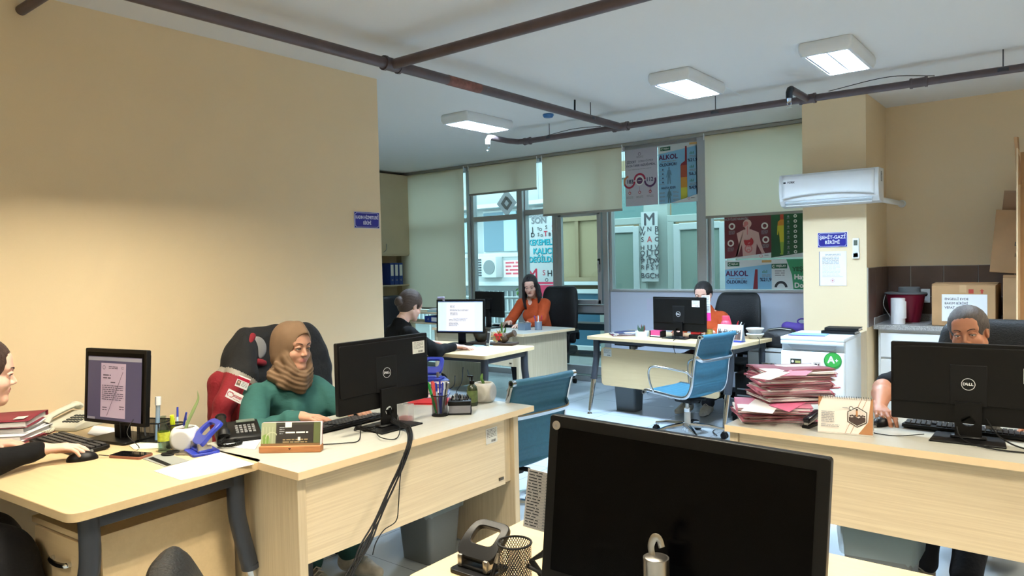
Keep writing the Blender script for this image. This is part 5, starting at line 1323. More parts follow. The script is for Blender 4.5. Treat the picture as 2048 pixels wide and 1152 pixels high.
# ================================================================== small things
def at(px, py, **k):
    """the point of the room seen at pixel (px, py) on the plane x=, y= or z="""
    v = RX*((px-1024)/F_PX)+DX*((py-576)/F_PX)+_f; a, val = list(k.items())[0]; i = 'xyz'.index(a)
    t = (val-(CAM_Z if i == 2 else 0))/v[i]; p = v*t; p[2] += CAM_Z
    return Vector(p)
def on(px, py, z=TOPZ): return at(px, py, z=z)
# --- generic builders
def keyboard(label, loc, rz, L=0.44, D=0.13):
    t = thing('keyboard', label, 'keyboard', loc, rz)
    mb = MB(); mb.slab(rrect(0, 0, L, D, 0.008), 0, 0.014, BLACK, M=Matrix.Rotation(0.05, 4, 'X') @ Matrix.Translation((0, 0, 0.003))); mb.build('case', t, bevel=0.002)
    mb = MB(); KM = mat('key_caps', (34, 34, 36), 0.45)
    for r in range(5):
        x = -L/2+0.012+0.003*r; y = D/2-0.020-0.0235*r
        while x < L/2-0.02:
            w = 0.11 if (r == 4 and -0.09 < x < -0.05) else 0.0165
            if not (L*0.20 < x < L*0.225): mb.box((x+w/2, y, 0.020+y*0.05), (w, 0.018, 0.008), KM, bev=0.0015, seg=1)
            x += w+0.0025
    mb.build('keys', t, smooth=False); return t
def mouse(label, loc, rz, cable=None):
    t = thing('computer_mouse', label, 'mouse', loc, rz)
    mb = MB(); mb.sph((0, 0, 0.004), 0.03, BLACK, (1.0, 1.85, 1.05), n=18)
    for v in list(mb.bm.verts):
        if v.co.z < 0: v.co.z = 0
    mb.build('shell', t)
    mb = MB(); mb.cyl((-0.003, 0.032, 0.030), (0.003, 0.032, 0.030), 0.007, m=GREYPL, n=12); mb.build('wheel', t)
    if cable:
        mb = MB(); mb.tube(bez(cable, 8), 0.0018, BLACKM, n=6); mb.build('cable', t)
    return t
def pen(label, p, d, L=0.14, col=None, r=0.0042, cap=None, group=None, name='pen'):
    t = thing(name, label, 'pen', p, 0, group); d = Vector(d).normalized(); col = col or BLUEP
    mb = MB(); mb.cyl((0, 0, 0), d*L*0.72, r, m=col, n=8); mb.cyl((0, 0, 0), -d*0.008, r, 0.001, m=STEEL, n=8); mb.build('barrel', t)
    mb = MB(); mb.cyl(d*L*0.72, d*L, r*1.15, r*0.9, m=cap or col, n=8); mb.box(d*L*0.86+Vector((r*1.3, 0, 0)), (0.0015, 0.003, L*0.2), cap or col); mb.build('cap', t); return t
def mesh_mat(name='wire_mesh', scale=260, col=(26, 26, 28)):
    if name in MC: return MC[name]
    m = mat(name, col, 0.4, 0.4); nt = m.node_tree; N = nt.nodes; L = nt.links; b = N['Principled BSDF']
    tc = N.new('ShaderNodeTexCoord'); sp = N.new('ShaderNodeSeparateXYZ'); L.new(tc.outputs['UV'], sp.inputs[0])
    def mth(op, a, bb): q = N.new('ShaderNodeMath'); q.operation = op; (L.new(a, q.inputs[0]) if hasattr(a, 'links') else None); (L.new(bb, q.inputs[1]) if hasattr(bb, 'links') else q.inputs.__getitem__(1).__setattr__('default_value', bb)); return q.outputs[0]
    u = mth('MULTIPLY', sp.outputs[0], scale); v = mth('MULTIPLY', sp.outputs[1], scale*0.6)
    a = mth('ABSOLUTE', mth('SINE', mth('ADD', u, v), 0), 0); c = mth('ABSOLUTE', mth('SINE', mth('SUBTRACT', u, v), 0), 0)
    mn = mth('MINIMUM', a, c); al = mth('LESS_THAN', mn, 0.5)
    L.new(al, b.inputs['Alpha']); return m
def uv_wrap(o, r):
    """uv in metres: u round the axis, v up"""
    me = o.data; uv = me.uv_layers.new(name='uv')
    for p in me.polygons:
        us = []
        for li in p.loop_indices:
            co = me.vertices[me.loops[li].vertex_index].co
            us.append([math.atan2(co.y, co.x)*r, co.z])
        if max(q[0] for q in us)-min(q[0] for q in us) > PI*r:
            for q in us:
                if q[0] < 0: q[0] += 2*PI*r
        for li, q in zip(p.loop_indices, us): uv.data[li].uv = q
def mesh_cup(label, loc, r=0.042, h=0.10, scale=900, group=None):
    t = thing('pen_cup', label, 'pen holder', loc, 0, group)
    mb = MB(); mb.lathe([(r, 0.004), (r, h*0.35), (r, h*0.7), (r, h)], m=mesh_mat('wire_mesh_%d' % scale, scale), cap=False, n=32); o = mb.build('mesh_wall', t); uv_wrap(o, r)
    mb = MB(); mb.tube([(r*math.cos(a), r*math.sin(a), h) for a in [2*PI*i/28 for i in range(28)]], 0.0028, BLACKM, n=8, closed=True); mb.build('rim', t)
    mb = MB(); mb.cyl((0, 0, 0), (0, 0, 0.006), r+0.002, m=BLACKM, n=28); mb.build('base', t); return t
def punch(label, loc, rz, m, s=1.0, tilt=0.0, htilt=36):
    t = thing('hole_punch', label, 'hole punch', loc, (rz) if not tilt else 0)
    if tilt: t.rotation_euler = (tilt, 0, rz)
    T = Matrix.Scale(s, 4)
    mb = MB(); mb.slab(rrect(0, 0, 0.115, 0.095, 0.012), 0, 0.010, m, M=T); mb.box((0, 0.0, 0.013), (0.10, 0.05, 0.012), m, bev=0.004, M=T); mb.build('base', t, bevel=0.002)
    for x in (-0.04, 0.04): mb = MB(); mb.box((x, -0.01, 0.026), (0.014, 0.032, 0.030), STEEL, bev=0.003, M=T); mb.box((x, 0.012, 0.02), (0.010, 0.02, 0.018), STEEL, M=T); mb.build('bracket', t)
    # loop handle
    mb = MB(); tl = Matrix.Translation((0, -0.015, 0.035)) @ Matrix.Rotation(R_(htilt), 4, 'X')
    n = 40; ti = []; 
    def outl(a): w, l = 0.060, 0.055; c, s_ = math.cos(a), math.sin(a); k = (abs(c)**5+abs(s_)**5)**(-1/5); return (w*c*k*(1-0.12*max(0, s_)), 0.05+l*s_*k)
    def inl(a): w, l = 0.036, 0.026; c, s_ = math.cos(a), math.sin(a); k = (abs(c)**5+abs(s_)**5)**(-1/5); return (w*c*k, 0.058+l*s_*k)
    mi = mb.mi(m)
    L4 = []
    for i in range(n):
        a = 2*PI*i/n; o_ = outl(a); q = inl(a); z0 = lambda p: 0.012*math.sin(p[1]*22)
        L4.append([mb.bm.verts.new(T @ tl @ Vector((p[0], p[1], z0(p)+dz))) for p, dz in ((o_, -0.006), (o_, 0.008), (q, 0.008), (q, -0.006))])
    for i in range(n):
        A = L4[i]; B = L4[(i+1) % n]
        for j in range(4): f = mb.bm.faces.new((A[j], A[(j+1) % 4], B[(j+1) % 4], B[j])); f.material_index = mi
    mb.build('handle', t, ang=50, bevel=0.002); return t
def cube_pot(label, loc, m, s=0.5, rz=0.3, plant=None):
    t = thing('potted_plant', label, 'plant', loc, rz); w = 0.052
    f = Field((-0.07, -0.07, -0.01), (0.07, 0.07, 0.12), 0.0032)
    def sph_box(x, y, z):
        d = np.maximum(np.maximum(np.abs(x), np.abs(y))-0.050, np.abs(z-0.046)-0.046)
        r = np.sqrt(x*x+y*y+(z-0.046)**2)-0.0625
        o_ = np.maximum(d, r); ins = np.sqrt(x*x+y*y)-0.036; hole = np.maximum(ins, 0.078-z)
        return np.maximum(o_, -hole)
    g = np.meshgrid(*f.ax, indexing='ij'); f.f = sph_box(*g).astype(np.float32)
    V, Q = f.mesh(); V = V*s; p = mesh_obj('pot', (V, Q), [m], t, smooth_it=1)
    mb = MB(); mb.cyl((0, 0, 0.076*s), (0, 0, 0.081*s), 0.0365*s, m=SOIL, n=20); mb.build('soil', t)
    return t
def leafblade(mb, pts, w, m):
    P = bez(pts, 6); n = len(P)
    mb.tube(P, [w*(0.75+0.25*math.sin(PI*i/(n-1)))*(1-(i/(n-1))**3)+0.0006 for i in range(n)], m, n=8, flat=(1, 0.45))
def phone_flat(label, p, rz, m, name='smartphone', L=0.15, W_=0.072):
    t = thing(name, label, 'phone', p, rz)
    mb = MB(); mb.slab(rrect(0, 0, W_, L, 0.012), 0, 0.010, m); mb.build('case', t, bevel=0.002)
    mb = MB(); mb.slab(rrect(0, 0, W_-0.005, L-0.006, 0.01), 0.0102, 0.0108, mat('phone_glass', (14, 14, 16), 0.08)); mb.build('screen', t, smooth=False); return t
def folder(label, loc, rz, col, W_=0.24, D=0.33, h=0.008, papers=True, group=None, name='file_folder', pitch=0.0, roll=0.0, seed=0):
    t = thing(name, label, 'folder', loc, 0, group); t.rotation_euler = (pitch, roll, rz)
    rd = random.Random(seed)
    b1 = 0.003+0.004*rd.random(); b2 = 0.003*rd.random()
    def cov(z, am): return lambda u, v: ((u-0.5)*W_, (v-0.5)*D, z+am*math.sin(u*5+seed)*math.sin(v*4+seed*2))
    mb = MB(); mb.grid(cov(0.001, b2), 6, 8, col); mb.grid(cov(h, b1), 6, 8, col)
    mb.box((-W_/2, 0, h/2), (0.001, D, h), col); mb.build('cover', t, smooth=True, solid=0.0012)
    if papers:
        mb = MB(); mb.box((0.006*rd.random(), 0.008*(rd.random()-0.5), h*0.5), (W_-0.012, D-0.02, h*0.7), WHITE); mb.build('papers', t, smooth=False)
    return t
def bag_bin(label, loc, m, bag=True, w=0.26, d=0.2, h=0.30, rz=0.0):
    t = thing('waste_bin', label, 'bin', loc, rz)
    mb = MB()
    R = [[(x*k, y*k, z) for x, y in rrect(0, 0, w, d, 0.03, 4)] for z, k in ((0.0, 0.80), (h, 1.0), (h+0.004, 1.03), (h-0.01, 1.03), (h-0.01, 0.98), (0.01, 0.78))]
    vs = [[mb.bm.verts.new(p) for p in r] for r in R]; mi = mb.mi(m)
    for A, B in zip(vs, vs[1:]):
        k = len(A)
        for j in range(k): f = mb.bm.faces.new((A[j], A[(j+1) % k], B[(j+1) % k], B[j])); f.material_index = mi
    mb.bm.faces.new(vs[0][::-1]); mb.bm.faces.new(vs[-1]); mb.build('bucket', t)
    if bag:
        mb = MB(); P = rrect(0, 0, w*1.06, d*1.08, 0.035, 6); n = len(P); BM = MC.get('bag_film') or translucent_mat('bag_film', (196, 218, 226), 0.5, 0.45)
        rd = random.Random(int(loc[0]*100)); rows = []
        for z, k in ((h-0.10, 1.0), (h-0.05, 1.03), (h, 1.05), (h+0.02, 1.03), (h+0.01, 0.97), (h-0.06, 0.93)):
            rows.append([mb.bm.verts.new((x*(k+0.02*rd.random()), y*(k+0.03*rd.random()), z+0.018*rd.random()*(1 if z < h-0.04 else 0.4))) for x, y in P])
        mi = mb.mi(BM)
        for A, B in zip(rows, rows[1:]):
            for j in range(n): mb.bm.faces.new((A[j], A[(j+1) % n], B[(j+1) % n], B[j]))
        mb.build('bag', t, label='crumpled translucent bin bag')
    return t
def desk_phone(label, loc, rz, m, cord=True, dark=False, s=1.0):
    t = thing('telephone', label, 'telephone', loc, rz); T = Matrix.Scale(s, 4)
    mb = MB(); 
    mb.prism([(-0.10, 0), (0.10, 0), (0.10, 0.055), (0.085, 0.062), (-0.085, 0.030), (-0.10, 0.022)], 0.19, m, M=T @ Matrix.Translation((0, 0, 0)) @ Matrix.Rotation(PI/2, 4, 'Z') @ Matrix.Translation((0, -0.095, 0))); mb.build('base', t, bevel=0.006)
    # slope rises towards +y (local)
    KM = mat('phone_keys_dark', (52, 56, 56), 0.5) if not dark else mat('phone_keys_grey', (120, 122, 124), 0.5)
    sl = math.atan2(0.032, 0.17); mb = MB()
    for i in range(4):
        for j in range(5): mb.box((-0.005+0.018*j, -0.055+0.024*i, 0.037+0.024*i*math.tan(sl)), (0.012, 0.014, 0.006), KM, rot=(sl, 0, 0), bev=0.001, M=T)
    mb.build('keypad', t)
    if dark: mb = MB(); mb.box((0.04, 0.07, 0.062), (0.08, 0.03, 0.004), mat('lcd', (90, 100, 92), 0.3), rot=(sl, 0, 0), M=T); mb.build('display', t)
    mb = MB(); z = 0.062
    P = bez([(-0.065, -0.105, z-0.022), (-0.065, -0.085, z-0.004), (-0.065, -0.03, z+0.010), (-0.065, 0.04, z+0.022), (-0.065, 0.085, z+0.026), (-0.065, 0.108, z+0.014)], 5)
    rr = [0.022 if (i < 6 or i > len(P)-8) else 0.016 for i in range(len(P))]
    mb.tube([T @ Vector(p) for p in P], [r*s for r in rr], m, n=12, flat=(1.15, 0.8)); mb.build('handset', t)
    if cord:
        mb = MB(); C_ = bez([(-0.065, -0.11, 0.03), (-0.09, -0.15, 0.014), (-0.05, -0.19, 0.013), (0.0, -0.15, 0.013), (-0.02, -0.10, 0.015)], 14); pts = []
        for i, p in enumerate(C_):
            for k in range(4): a = (i*4+k)*1.35; pts.append(T @ (p+Vector((0.006*math.cos(a), 0.003*math.sin(a)*0, 0.006*math.sin(a)))))
        mb.tube(pts, 0.0024*s, m, n=5); mb.build('coiled_cord', t)
    return t
def sheet(label, pts, m=None, name='paper_sheet', lines=0, z=TOPZ, th=0.0006, cat='paper'):
    """a sheet lying flat; pts = corners on the desk"""
    mb = MB(); c = sum((Vector((p[0], p[1], 0)) for p in pts), Vector())/len(pts)
    mb.slab([(p[0]-c.x, p[1]-c.y) for p in pts], 0, th, m or WHITE)
    o = mb.build(name, None, loc=(c.x, c.y, z), smooth=False); return tag(o, label, cat)
def sheet_px(label, px, z=TOPZ, **k): return sheet(label, [at(*p, z=z) for p in px], z=z, **k)

# ------------------------------------------------------------------ near left desk
fx, fy = -3.80, 1.07
for i, (z, h, lb, col, dy) in enumerate(((0.7505, 0.012, 'thin red folder at the bottom of the pile on the near left desk', MAROON, 0.03), (0.7645, 0.022, 'white file of loose papers, second from the bottom of the left desk pile', WHITE, 0.0),
                                         (0.789, 0.024, 'pale file of papers just under the top folder of the left desk pile', WHITE, 0.01), (0.8155, 0.028, 'thick maroon folder topmost on the left desk pile with a small white label', MAROON, 0.0))):
    f = folder(lb, (fx+0.02*math.sin(i*2), fy+dy, z), R_(-48+4*i), col, 0.26, 0.36, h, group='files stacked on the near left desk', seed=i)
    if i == 3:
        mb = MB(); mb.box((0.07, 0.135, h+0.006), (0.06, 0.04, 0.001), STK); mb.build('name_label', f, smooth=False, label='small white label')
tp = desk_phone('cream push-button telephone with coiled cord in front of the left wall', (-3.76, 1.385, TOPZ), R_(28), mat('cream_plastic', (206, 204, 188), 0.45))
mb = MB(); mb.grid(lambda u, v: (0.035*u, 0.004*math.sin(v*3), 0.045*v-0.01*u), 4, 6, mat('yellow_sticky', (228, 226, 60), 0.7)); tag(mb.build('sticky_note', loc=(-3.575, 1.40, TOPZ+0.062), rot=(0.4, 0, 0.9), solid=0.0005), 'yellow sticky note between the cream telephone and the screen', 'note')
keyboard('black keyboard at the hand of the woman at the left edge', (-3.365, 1.215, TOPZ), R_(2), 0.44, 0.14)
mouse('black mouse under the hand of the woman at the left edge', (-3.060, 1.150, TOPZ), R_(-22), [(0, 0.055, 0.012), (0.02, 0.12, 0.004), (-0.06, 0.2, 0.003), (-0.12, 0.16, 0.06), (-0.2, 0.2, 0.12)])
phone_flat('smartphone in a brown case lying screen up on the near left desk', on(262, 913), R_(-68), mat('brown_case', (132, 84, 66), 0.5), L=0.155, W_=0.075)
t = thing('glass_bottle', 'small clear glass bottle with a yellow-green label on the near left desk', 'bottle', on(329, 903)); k = 0.92
mb = MB(); mb.lathe([(0.0, 0.0), (0.024*k, 0.0), (0.026*k, 0.006), (0.026*k, 0.075), (0.022*k, 0.095), (0.011*k, 0.108), (0.010*k, 0.125), (0.0125*k, 0.128), (0.0125*k, 0.145), (0.009*k, 0.145), (0.0085*k, 0.11), (0.022*k, 0.085), (0.023*k, 0.008), (0, 0.006)], m=CGLASS, cap=False); mb.build('glass', t)
mb = MB(); mb.cyl((0, 0, 0.007), (0, 0, 0.035), 0.0205, m=glass_mat('water_clear', (225, 238, 236))); mb.build('water', t)
mb = MB(); mb.lathe([(0.0264*k, 0.045), (0.0264*k, 0.082)], m=mat('label_green', (176, 186, 60), 0.6, noise=0.35, nscale=60), cap=False); mb.build('bottle_label', t)
# wire organiser with cup
t = thing('desk_organiser', 'black wire mesh desk organiser behind the bottle on the near left desk', 'organiser', (-3.17, 1.455, TOPZ), R_(25)); WMM = mesh_mat('wire_mesh_900', 900)
mb = MB(); w, d, h = 0.19, 0.10, 0.085
for p in ([(-w/2, -d/2), (w/2, -d/2)], [(w/2, -d/2), (w/2, d/2)], [(w/2, d/2), (-w/2, d/2)], [(-w/2, d/2), (-w/2, -d/2)]):
    pass
for z in (0.004, h):
    mb.tube([(-w/2, -d/2, z), (w/2, -d/2, z), (w/2, d/2, z), (-w/2, d/2, z)], 0.003, BLACKM, n=6, closed=True)
for x, y in ((-w/2, -d/2), (w/2, -d/2), (w/2, d/2), (-w/2, d/2), (0, -d/2), (0, d/2)): mb.cyl((x, y, 0), (x, y, h), 0.0028, m=BLACKM, n=6)
for i in range(1, 9): mb.cyl((-w/2+w*i/9, -d/2, h*0.0), (-w/2+w*i/9, -d/2, h), 0.0007, m=BLACKM, n=4); mb.cyl((-w/2+w*i/9, d/2, 0), (-w/2+w*i/9, d/2, h), 0.0007, m=BLACKM, n=4)
mb.build('wire_frame', t)
mb = MB(); mb.box((0, 0, 0.003), (w, d, 0.003), BLACKM); mb.box((0, d/2, h/2), (w, 0.001, h), mat('mesh_sheet', (40, 40, 42), 0.5, alpha=0.55)); mb.build('mesh_panel', t, smooth=False)
oc = mesh_cup('black mesh pen cup holding a highlighter on the near left desk', on(352, 893), 0.036, 0.095)
o0 = on(352, 893)
pen('yellow-green highlighter in the black mesh cup on the near left desk', o0+Vector((0.0, -0.006, 0.012)), (0.1, -0.1, 1), 0.125, mat('highlighter', (206, 226, 40), 0.5), 0.009)
pen('blue pen in the black mesh cup beside the highlighter', o0+Vector((0.016, 0.008, 0.012)), (0.3, 0.1, 1), 0.14, BLUEP)
pen('clear blue-capped pen leaning in the near left cup', o0+Vector((-0.012, 0.012, 0.012)), (-0.3, 0.2, 1), 0.15, mat('pale_blue', (170, 200, 230), 0.3), cap=BLUEP)
t = thing('toothbrush_tube', 'clear plastic tube with a white cap standing in the organiser', 'tube', (-3.12, 1.47, TOPZ+0.005)); mb = MB(); mb.cyl((0, 0, 0), (0.0, 0.01, 0.15), 0.009, m=mat('clear_blue', (150, 186, 220), 0.2, alpha=0.6), n=12); mb.build('tube', t)
mb = MB(); mb.cyl((0, 0.01, 0.15), (0, 0.012, 0.185), 0.012, m=WPLAS, n=12); mb.build('cap', t)
pen('teal-tipped pen leaning out of the wire organiser', Vector((-3.215, 1.465, TOPZ+0.006)), (-0.35, 0.1, 1), 0.14, INK, cap=CY)
t = cube_pot('white rounded-cube pot with one long aloe leaf on the near left desk', on(372, 898), mat('white_pot', (206, 208, 210), 0.5), 1.0, 0.7)
mb = MB(); leafblade(mb, [(0, 0, 0.075), (0.008, 0.01, 0.11), (0.03, 0.02, 0.16), (0.045, 0.03, 0.20), (0.043, 0.03, 0.235)], 0.007, mat('aloe_green', (120, 138, 90), 0.5)); mb.build('leaf', t)
punch('blue metal hole punch on the near left desk', on(404, 905), R_(-12), BLUEP, 1.12)
sheet_px('blank white sheet of paper at the end of the near left desk', [(308, 943), (362, 961), (508, 929), (440, 905)], th=0.002)
sheet_px('grey card with a black stripe on the near left desk', [(285, 918), (330, 934), (378, 922), (330, 906)], m=mat('grey_card', (140, 144, 140), 0.5), name='card', th=0.002, cat='card')
sheet_px('black strip lying across the grey card', [(296, 917), (334, 932), (343, 929), (306, 914)], m=BLACKM, name='strip', z=TOPZ+0.0022, cat='card')
sheet_px('crumpled receipt in front of the letter screen', [(175, 868), (225, 880), (262, 872), (240, 858), (188, 852)], th=0.003)
t = thing('scissors', 'steel scissors with dark handles beside the blue punch on the near left desk', 'scissors', on(355, 909), R_(-60))
mb = MB(); mb.box((0.006, 0.05, 0.004), (0.010, 0.10, 0.003), STEEL, rot=(0, 0, 0.10)); mb.box((-0.006, 0.05, 0.006), (0.010, 0.10, 0.003), STEEL, rot=(0, 0, -0.10)); mb.build('blades', t)
mb = MB()
for s in (-1, 1): mb.tube([(s*0.018+0.014*math.cos(a), -0.03+0.024*math.sin(a), 0.006) for a in [2*PI*i/16 for i in range(16)]], 0.004, BLACKM, n=6, closed=True)
mb.build('grip', t)
sheet_px('pale patterned napkin beside the glass bottle', [(258, 892), (268, 900), (325, 898), (322, 886), (290, 884)], m=mat('napkin', (222, 222, 200), 0.8), name='napkin', th=0.004, cat='napkin')

# ------------------------------------------------------------------ headscarf woman's desk
desk_phone('black desk telephone at the near corner of the headscarf woman\'s desk', on(476, 876), R_(64), BLACK, dark=True, s=0.95)
sheet_px('loose white sheets under the black desk telephone', [(440, 893), (510, 900), (522, 880), (515, 862), (470, 868)], th=0.003)
t = thing('desk_calendar', 'desk picture calendar in a wooden stand near the front corner', 'calendar', on(583, 903), R_(38))
mb = MB(); mb.box((0, 0, 0.0135), (0.245, 0.045, 0.027), mat('oiled_wood', (172, 116, 74), 0.5, noise=0.18, nscale=12, stretch=(1, 6, 6))); mb.build('wooden_base', t, bevel=0.003, ang=30)
HB = mat('burnt_mark', (60, 32, 28), 0.7)
a = MB(); a.prism([(0, -0.004), (0.005, 0.001), (0.004, 0.004), (0.001, 0.004), (0, 0.002), (-0.001, 0.004), (-0.004, 0.004), (-0.005, 0.001)], 0.0006, HB, off=-0.0232, M=Matrix.Translation((0, 0, 0.016))); a.build('heart_mark', t, smooth=False)
def calart():
    a = Art(0.235, 0.092, mat('photo_dark', (60, 58, 50), 0.35)); D = mat('photo_panel', (44, 40, 38), 0.4); Gn = mat('photo_green', (112, 142, 66), 0.5); Pz = mat('photo_pale', (150, 156, 128), 0.5); Br = mat('photo_brown', (120, 92, 60), 0.5)
    a.rect(-0.1175, 0, -0.06, 0.092, Pz); a.ply([(-0.115, 0.0), (-0.08, 0.0), (-0.082, 0.03), (-0.095, 0.05), (-0.115, 0.04)], Gn); a.ring(-0.075, 0.03, 0.022, 0.026, mat('photo_arch', (176, 178, 150), 0.5), 0, 180)
    for i in range(4): a.rect(-0.112+0.013*i, 0.0, -0.110+0.013*i, 0.075, MC['photo_arch'])
    a.rect(-0.055, 0.018, 0.09, 0.082, D); a.rect(-0.1175, 0, 0.1175, 0.010, Br)
    a.lines(-0.02, 0.052, 0.09, 1, STK, 0.012, th=0.006); a.lines(-0.045, 0.072, 0.02, 4, GINK, 0.008); a.lines(-0.03, 0.024, 0.10, 2, mat('photo_gold', (150, 132, 100), 0.5), 0.009, th=0.005, seed=4); a.rect(0.03, 0.02, 0.04, 0.034, STK)
    a.rect(0.092, 0.01, 0.1175, 0.09, mat('photo_olive', (84, 92, 56), 0.5)); a.rect(-0.022, 0.072, 0.004, 0.0925, STK)
    return a.build('picture_card', label='printed photo of a shop front interior')
c = calart(); c.parent = t; c.matrix_basis = Matrix.Translation((0, -0.012, 0.026)) @ Matrix.Rotation(R_(-14), 4, 'X')
mb = MB()
for i in range(5): mb.box((0.001*i, 0.002+0.003*i, 0.068+0.001*i), (0.238, 0.0015, 0.090), MAROON if i == 4 else WHITE, rot=(R_(-14), 0, 0))
mb.build('card_stack', t, smooth=False)
keyboard('black keyboard beside the monitor stand on the headscarf woman\'s desk', on(690, 850), R_(-90), 0.42, 0.13)
cup = mesh_cup('black mesh cup full of pens on the headscarf woman\'s desk', on(880, 831), 0.038, 0.10, group=None); c0 = on(880, 831)
rd = random.Random(11)
PC = [('green marker in the crowded mesh cup, leftmost', mat('marker_green', (30, 160, 70), 0.4), 0.006, (-0.028, -0.012)), ('pink highlighter in the crowded mesh cup', mat('hi_pink', (226, 90, 90), 0.5), 0.008, (-0.022, -0.002)),
      ('dark blue ballpoint in the crowded mesh cup', BLUEP, 0.004, (-0.008, 0.01)), ('white and blue pen in the middle of the crowded mesh cup', mat('pale_blue', (170, 200, 230), 0.3), 0.0045, (0.002, -0.014)),
      ('clear pen in the crowded mesh cup', mat('clear_pen', (196, 206, 214), 0.3), 0.0045, (0.012, 0.008)), ('blue pen leaning right in the crowded mesh cup', BLUEP, 0.0045, (0.018, -0.006)), ('black pen at the back of the crowded mesh cup', INK, 0.0045, (0.006, 0.02)),
      ('silver-tipped pen at the right rim of the crowded mesh cup', STEEL, 0.0042, (0.026, 0.006))]
for i, (lb, m_, r_, (dx, dy)) in enumerate(PC): pen(lb, c0+Vector((dx*0.55, dy*0.6, 0.012)), (dx*9, dy*9, 1), 0.145+0.02*rd.random(), m_, r_, cap=(m_ if i != 3 else BLUEP), group='pens in the cup by the headscarf woman')
t = thing('paper_block', 'black tray with a block of grey note paper on the headscarf woman\'s desk', 'note block', on(920, 826), R_(40))
mb = MB(); mb.box((0, 0, 0.004), (0.115, 0.1, 0.008), BLACKM, bev=0.002); mb.box((0, 0.0, 0.055), (0.112, 0.09, 0.022), BLACK, bev=0.003); mb.box((0.0, 0.046, 0.03), (0.112, 0.004, 0.055), BLACKM); mb.build('tray', t)
mb = MB(); mb.box((0, -0.002, 0.0265), (0.104, 0.09, 0.036), mat('grey_notes', (120, 120, 128), 0.85, noise=0.15, nscale=40, stretch=(1, 1, 30))); mb.build('notes', t, smooth=False)
mb = MB()
for i in range(7): a_ = rd.random()*3; mb.tube([( -0.04+0.013*i, -0.02+0.01*rd.random(), 0.068), (-0.035+0.012*i, 0.01, 0.083+0.01*rd.random()), (-0.03+0.012*i, 0.03, 0.07)], 0.004, (BLACKM, STEEL, INK)[i % 3], n=6)
mb.build('clips', t, label='black binder clips heaped on top')
t = thing('pump_bottle', 'dark green pump bottle beside the note block', 'bottle', on(945, 811)); DG = mat('dark_green_plastic', (44, 54, 36), 0.25); k = 1.0
mb = MB(); mb.lathe([(0.0, 0), (0.026, 0), (0.028, 0.006), (0.028, 0.085), (0.024, 0.10), (0.011, 0.112), (0.011, 0.118)], m=DG, cap=False); mb.build('bottle', t)
mb = MB(); mb.lathe([(0.0284, 0.02), (0.0284, 0.08)], m=mat('olive_label', (86, 102, 60), 0.5, noise=0.3, nscale=50), cap=False); mb.build('bottle_label', t, label='olive printed label')
mb = MB(); mb.cyl((0, 0, 0.114), (0, 0, 0.13), 0.013, m=BLACK); mb.cyl((0, 0, 0.13), (0, 0, 0.148), 0.005, m=BLACK); mb.box((-0.008, -0.004, 0.152), (0.036, 0.014, 0.009), BLACK, bev=0.003); mb.build('pump', t)
t = cube_pot('grey concrete rounded-cube pot with one short leaf at the far end of the pale desk', on(968, 803), CONC, 1.12, 0.25)
mb = MB(); leafblade(mb, [(0, 0, 0.08), (0.0, -0.006, 0.105), (-0.006, -0.012, 0.125), (-0.002, -0.01, 0.145), (0.0, -0.01, 0.152)], 0.009, GREEN); mb.build('leaf', t)
# books with the blue punch behind
bz = TOPZ; b0 = Vector((-2.82, 2.83, 0))
for i, (col, h, lb, dx) in enumerate((('red', 0.010, 'thin red folder lying under the pile of books on the pale desk', 0.0), ('w', 0.022, 'white paper block low in the pile under the blue punch', 0.01), ('c', 0.03, 'cream and red book in the pile under the blue punch', -0.01), ('w', 0.018, 'white notebook in the pile under the blue punch', 0.0), ('b', 0.02, 'blue book topmost of the pile under the blue punch', 0.02))):
    m_ = {'red': RED, 'w': WHITE, 'c': mat('cream_book', (216, 196, 166), 0.6), 'b': mat('blue_cover', (40, 66, 150), 0.4)}[col]
    t = thing('book' if i else 'file_folder', lb, 'book' if i else 'folder', (b0.x+dx, b0.y, bz), R_(30+6*i), 'books piled under the blue punch')
    if i == 0: t.location.x += 0.10; t.location.y -= 0.1
    mb = MB(); mb.box((0, 0, h/2), (0.2-0.01*i, 0.14, h*0.8), WHITE if col != 'red' else RED); mb.build('pages', t, smooth=False)
    mb = MB(); 
    for z in (0.001, h-0.001): mb.box((0.002, 0, z), (0.206-0.01*i, 0.146, 0.002), m_ if col != 'w' else mat('blue_cover', (40, 66, 150), 0.4))
    mb.box((-0.102+0.005*i, 0, h/2), (0.002, 0.146, h), m_ if col != 'w' else MC['blue_cover']); mb.build('cover', t, smooth=False); bz += h+0.0005
punch('blue hole punch standing on the pile of books', (b0.x+0.02, b0.y, bz), R_(25), BLUEP, 1.05)
t = thing('jar', 'small clear box of supplies behind the monitor stand', 'box', on(812, 842), 0.2)
mb = MB(); mb.box((0, 0, 0.04), (0.06, 0.05, 0.08), mat('clear_box', (222, 226, 228), 0.15, alpha=0.4)); mb.build('box', t, smooth=False)
mb = MB(); mb.box((0, 0, 0.012), (0.05, 0.04, 0.022), RED); mb.build('contents', t, smooth=False)
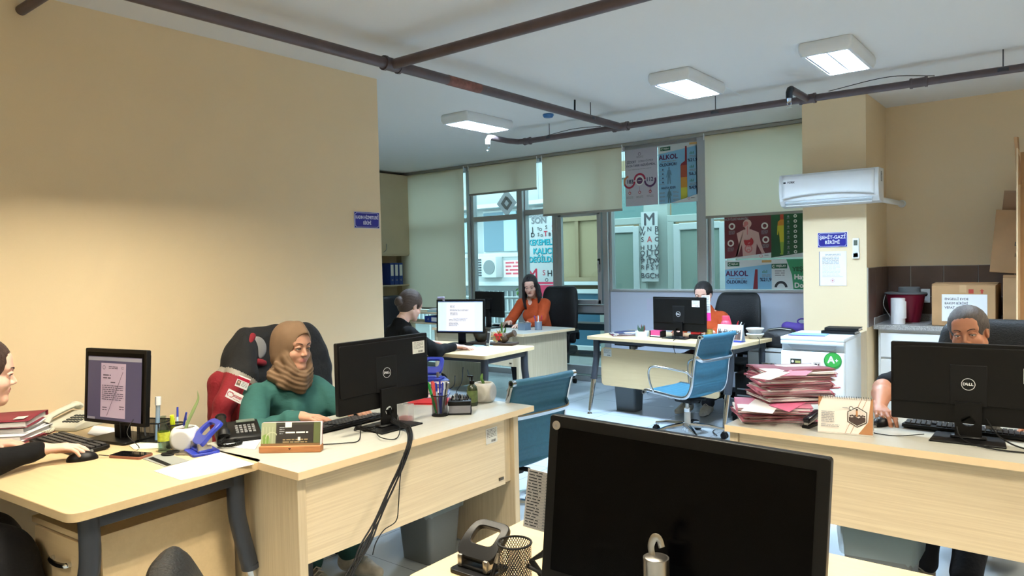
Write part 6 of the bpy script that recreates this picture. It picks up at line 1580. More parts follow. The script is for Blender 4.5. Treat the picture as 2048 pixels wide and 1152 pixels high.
# cable bundle
EDGE = at(815, 862, z=0.757)
def cab(name, pts, r, label, parent=None, n=8):
    mb = MB(); mb.tube(bez(pts, n), r, BLACKM, n=6); o = mb.build(name, parent)
    if parent is None: tag(o, label, 'cable')
    return o
base_pts = [(-2.46, 2.20, 0.83), at(785, 842, z=0.775), at(806, 853, z=0.768), EDGE+Vector((0.005, 0, 0.006)), at(819, 885, x=-2.165), at(803, 930, x=-2.155), at(780, 985, x=-2.14), at(755, 1040, x=-2.10), at(728, 1090, x=-2.05), at(703, 1150, x=-2.02), at(690, 1200, x=-2.0)]
for i in range(5):
    rd = random.Random(i); off = [Vector((0.004*(i % 3), 0.005*(i-2), 0.002*i))]*5+[Vector((0.004*rd.random(), (i-2)*0.007+0.045*(rd.random()-0.5)*(k/3)**0.7, 0)) for k in range(6)]
    cab('cable', [Vector(p)+o_ for p, o_ in zip(base_pts, off)], 0.0034, 'black cable of the bundle hanging over the edge of the pale desk').__setitem__('group', 'cables hanging over the pale desk edge')
cab('cable', [at(808, 905, x=-2.15), at(800, 960, x=-2.12), at(797, 1010, x=-2.12), at(792, 1042, x=-2.12), at(768, 1060, x=-2.12), at(752, 1085, x=-2.06), at(745, 1110, x=-2.05)], 0.0022, 'thin black cable looping out to the right of the hanging bundle')
cab('cable', [at(645, 889, z=0.754), at(690, 886, z=0.754), at(718, 880, z=0.754), at(722, 850, z=0.76), at(735, 842, z=0.79), at(765, 835, z=0.83)], 0.0022, 'black mouse cable running from the calendar to the monitor stand')
cab('cable', [at(748, 856, z=0.772), at(760, 874, z=0.766), at(790, 878, z=0.754), at(800, 860, z=0.772), at(795, 830, z=0.80)], 0.0022, 'thin black cable looping over the foot of the monitor stand')
t = thing('headphones', 'tangled black earphone cable beside the monitor foot', 'earphones', on(722, 862), 0.3)
mb = MB()
for k in range(4): mb.tube([((0.035+0.006*k)*math.cos(a)+0.008*k, 0.018*math.sin(a), 0.006+0.004*k+0.003*math.sin(3*a)) for a in [2*PI*i/20 for i in range(20)]], 0.0018, BLACKM, n=5, closed=True)
mb.build('coil', t)
# jacket on the chair
f = Field((-3.80, 1.80, 0.45), (-3.28, 2.95, 1.30), 0.006)
for z, y0, y1, x, r in ((1.105, 2.20, 2.58, -3.60, 0.055), (1.06, 2.16, 2.62, -3.595, 0.065), (0.98, 2.12, 2.64, -3.585, 0.075), (0.88, 2.04, 2.66, -3.575, 0.075), (0.78, 2.03, 2.66, -3.57, 0.07), (0.70, 2.02, 2.66, -3.57, 0.065)):
    f.cap((x, y0, z), (x, y1, z), r, r, 0.05)
f.chain([(-3.55, 2.17, 1.08), (-3.49, 2.08, 0.93), (-3.43, 1.965, 0.80), (-3.42, 1.93, 0.70), (-3.42, 1.91, 0.62)], [0.05, 0.055, 0.05, 0.04, 0.022], 0.03)
f.chain([(-3.53, 2.15, 1.05), (-3.47, 2.12, 0.92), (-3.46, 2.10, 0.80), (-3.47, 2.06, 0.70)], [0.05, 0.05, 0.045, 0.03], 0.04)
f.warp(wr(0.0035, 16, 30))
def jm(C):
    x, y, z = C.T; lim = 0.96-0.75*(y-2.0); red = (z < lim) & (y < 2.22); grey = (z >= lim) & (z < lim+0.035) & (y < 2.22); return np.where(red, 1, np.where(grey, 2, 0))
JR = mat('jacket_red', (126, 20, 32), 0.8, bump=0.3, bscale=50); JB = mat('jacket_black', (17, 18, 20), 0.85, bump=0.4, bscale=40); JG = mat('reflective_grey', (150, 144, 134), 0.55)
jt = thing('jacket', 'black and red work jacket with grey reflective bands draped over the chair', 'jacket', (0, 0, 0))
mesh_obj('shell', f.mesh(), [JB, JR, JG], jt, matfn=jm, smooth_it=1)
f = Field((-3.60, 2.02, 0.90), (-3.28, 2.75, 1.22), 0.006); P_ = bez([(-3.53, 2.20, 1.12), (-3.505, 2.155, 1.08), (-3.50, 2.145, 1.03), (-3.505, 2.175, 0.99), (-3.51, 2.25, 0.965)], 5); f.chain(P_, [0.016]*len(P_), 0.012)
mesh_obj('collar', f.mesh(), [JR], jt, label='folded red collar', smooth_it=1)
f = Field((-3.55, 2.05, 0.9), (-3.3, 2.4, 1.2), 0.006); f.ell((-3.525, 2.215, 1.045), (0.022, 0.062, 0.07), 0.01); mesh_obj('lining', f.mesh(), [mat('grey_lining', (140, 138, 138), 0.85)], jt, label='light grey lining')
def badge(parent, p, q_, w, h, art, name, lab):
    a = Art(w, h, WHITE, th=0.001); art(a); o = a.build(name, parent, label=lab)
    d = Vector((0.62, -0.78, 0)); M = Matrix.Translation(p) @ Matrix.Rotation(math.atan2(d.x, -d.y), 4, 'Z') @ Matrix.Rotation(R_(q_), 4, 'Y'); o.matrix_basis = M; return o
BR_ = mat('badge_red', (176, 24, 60), 0.5)
def a1(a): a.rect(-0.031, 0.037, 0.031, 0.052, BR_); a.rect(-0.027, 0.008, -0.008, 0.034, mat('id_photo', (120, 104, 92), 0.6)); a.disc(-0.0175, 0.024, 0.006, mat('id_face', (206, 170, 150), 0.6)); a.lines(-0.003, 0.032, 0.03, 4, GINK, 0.0065); a.ring(-0.0, 0.0, 0, 0.0001, BR_)
def a2(a):
    a.ring(-0.027, 0.022, 0.0105, 0.0135, BR_, 20, 250, 20); a.ring(-0.020, 0.022, 0.0105, 0.0135, BR_, -110, 140, 20); a.t('ASDEP', 0.014, 0.024, 0.0165, BR_, bold=0.03, sx=0.88); a.lines(-0.004, 0.009, 0.036, 1, BR_, 0.004)
jp = at(481, 776, y=1.925); badge(jt, jp, 24, 0.062, 0.058, a1, 'id_card', 'identity card with a small portrait')
jp = at(466, 801, y=1.905); badge(jt, jp, 28, 0.088, 0.044, a2, 'name_badge', 'white badge with red rings and lettering')
bag_bin('grey waste bin with a pale blue bag under the headscarf woman\'s desk', (-2.60, 2.58, 0), GREYPL, w=0.25, d=0.25, h=0.34)
mb = MB(); mb.box((0, 0, 0.2), (0.16, 0.36, 0.38), BLACK, bev=0.004); mb.box((0.0, -0.182, 0.2), (0.15, 0.004, 0.36), mat('pc_front', (40, 40, 44), 0.5)); tag(mb.build('computer_tower', loc=(-2.68, 1.72, 0), rot=(0, 0, R_(90))), 'black computer tower on the floor under the pale desk', 'computer')

# ------------------------------------------------------------------ foreground desk
punch('large black hole punch in the foreground beside the mesh cup', tuple(on(958, 1142))[:2]+(TOPZ,), R_(0), BLACK, 0.98, htilt=30)
fc = at(1029, 1085, z=TOPZ+0.1); fc.z = TOPZ; mesh_cup('empty black mesh pen cup in the foreground', fc, 0.038, 0.10, 520)
t = thing('desk_clamp', 'black jointed clamp arm between the mesh cup and the large monitor', 'clamp', (-0.93, 1.27, TOPZ))
mb = MB(); mb.box((0, 0, 0.006), (0.07, 0.05, 0.012), BLACKM, bev=0.003); mb.tube([(0, 0, 0), (0.01, 0.0, 0.04), (-0.035, -0.01, 0.055)], 0.005, BLACKM); mb.build('base', t)
mb = MB(); mb.tube([(0.005, 0, 0.03), (-0.03, 0, 0.065), (0.0, 0.0, 0.085), (0.03, 0.0, 0.115)], 0.007, BLACKM, n=8); mb.cyl((0.03, -0.012, 0.115), (0.03, 0.012, 0.115), 0.012, m=BLACKM); mb.cyl((0.038, -0.013, 0.095), (0.038, 0.01, 0.12), 0.006, m=STEEL); mb.build('arm', t)
a = Art(0.085, 0.125, mat('list_paper', (206, 202, 200), 0.8))
for i in range(19): a.rect(-0.041, 0.004+0.0063*i, 0.041, 0.0045+0.0063*i, GINK); a.k -= 1
a.k += 1; a.lines(-0.039, 0.1205, 0.03, 19, INK, 0.0063, th=0.0022); a.lines(0.0, 0.1205, 0.038, 19, GINK, 0.0063, th=0.0022, seed=6)
tag(a.build('phone_list', loc=tuple(at(1083, 1063, y=1.19)), rot=(0, R_(7), R_(12))), 'printed list on a paper strip taped to the left side of the large monitor', 'paper')
t = thing('water_bottle', 'clear glass water bottle with a steel cap in front of the large monitor', 'bottle', (-0.552, 1.075, TOPZ)); t.scale = (1, 1, 1.19)
mb = MB(); mb.lathe([(0, 0), (0.036, 0), (0.038, 0.005), (0.038, 0.135), (0.034, 0.15), (0.021, 0.162), (0.019, 0.172), (0.016, 0.172), (0.018, 0.16), (0.035, 0.135), (0.035, 0.008), (0, 0.006)], m=CGLASS, cap=False, n=32); mb.build('glass', t)
mb = MB(); mb.cyl((0, 0, 0.165), (0, 0, 0.197), 0.0215, m=STEEL, n=32); mb.cyl((0, 0, 0.197), (0, 0, 0.199), 0.019, 0.015, m=STEEL, n=32); mb.build('cap', t, ang=30)
mb = MB(); mb.tube(bez([(-0.007, 0, 0.197), (-0.009, 0, 0.212), (-0.003, 0, 0.224), (0.006, 0.0, 0.224), (0.011, 0, 0.213)], 6), 0.006, STEEL, n=8, flat=(1.0, 0.25)); mb.build('carry_loop', t)
pen('black and silver pen standing in front of the mesh cup', fc+Vector((-0.035, -0.052, 0.008)), (0.15, 0.35, 1), 0.075, BLACK, 0.005, cap=STEEL)
cab('cable', [Vector((-1.10, 1.13, 0.757)), Vector((-1.06, 1.155, 0.775)), Vector((-1.03, 1.15, 0.76)), Vector((-0.98, 1.12, 0.76))], 0.006, 'thick black cable coil at the bottom edge beside the mesh cup')
sheet('white paper under the left side of the large monitor', [(-1.0, 1.14), (-0.86, 1.10), (-0.84, 1.3), (-0.96, 1.34)], th=0.002)

# ------------------------------------------------------------------ right-hand desk
rd = random.Random(21); cx, cy = -1.065, 3.28; z = TOPZ+0.001
PKS = [mat('pink_card_dusty', (176, 104, 124), 0.65), mat('maroon_card_dusty', (132, 62, 76), 0.65), mat('rose_card', (200, 124, 150), 0.65)]
GF = 'pink case folders piled on the right-hand desk'
for i in range(27):
    up = i >= 8
    px_, py_ = (cx+0.02, cy+0.13) if up else (cx-0.02, cy)
    h = (0.0052+0.003*rd.random()) if i not in (6, 7, 10, 12) else 0.011
    lb = 'pink paper case folder, one of many in the tall pile on the right-hand desk'
    f_ = folder(lb, (px_+0.03*(rd.random()-0.5), py_+0.03*(rd.random()-0.5), z), R_(-62+16*(rd.random()-0.5)+(8 if up else 0)), PKS[int(rd.random()*3) % 3] if i % 5 else WHITE, 0.235, 0.32, h, True, GF, seed=i, pitch=0.012*(rd.random()-0.3), roll=-0.02*(i-9)/20 if up else 0.0)
    z += h+0.0008
    if i == 7: zmid = z
sheet('bright pink folder lying open across the lower pile of case folders', [at(1538, 812, z=zmid+0.004), at(1578, 825, z=zmid+0.004), at(1614, 805, z=zmid+0.004), at(1572, 796, z=zmid+0.004)], m=PINK, z=zmid+0.006, th=0.002, name='pink_folder', cat='folder')
sheet('white form lying on the lower pile beside the bright pink folder', [at(1482, 822, z=zmid+0.002), at(1545, 828, z=zmid+0.002), at(1562, 806, z=zmid+0.002), at(1510, 799, z=zmid+0.002)], z=zmid+0.003, th=0.001)
sheet('white form lying topmost on the tall pile of case folders', [at(1500, 757, z=z), at(1540, 762, z=z), at(1580, 747, z=z), at(1545, 742, z=z)], z=z+0.004, th=0.001)
sheet('pink folder cover topmost on the tall pile of case folders', [at(1560, 752, z=z), at(1612, 752, z=z), at(1625, 742, z=z), at(1580, 741, z=z)], m=PKS[2], z=z+0.001, th=0.001, name='pink_folder', cat='folder')
t = thing('stapler', 'black stapler between the case folders and the desk calendar', 'stapler', on(1624, 852), R_(-8))
mb = MB(); mb.box((0, 0, 0.006), (0.035, 0.13, 0.012), BLACK, bev=0.004); mb.build('base', t)
mb = MB(); mb.box((0, 0.0, 0.042), (0.03, 0.125, 0.028), mat('gloss_black', (18, 20, 30), 0.12), rot=(0.16, 0, 0), bev=0.010, seg=3); mb.build('arm', t)
mb = MB(); mb.box((0, 0.0, 0.026), (0.016, 0.12, 0.010), STEEL, rot=(0.12, 0, 0)); mb.build('magazine', t)
t = thing('desk_calendar', 'white and brown spiral desk calendar with a hexagon picture', 'calendar', (-0.752, 3.165, TOPZ), R_(9))
def calart2():
    a = Art(0.205, 0.145, mat('calendar_card', (226, 220, 214), 0.6)); BW2 = mat('calendar_brown', (166, 116, 76), 0.6)
    a.ply([(0.05, 0), (0.1025, 0), (0.1025, 0.145), (0.095, 0.145), (0.085, 0.05)], BW2); a.ply([(-0.1025, 0.10), (-0.1025, 0.145), (-0.085, 0.145)], BW2)
    for x in (0.03, 0.05): a.ply([(x-0.03, 0), (x-0.0285, 0), (x+0.033, 0.145), (x+0.0315, 0.145)], BW2)
    hx = [(0.045+0.042*math.cos(R_(90+60*i)), 0.068+0.042*math.sin(R_(90+60*i))) for i in range(6)]; hi = [(0.045+0.038*math.cos(R_(90+60*i)), 0.068+0.038*math.sin(R_(90+60*i))) for i in range(6)]; hj = [(0.045+0.0355*math.cos(R_(90+60*i)), 0.068+0.0355*math.sin(R_(90+60*i))) for i in range(6)]
    DK = mat('calendar_dark', (58, 44, 40), 0.6); a.ply(hx, DK); a.ply(hi, STK); a.ply(hj, mat('calendar_sky', (206, 196, 190), 0.6))
    a.ply([hj[2], hj[3], hj[4], (hj[4][0], 0.066), (0.06, 0.070), (0.05, 0.064), (0.038, 0.070), (0.025, 0.065), (hj[2][0], 0.068)], DK)
    for i in range(9): a.disc(0.02+0.0065*i, 0.072+0.002*(i % 2), 0.0035, DK, 10); a.k -= 1
    a.k += 1; a.rect(0.040, 0.07, 0.047, 0.095, BW2); a.disc(0.0435, 0.098, 0.0042, DK, 10)
    a.disc(0.022, 0.102, 0.0085, INK); a.disc(0.022, 0.102, 0.006, STK); a.lines(-0.01, 0.103, 0.02, 1, GINK, 0.007)
    a.lines(-0.09, 0.083, 0.05, 7, GINK, 0.0068); a.lines(-0.09, 0.03, 0.07, 2, GINK, 0.006)
    return a.build('front_page', label='printed page with a hexagonal photograph')
c = calart2(); c.parent = t; c.matrix_basis = Matrix.Translation((0, -0.035, 0.006)) @ Matrix.Rotation(R_(-16), 4, 'X')
mb = MB(); mb.prism([(0, 0)]*0 or rrect(0, 0.072, 0.205, 0.145, 0.001, 1), 0.0015, MC['calendar_card'], M=Matrix.Translation((0, 0.048, 0.0)) @ Matrix.Rotation(R_(16), 4, 'X')); mb.box((0, 0.005, 0.003), (0.205, 0.085, 0.004), MC['calendar_card']); mb.build('stand', t, smooth=False)
mb = MB()
for i in range(22): x = -0.095+0.009*i; mb.tube([(x+0.0004*k, 0.006+0.006*math.cos(k*PI/5), 0.145+0.006*math.sin(k*PI/5)) for k in range(10)], 0.0009, INK, n=4, closed=True)
mb.build('spiral_binding', t)
mp = Vector((-0.665, 3.385, TOPZ)); mouse('black mouse under the hand of the grey-haired woman', mp, R_(172), [(0, 0.055, 0.012), (0.03, 0.10, 0.004), (-0.03, 0.17, 0.003), (-0.12, 0.17, 0.004), (-0.2, 0.1, 0.01)])
keyboard('black keyboard behind the right-hand monitor', (-0.36, 3.43, TOPZ), R_(178), 0.44, 0.13)
phone_flat('dark phone lying beyond the keyboard on the right-hand desk', on(1885, 838), R_(70), BLACK)
t = thing('box', 'small white carton with a barcode beside the monitor stand on the right', 'box', on(1985, 868), 0.2)
mb = MB(); mb.box((0, 0, 0.035), (0.05, 0.03, 0.07), WHITE, bev=0.001); mb.build('carton', t, smooth=False)
a = Art(0.04, 0.05, WHITE); a.bars(-0.014, 0.035, 0.028, 0.012, INK); a.lines(-0.015, 0.028, 0.03, 4, GINK, 0.006); a.build('print', t, loc=(0, -0.0165, 0.01))
cab('cable', [(-0.33, 3.30, 0.84), (-0.37, 3.28, 0.80), (-0.34, 3.22, 0.762), (-0.25, 3.16, 0.756), (-0.12, 3.17, 0.754), (0.05, 3.2, 0.754)], 0.003, 'black cable trailing right across the right-hand desk, nearer one')
cab('cable', [(-0.28, 3.31, 0.84), (-0.22, 3.24, 0.78), (-0.12, 3.21, 0.755), (0.08, 3.23, 0.754)], 0.003, 'black cable trailing right across the right-hand desk, farther one')
t = thing('usb_stick', 'small metal stick lying behind the hexagon calendar', 'memory stick', on(1745, 855), 0.6); mb = MB(); mb.box((0, 0, 0.005), (0.03, 0.012, 0.008), STEEL, bev=0.001); mb.build('stick', t); mb = MB(); mb.box((-0.022, 0, 0.004), (0.02, 0.01, 0.005), mat('stick_red', (160, 60, 60), 0.4)); mb.build('cap', t)
bag_bin('grey waste bin with a clear bag under the right-hand desk', (-0.64, 3.28, 0), GREYPL, w=0.27, d=0.24, h=0.34)
# ------------------------------------------------------------------ desk of the woman with a hair bun
a = MB(); a.grid(lambda u, v: (0.075*(u-0.5), 0.003*math.sin(u*5), 0.045*v), 4, 3, mat('lilac_note', (166, 160, 186), 0.7)); tag(a.build('sticky_note', loc=(-4.60, 4.795, 1.145), rot=(0, 0, R_(19)), solid=0.0008), 'lilac note stuck on the top edge of the bright screen', 'note')
t = thing('potted_plant', 'dark glazed bowl with a small succulent on the tray at the bun woman\'s desk', 'plant', (-4.30, 5.00, TOPZ+0.022))
BG = mat('dark_glaze', (62, 56, 46), 0.25, noise=0.3, nscale=20)
mb = MB(); mb.lathe([(0, 0), (0.035, 0), (0.05, 0.012), (0.078, 0.06), (0.092, 0.115), (0.096, 0.122), (0.088, 0.122), (0.08, 0.105), (0, 0.1)], m=BG, cap=False, n=28); mb.build('bowl', t)
mb = MB()
for i in range(8): a_ = i*0.8; leafblade(mb, [(0.01*math.cos(a_), 0.01*math.sin(a_), 0.10), (0.028*math.cos(a_), 0.028*math.sin(a_), 0.125), (0.034*math.cos(a_), 0.034*math.sin(a_), 0.15+0.01*(i % 3))], 0.008, GREEN)
mb.build('leaves', t); mb = MB(); mb.cyl((0, 0, 0.1), (0, 0, 0.106), 0.08, m=SOIL); mb.build('soil', t)
t = thing('tray', 'dark wooden tray under the bowl and the ornament', 'tray', (-4.17, 5.0, TOPZ), R_(14)); mb = MB(); mb.box((0, 0, 0.011), (0.46, 0.15, 0.022), mat('dark_wood', (62, 46, 38), 0.5), bev=0.003); mb.build('board', t)
t = thing('ornament', 'dark log ornament tied with a red bow and straw on the tray', 'ornament', (-4.05, 5.02, TOPZ+0.022), R_(14)); DW = mat('bark_dark', (72, 58, 48), 0.85, noise=0.3, nscale=30)
mb = MB(); mb.sph((0.0, 0, 0.045), 0.045, DW, (1.1, 1, 1)); mb.cyl((0.02, 0, 0.055), (0.10, -0.01, 0.085), 0.022, m=DW, n=12); mb.cyl((0.10, -0.01, 0.085), (0.115, -0.012, 0.09), 0.030, m=DW, n=12); mb.build('log', t)
mb = MB(); ST = mat('straw', (196, 170, 112), 0.85); rd = random.Random(9)
for i in range(34): a_ = rd.random()*2*PI; p = Vector((-0.03, -0.045, 0.07)); d = Vector((math.cos(a_), -0.4, math.sin(a_)*1.2)).normalized(); mb.tube([p, p+d*0.025, p+d*(0.05+0.02*rd.random())+Vector((0, 0, -0.01))], 0.0025, ST, n=4)
mb.build('straw', t, label='yellow straw tassels')
mb = MB()
for s in (-1, 1): mb.sph((-0.03+s*0.022, -0.058, 0.075), 0.02, RED, (1.1, 0.4, 0.7)); mb.box((-0.03+s*0.012, -0.06, 0.045), (0.012, 0.003, 0.04), RED, rot=(0, s*0.3, 0))
mb.sph((-0.03, -0.062, 0.072), 0.01, RED); mb.build('bow', t, label='red ribbon bow')
t = thing('potted_plant', 'upright green aloe behind the straw ornament', 'plant', (-4.13, 5.09, TOPZ)); mb = MB(); mb.lathe([(0, 0), (0.035, 0), (0.045, 0.07), (0.04, 0.07), (0.0, 0.06)], m=BG, cap=False); mb.build('pot', t)
mb = MB()
for i, (dx, dy, h) in enumerate(((0, 0, 0.21), (0.02, 0.01, 0.16), (-0.018, 0.0, 0.13), (0.012, -0.015, 0.12))): leafblade(mb, [(dx*0.5, dy*0.5, 0.06), (dx, dy, 0.1), (dx*1.6, dy*1.4, h*0.8), (dx*1.8+0.004, dy, h)], 0.013, GREEN)
mb.build('leaves', t)
t = thing('card_stand', 'small upright picture card leaning before the straw ornament', 'card', (-4.13, 4.90, TOPZ), R_(-20)); mb = MB(); mb.box((0, 0, 0.065), (0.055, 0.004, 0.13), STK, rot=(-0.15, 0, 0)); mb.box((0, -0.004, 0.072), (0.042, 0.002, 0.09), INK, rot=(-0.15, 0, 0)); mb.build('card', t)
mb = MB(); mb.tube([(0, 0, 0.01), (0.02, -0.03, 0.004), (-0.03, -0.035, 0.004), (0, 0, 0.01)], 0.002, BLACKM, n=5); mb.build('foot', t)
sheet_px('pale blue sheet at the hand of the bun woman', [(938, 688), (955, 694), (1000, 690), (985, 681)], m=mat('pale_blue_paper', (170, 214, 226), 0.7), th=0.003)
pen('black pen lying by the bun woman\'s hand', on(938, 686), (0.95, 0.3, 0.02), 0.12, INK)
sheet_px('stack of dark blue papers under the bun woman\'s sleeve', [(858, 698), (880, 705), (935, 696), (905, 688)], m=mat('blue_grey_paper', (92, 104, 140), 0.7), th=0.012)
t = thing('charger', 'small dark cable reel beside the tray', 'cable', on(957, 682), 0.4); mb = MB()
for k in range(3): mb.tube([(0.03*math.cos(a), 0.02*math.sin(a), 0.006+0.008*k) for a in [2*PI*i/16 for i in range(16)]], 0.005, mat('navy_cable', (30, 34, 60), 0.6), n=6, closed=True)
mb.build('coil', t)
for i, (a_, b_) in enumerate(((at(910, 752, z=0.70), at(898, 790, z=0.3)), (at(926, 735, z=0.7), at(912, 800, z=0.2)), (at(935, 740, z=0.7), at(940, 800, z=0.15)))):
    cab('cable', [a_, a_.lerp(b_, 0.4)+Vector((0.02, 0, 0)), a_.lerp(b_, 0.7)+Vector((-0.015, 0, 0)), b_], 0.004, ('left', 'middle', 'right')[i]+' black cable hanging under the bun woman\'s desk')

# ------------------------------------------------------------------ white desk by the windows
t = thing('pen_cup', 'square grey wire box on the white desk by the windows', 'box', (-4.76, 6.26, TOPZ), R_(-8)); WG = mat('silver_mesh', (150, 170, 190), 0.4, 0.5, alpha=0.75)
mb = MB()
for x, y, sx, sy in ((0, -0.045, 0.11, 0.002), (0, 0.045, 0.11, 0.002), (-0.055, 0, 0.002, 0.09), (0.055, 0, 0.002, 0.09)): mb.box((x, y, 0.04), (sx, sy, 0.08), WG)
mb.build('mesh_wall', t, smooth=False); mb = MB(); mb.tube([(-0.055, -0.045, 0.08), (0.055, -0.045, 0.08), (0.055, 0.045, 0.08), (-0.055, 0.045, 0.08)], 0.003, STEEL, n=6, closed=True); mb.box((0, 0, 0.002), (0.11, 0.09, 0.004), STEEL); mb.build('rim', t)
t = thing('pen_cup', 'grey wire pen cup on the white desk by the windows', 'pen holder', (-4.62, 6.33, TOPZ)); mb = MB(); mb.lathe([(0.04, 0.0), (0.04, 0.09)], m=WG, cap=False); mb.cyl((0, 0, 0), (0, 0, 0.004), 0.041, m=STEEL); mb.build('mesh_wall', t)
mb = MB(); mb.tube([(0.04*math.cos(a), 0.04*math.sin(a), 0.09) for a in [2*PI*i/20 for i in range(20)]], 0.003, STEEL, n=6, closed=True); mb.build('rim', t)
for i, (dx, m_, nm) in enumerate(((-0.02, mat('purple_pen', (96, 60, 150), 0.4), 'purple'), (0.0, WPLAS, 'white'), (0.02, RED, 'red'), (0.01, BLUEP, 'blue'))): pen(nm+' pen in the grey wire cup on the white desk', (-4.62+dx*0.6, 6.33+0.008*(i-1), TOPZ+0.008), (dx*8, 0.1*(i-1), 1), 0.15, m_, group='pens in the grey wire cup')
mouse('black mouse on the white desk left of the plain monitor', (-5.70, 6.40, TOPZ), 0.2)
keyboard('black keyboard in front of the woman with long dark hair', (-5.16, 6.50, TOPZ), R_(175))
sheet_px('loose papers left of the plain monitor on the white desk', [(940, 646), (955, 655), (985, 650), (965, 641)], th=0.004)
# low shelf and binders at left by the blinds
t = thing('low_shelf', 'low cream shelf unit under the tall left blind holding papers', 'shelf', (-6.75, 6.75, 0), R_(-4)); 
mb = MB()
for z in (0.012, 0.42, 0.74, 0.87): mb.box((0, 0, z), (0.95, 0.36, 0.022), CREAM_X)
for x in (-0.47, 0.47): mb.box((x, 0, 0.44), (0.02, 0.36, 0.88), CREAM_X)
mb.build('carcass', t, smooth=False)
mb = MB(); mb.box((0.3, 0, 0.9), (0.32, 0.24, 0.035), mat('pale_blue_paper', (170, 214, 226), 0.7)); mb.box((0.31, 0.01, 0.93), (0.30, 0.22, 0.02), WHITE, rot=(0, 0, 0.1)); tag(mb.build('paper_stack', loc=(-6.75, 6.75, -0.019), smooth=False), 'stack of white and pale blue papers on the low shelf', 'papers')
def binder(label, loc, rz, lying=False, group='blue lever-arch binders'):
    t = thing('ring_binder', label, 'binder', loc, 0, group); t.rotation_euler = (0, R_(90) if lying else 0, rz); BB = mat('binder_blue', (28, 56, 130), 0.45)
    mb = MB()
    for x in (-0.036, 0.036): mb.box((x, 0.14, 0.158), (0.003, 0.28, 0.316), BB)
    mb.box((0, 0.001, 0.158), (0.075, 0.003, 0.316), BB); mb.build('cover', t, smooth=False)
    mb = MB(); mb.box((0, -0.0015, 0.21), (0.052, 0.001, 0.16), STK); mb.build('spine_label', t, smooth=False, label='white spine label')
    mb = MB(); mb.tube([(0.011*math.cos(a), -0.002, 0.07+0.011*math.sin(a)) for a in [2*PI*i/14 for i in range(14)]], 0.0022, STEEL, n=5, closed=True); mb.build('finger_ring', t)
    mb = MB(); mb.box((0, 0.14, 0.155), (0.062, 0.26, 0.295), WHITE); mb.build('papers', t, smooth=False); return t
binder('blue binder lying flat in the low shelf under the papers', (-6.58, 6.55, 0.755+0.04), R_(-4), True)
# wall cabinet
t = thing('wall_cabinet', 'beech wall cabinet with closed door and open shelf at the far left corner', 'cabinet', (-8.15, 7.15, 0))
mb = MB(); CB = mat('cabinet_beech', (196, 180, 150), 0.5, noise=0.04, nscale=4)
for z in (0.02, 0.86, 1.20, 1.64, 2.80): mb.box((0.18, 0, z), (0.36, 0.78, 0.02), CB)
for y in (-0.39, 0.39): mb.box((0.18, y, 1.41), (0.36, 0.02, 2.8), CB)
mb.box((0.01, 0, 1.4), (0.015, 0.78, 2.78), CB); mb.build('carcass', t, smooth=False)
mb = MB(); mb.box((0.37, 0, 2.225), (0.018, 0.78, 1.15), CB); d_ = mb.build('door', t, smooth=False, bevel=0.001)
mb = MB(); mb.tube(bez([(0.38, -0.2, 1.68), (0.41, -0.17, 1.72), (0.38, -0.14, 1.8)], 5), 0.006, STEEL, n=6); mb.build('handle', d_)
mb = MB(); mb.box((0.37, 0, 0.43), (0.018, 0.78, 0.8), CB); mb.build('door', t, smooth=False, bevel=0.001)
for i in range(3): binder(('dark blue binder in the wall cabinet, leftmost of the three', 'blue binder in the wall cabinet, middle of the three', 'blue binder in the wall cabinet, rightmost of the three')[i], (-7.80, 7.13+0.085*i, 1.21), R_(90))

# ------------------------------------------------------------------ far desk before the panels
def D5p(px, py, z=TOPZ): return at(px, py, z=z)
for i, (col, lb, dz) in enumerate(((mat('wine_card', (96, 34, 56), 0.5), 'wine red folder at the bottom of the small pile on the far desk', 0), (WHITE, 'white papers in the middle of the small pile on the far desk', 0.010), (mat('navy_card', (40, 40, 80), 0.4), 'dark navy folder on top of the small pile on the far desk', 0.016))):
    folder(lb, (-3.50, 6.26+0.02*i, TOPZ+0.001+dz), R_(-50+8*i), col, 0.22, 0.30, 0.008, True, 'folders on the far desk', seed=i+40)
t = thing('potted_plant', 'white round pot with dark succulents on the far desk', 'plant', (-3.305, 6.22, TOPZ)); mb = MB(); mb.lathe([(0, 0), (0.062, 0), (0.066, 0.05), (0.060, 0.05), (0.0, 0.042)], m=WPLAS, cap=False, n=28); mb.build('pot', t)
mb = MB(); rd = random.Random(4); DGn = mat('dark_succulent', (52, 82, 62), 0.5)
for i in range(16): a_ = rd.random()*6.28; r_ = rd.random()*0.03; leafblade(mb, [(r_*math.cos(a_), r_*math.sin(a_), 0.04), (r_*1.6*math.cos(a_), r_*1.6*math.sin(a_), 0.07), (r_*1.8*math.cos(a_)+0.002, r_*2*math.sin(a_), 0.08+0.04*rd.random())], 0.010, DGn if i % 5 else mat('red_succulent', (110, 50, 44), 0.5))
mb.build('leaves', t)
t = thing('memo_box', 'pink note block in a black holder left of the far monitor', 'note block', (-3.145, 6.235, TOPZ), R_(-5)); mb = MB(); mb.box((0, 0, 0.004), (0.12, 0.1, 0.008), BLACKM); mb.box((0.058, 0, 0.03), (0.004, 0.1, 0.06), BLACKM); mb.box((-0.058, 0, 0.03), (0.004, 0.1, 0.06), BLACKM); mb.build('holder', t, smooth=False)
mb = MB(); mb.box((0, 0, 0.036), (0.10, 0.09, 0.055), mat('pink_notes', (206, 70, 124), 0.7)); mb.box((0, 0, 0.012), (0.102, 0.092, 0.012), WHITE); mb.build('notes', t, smooth=False)
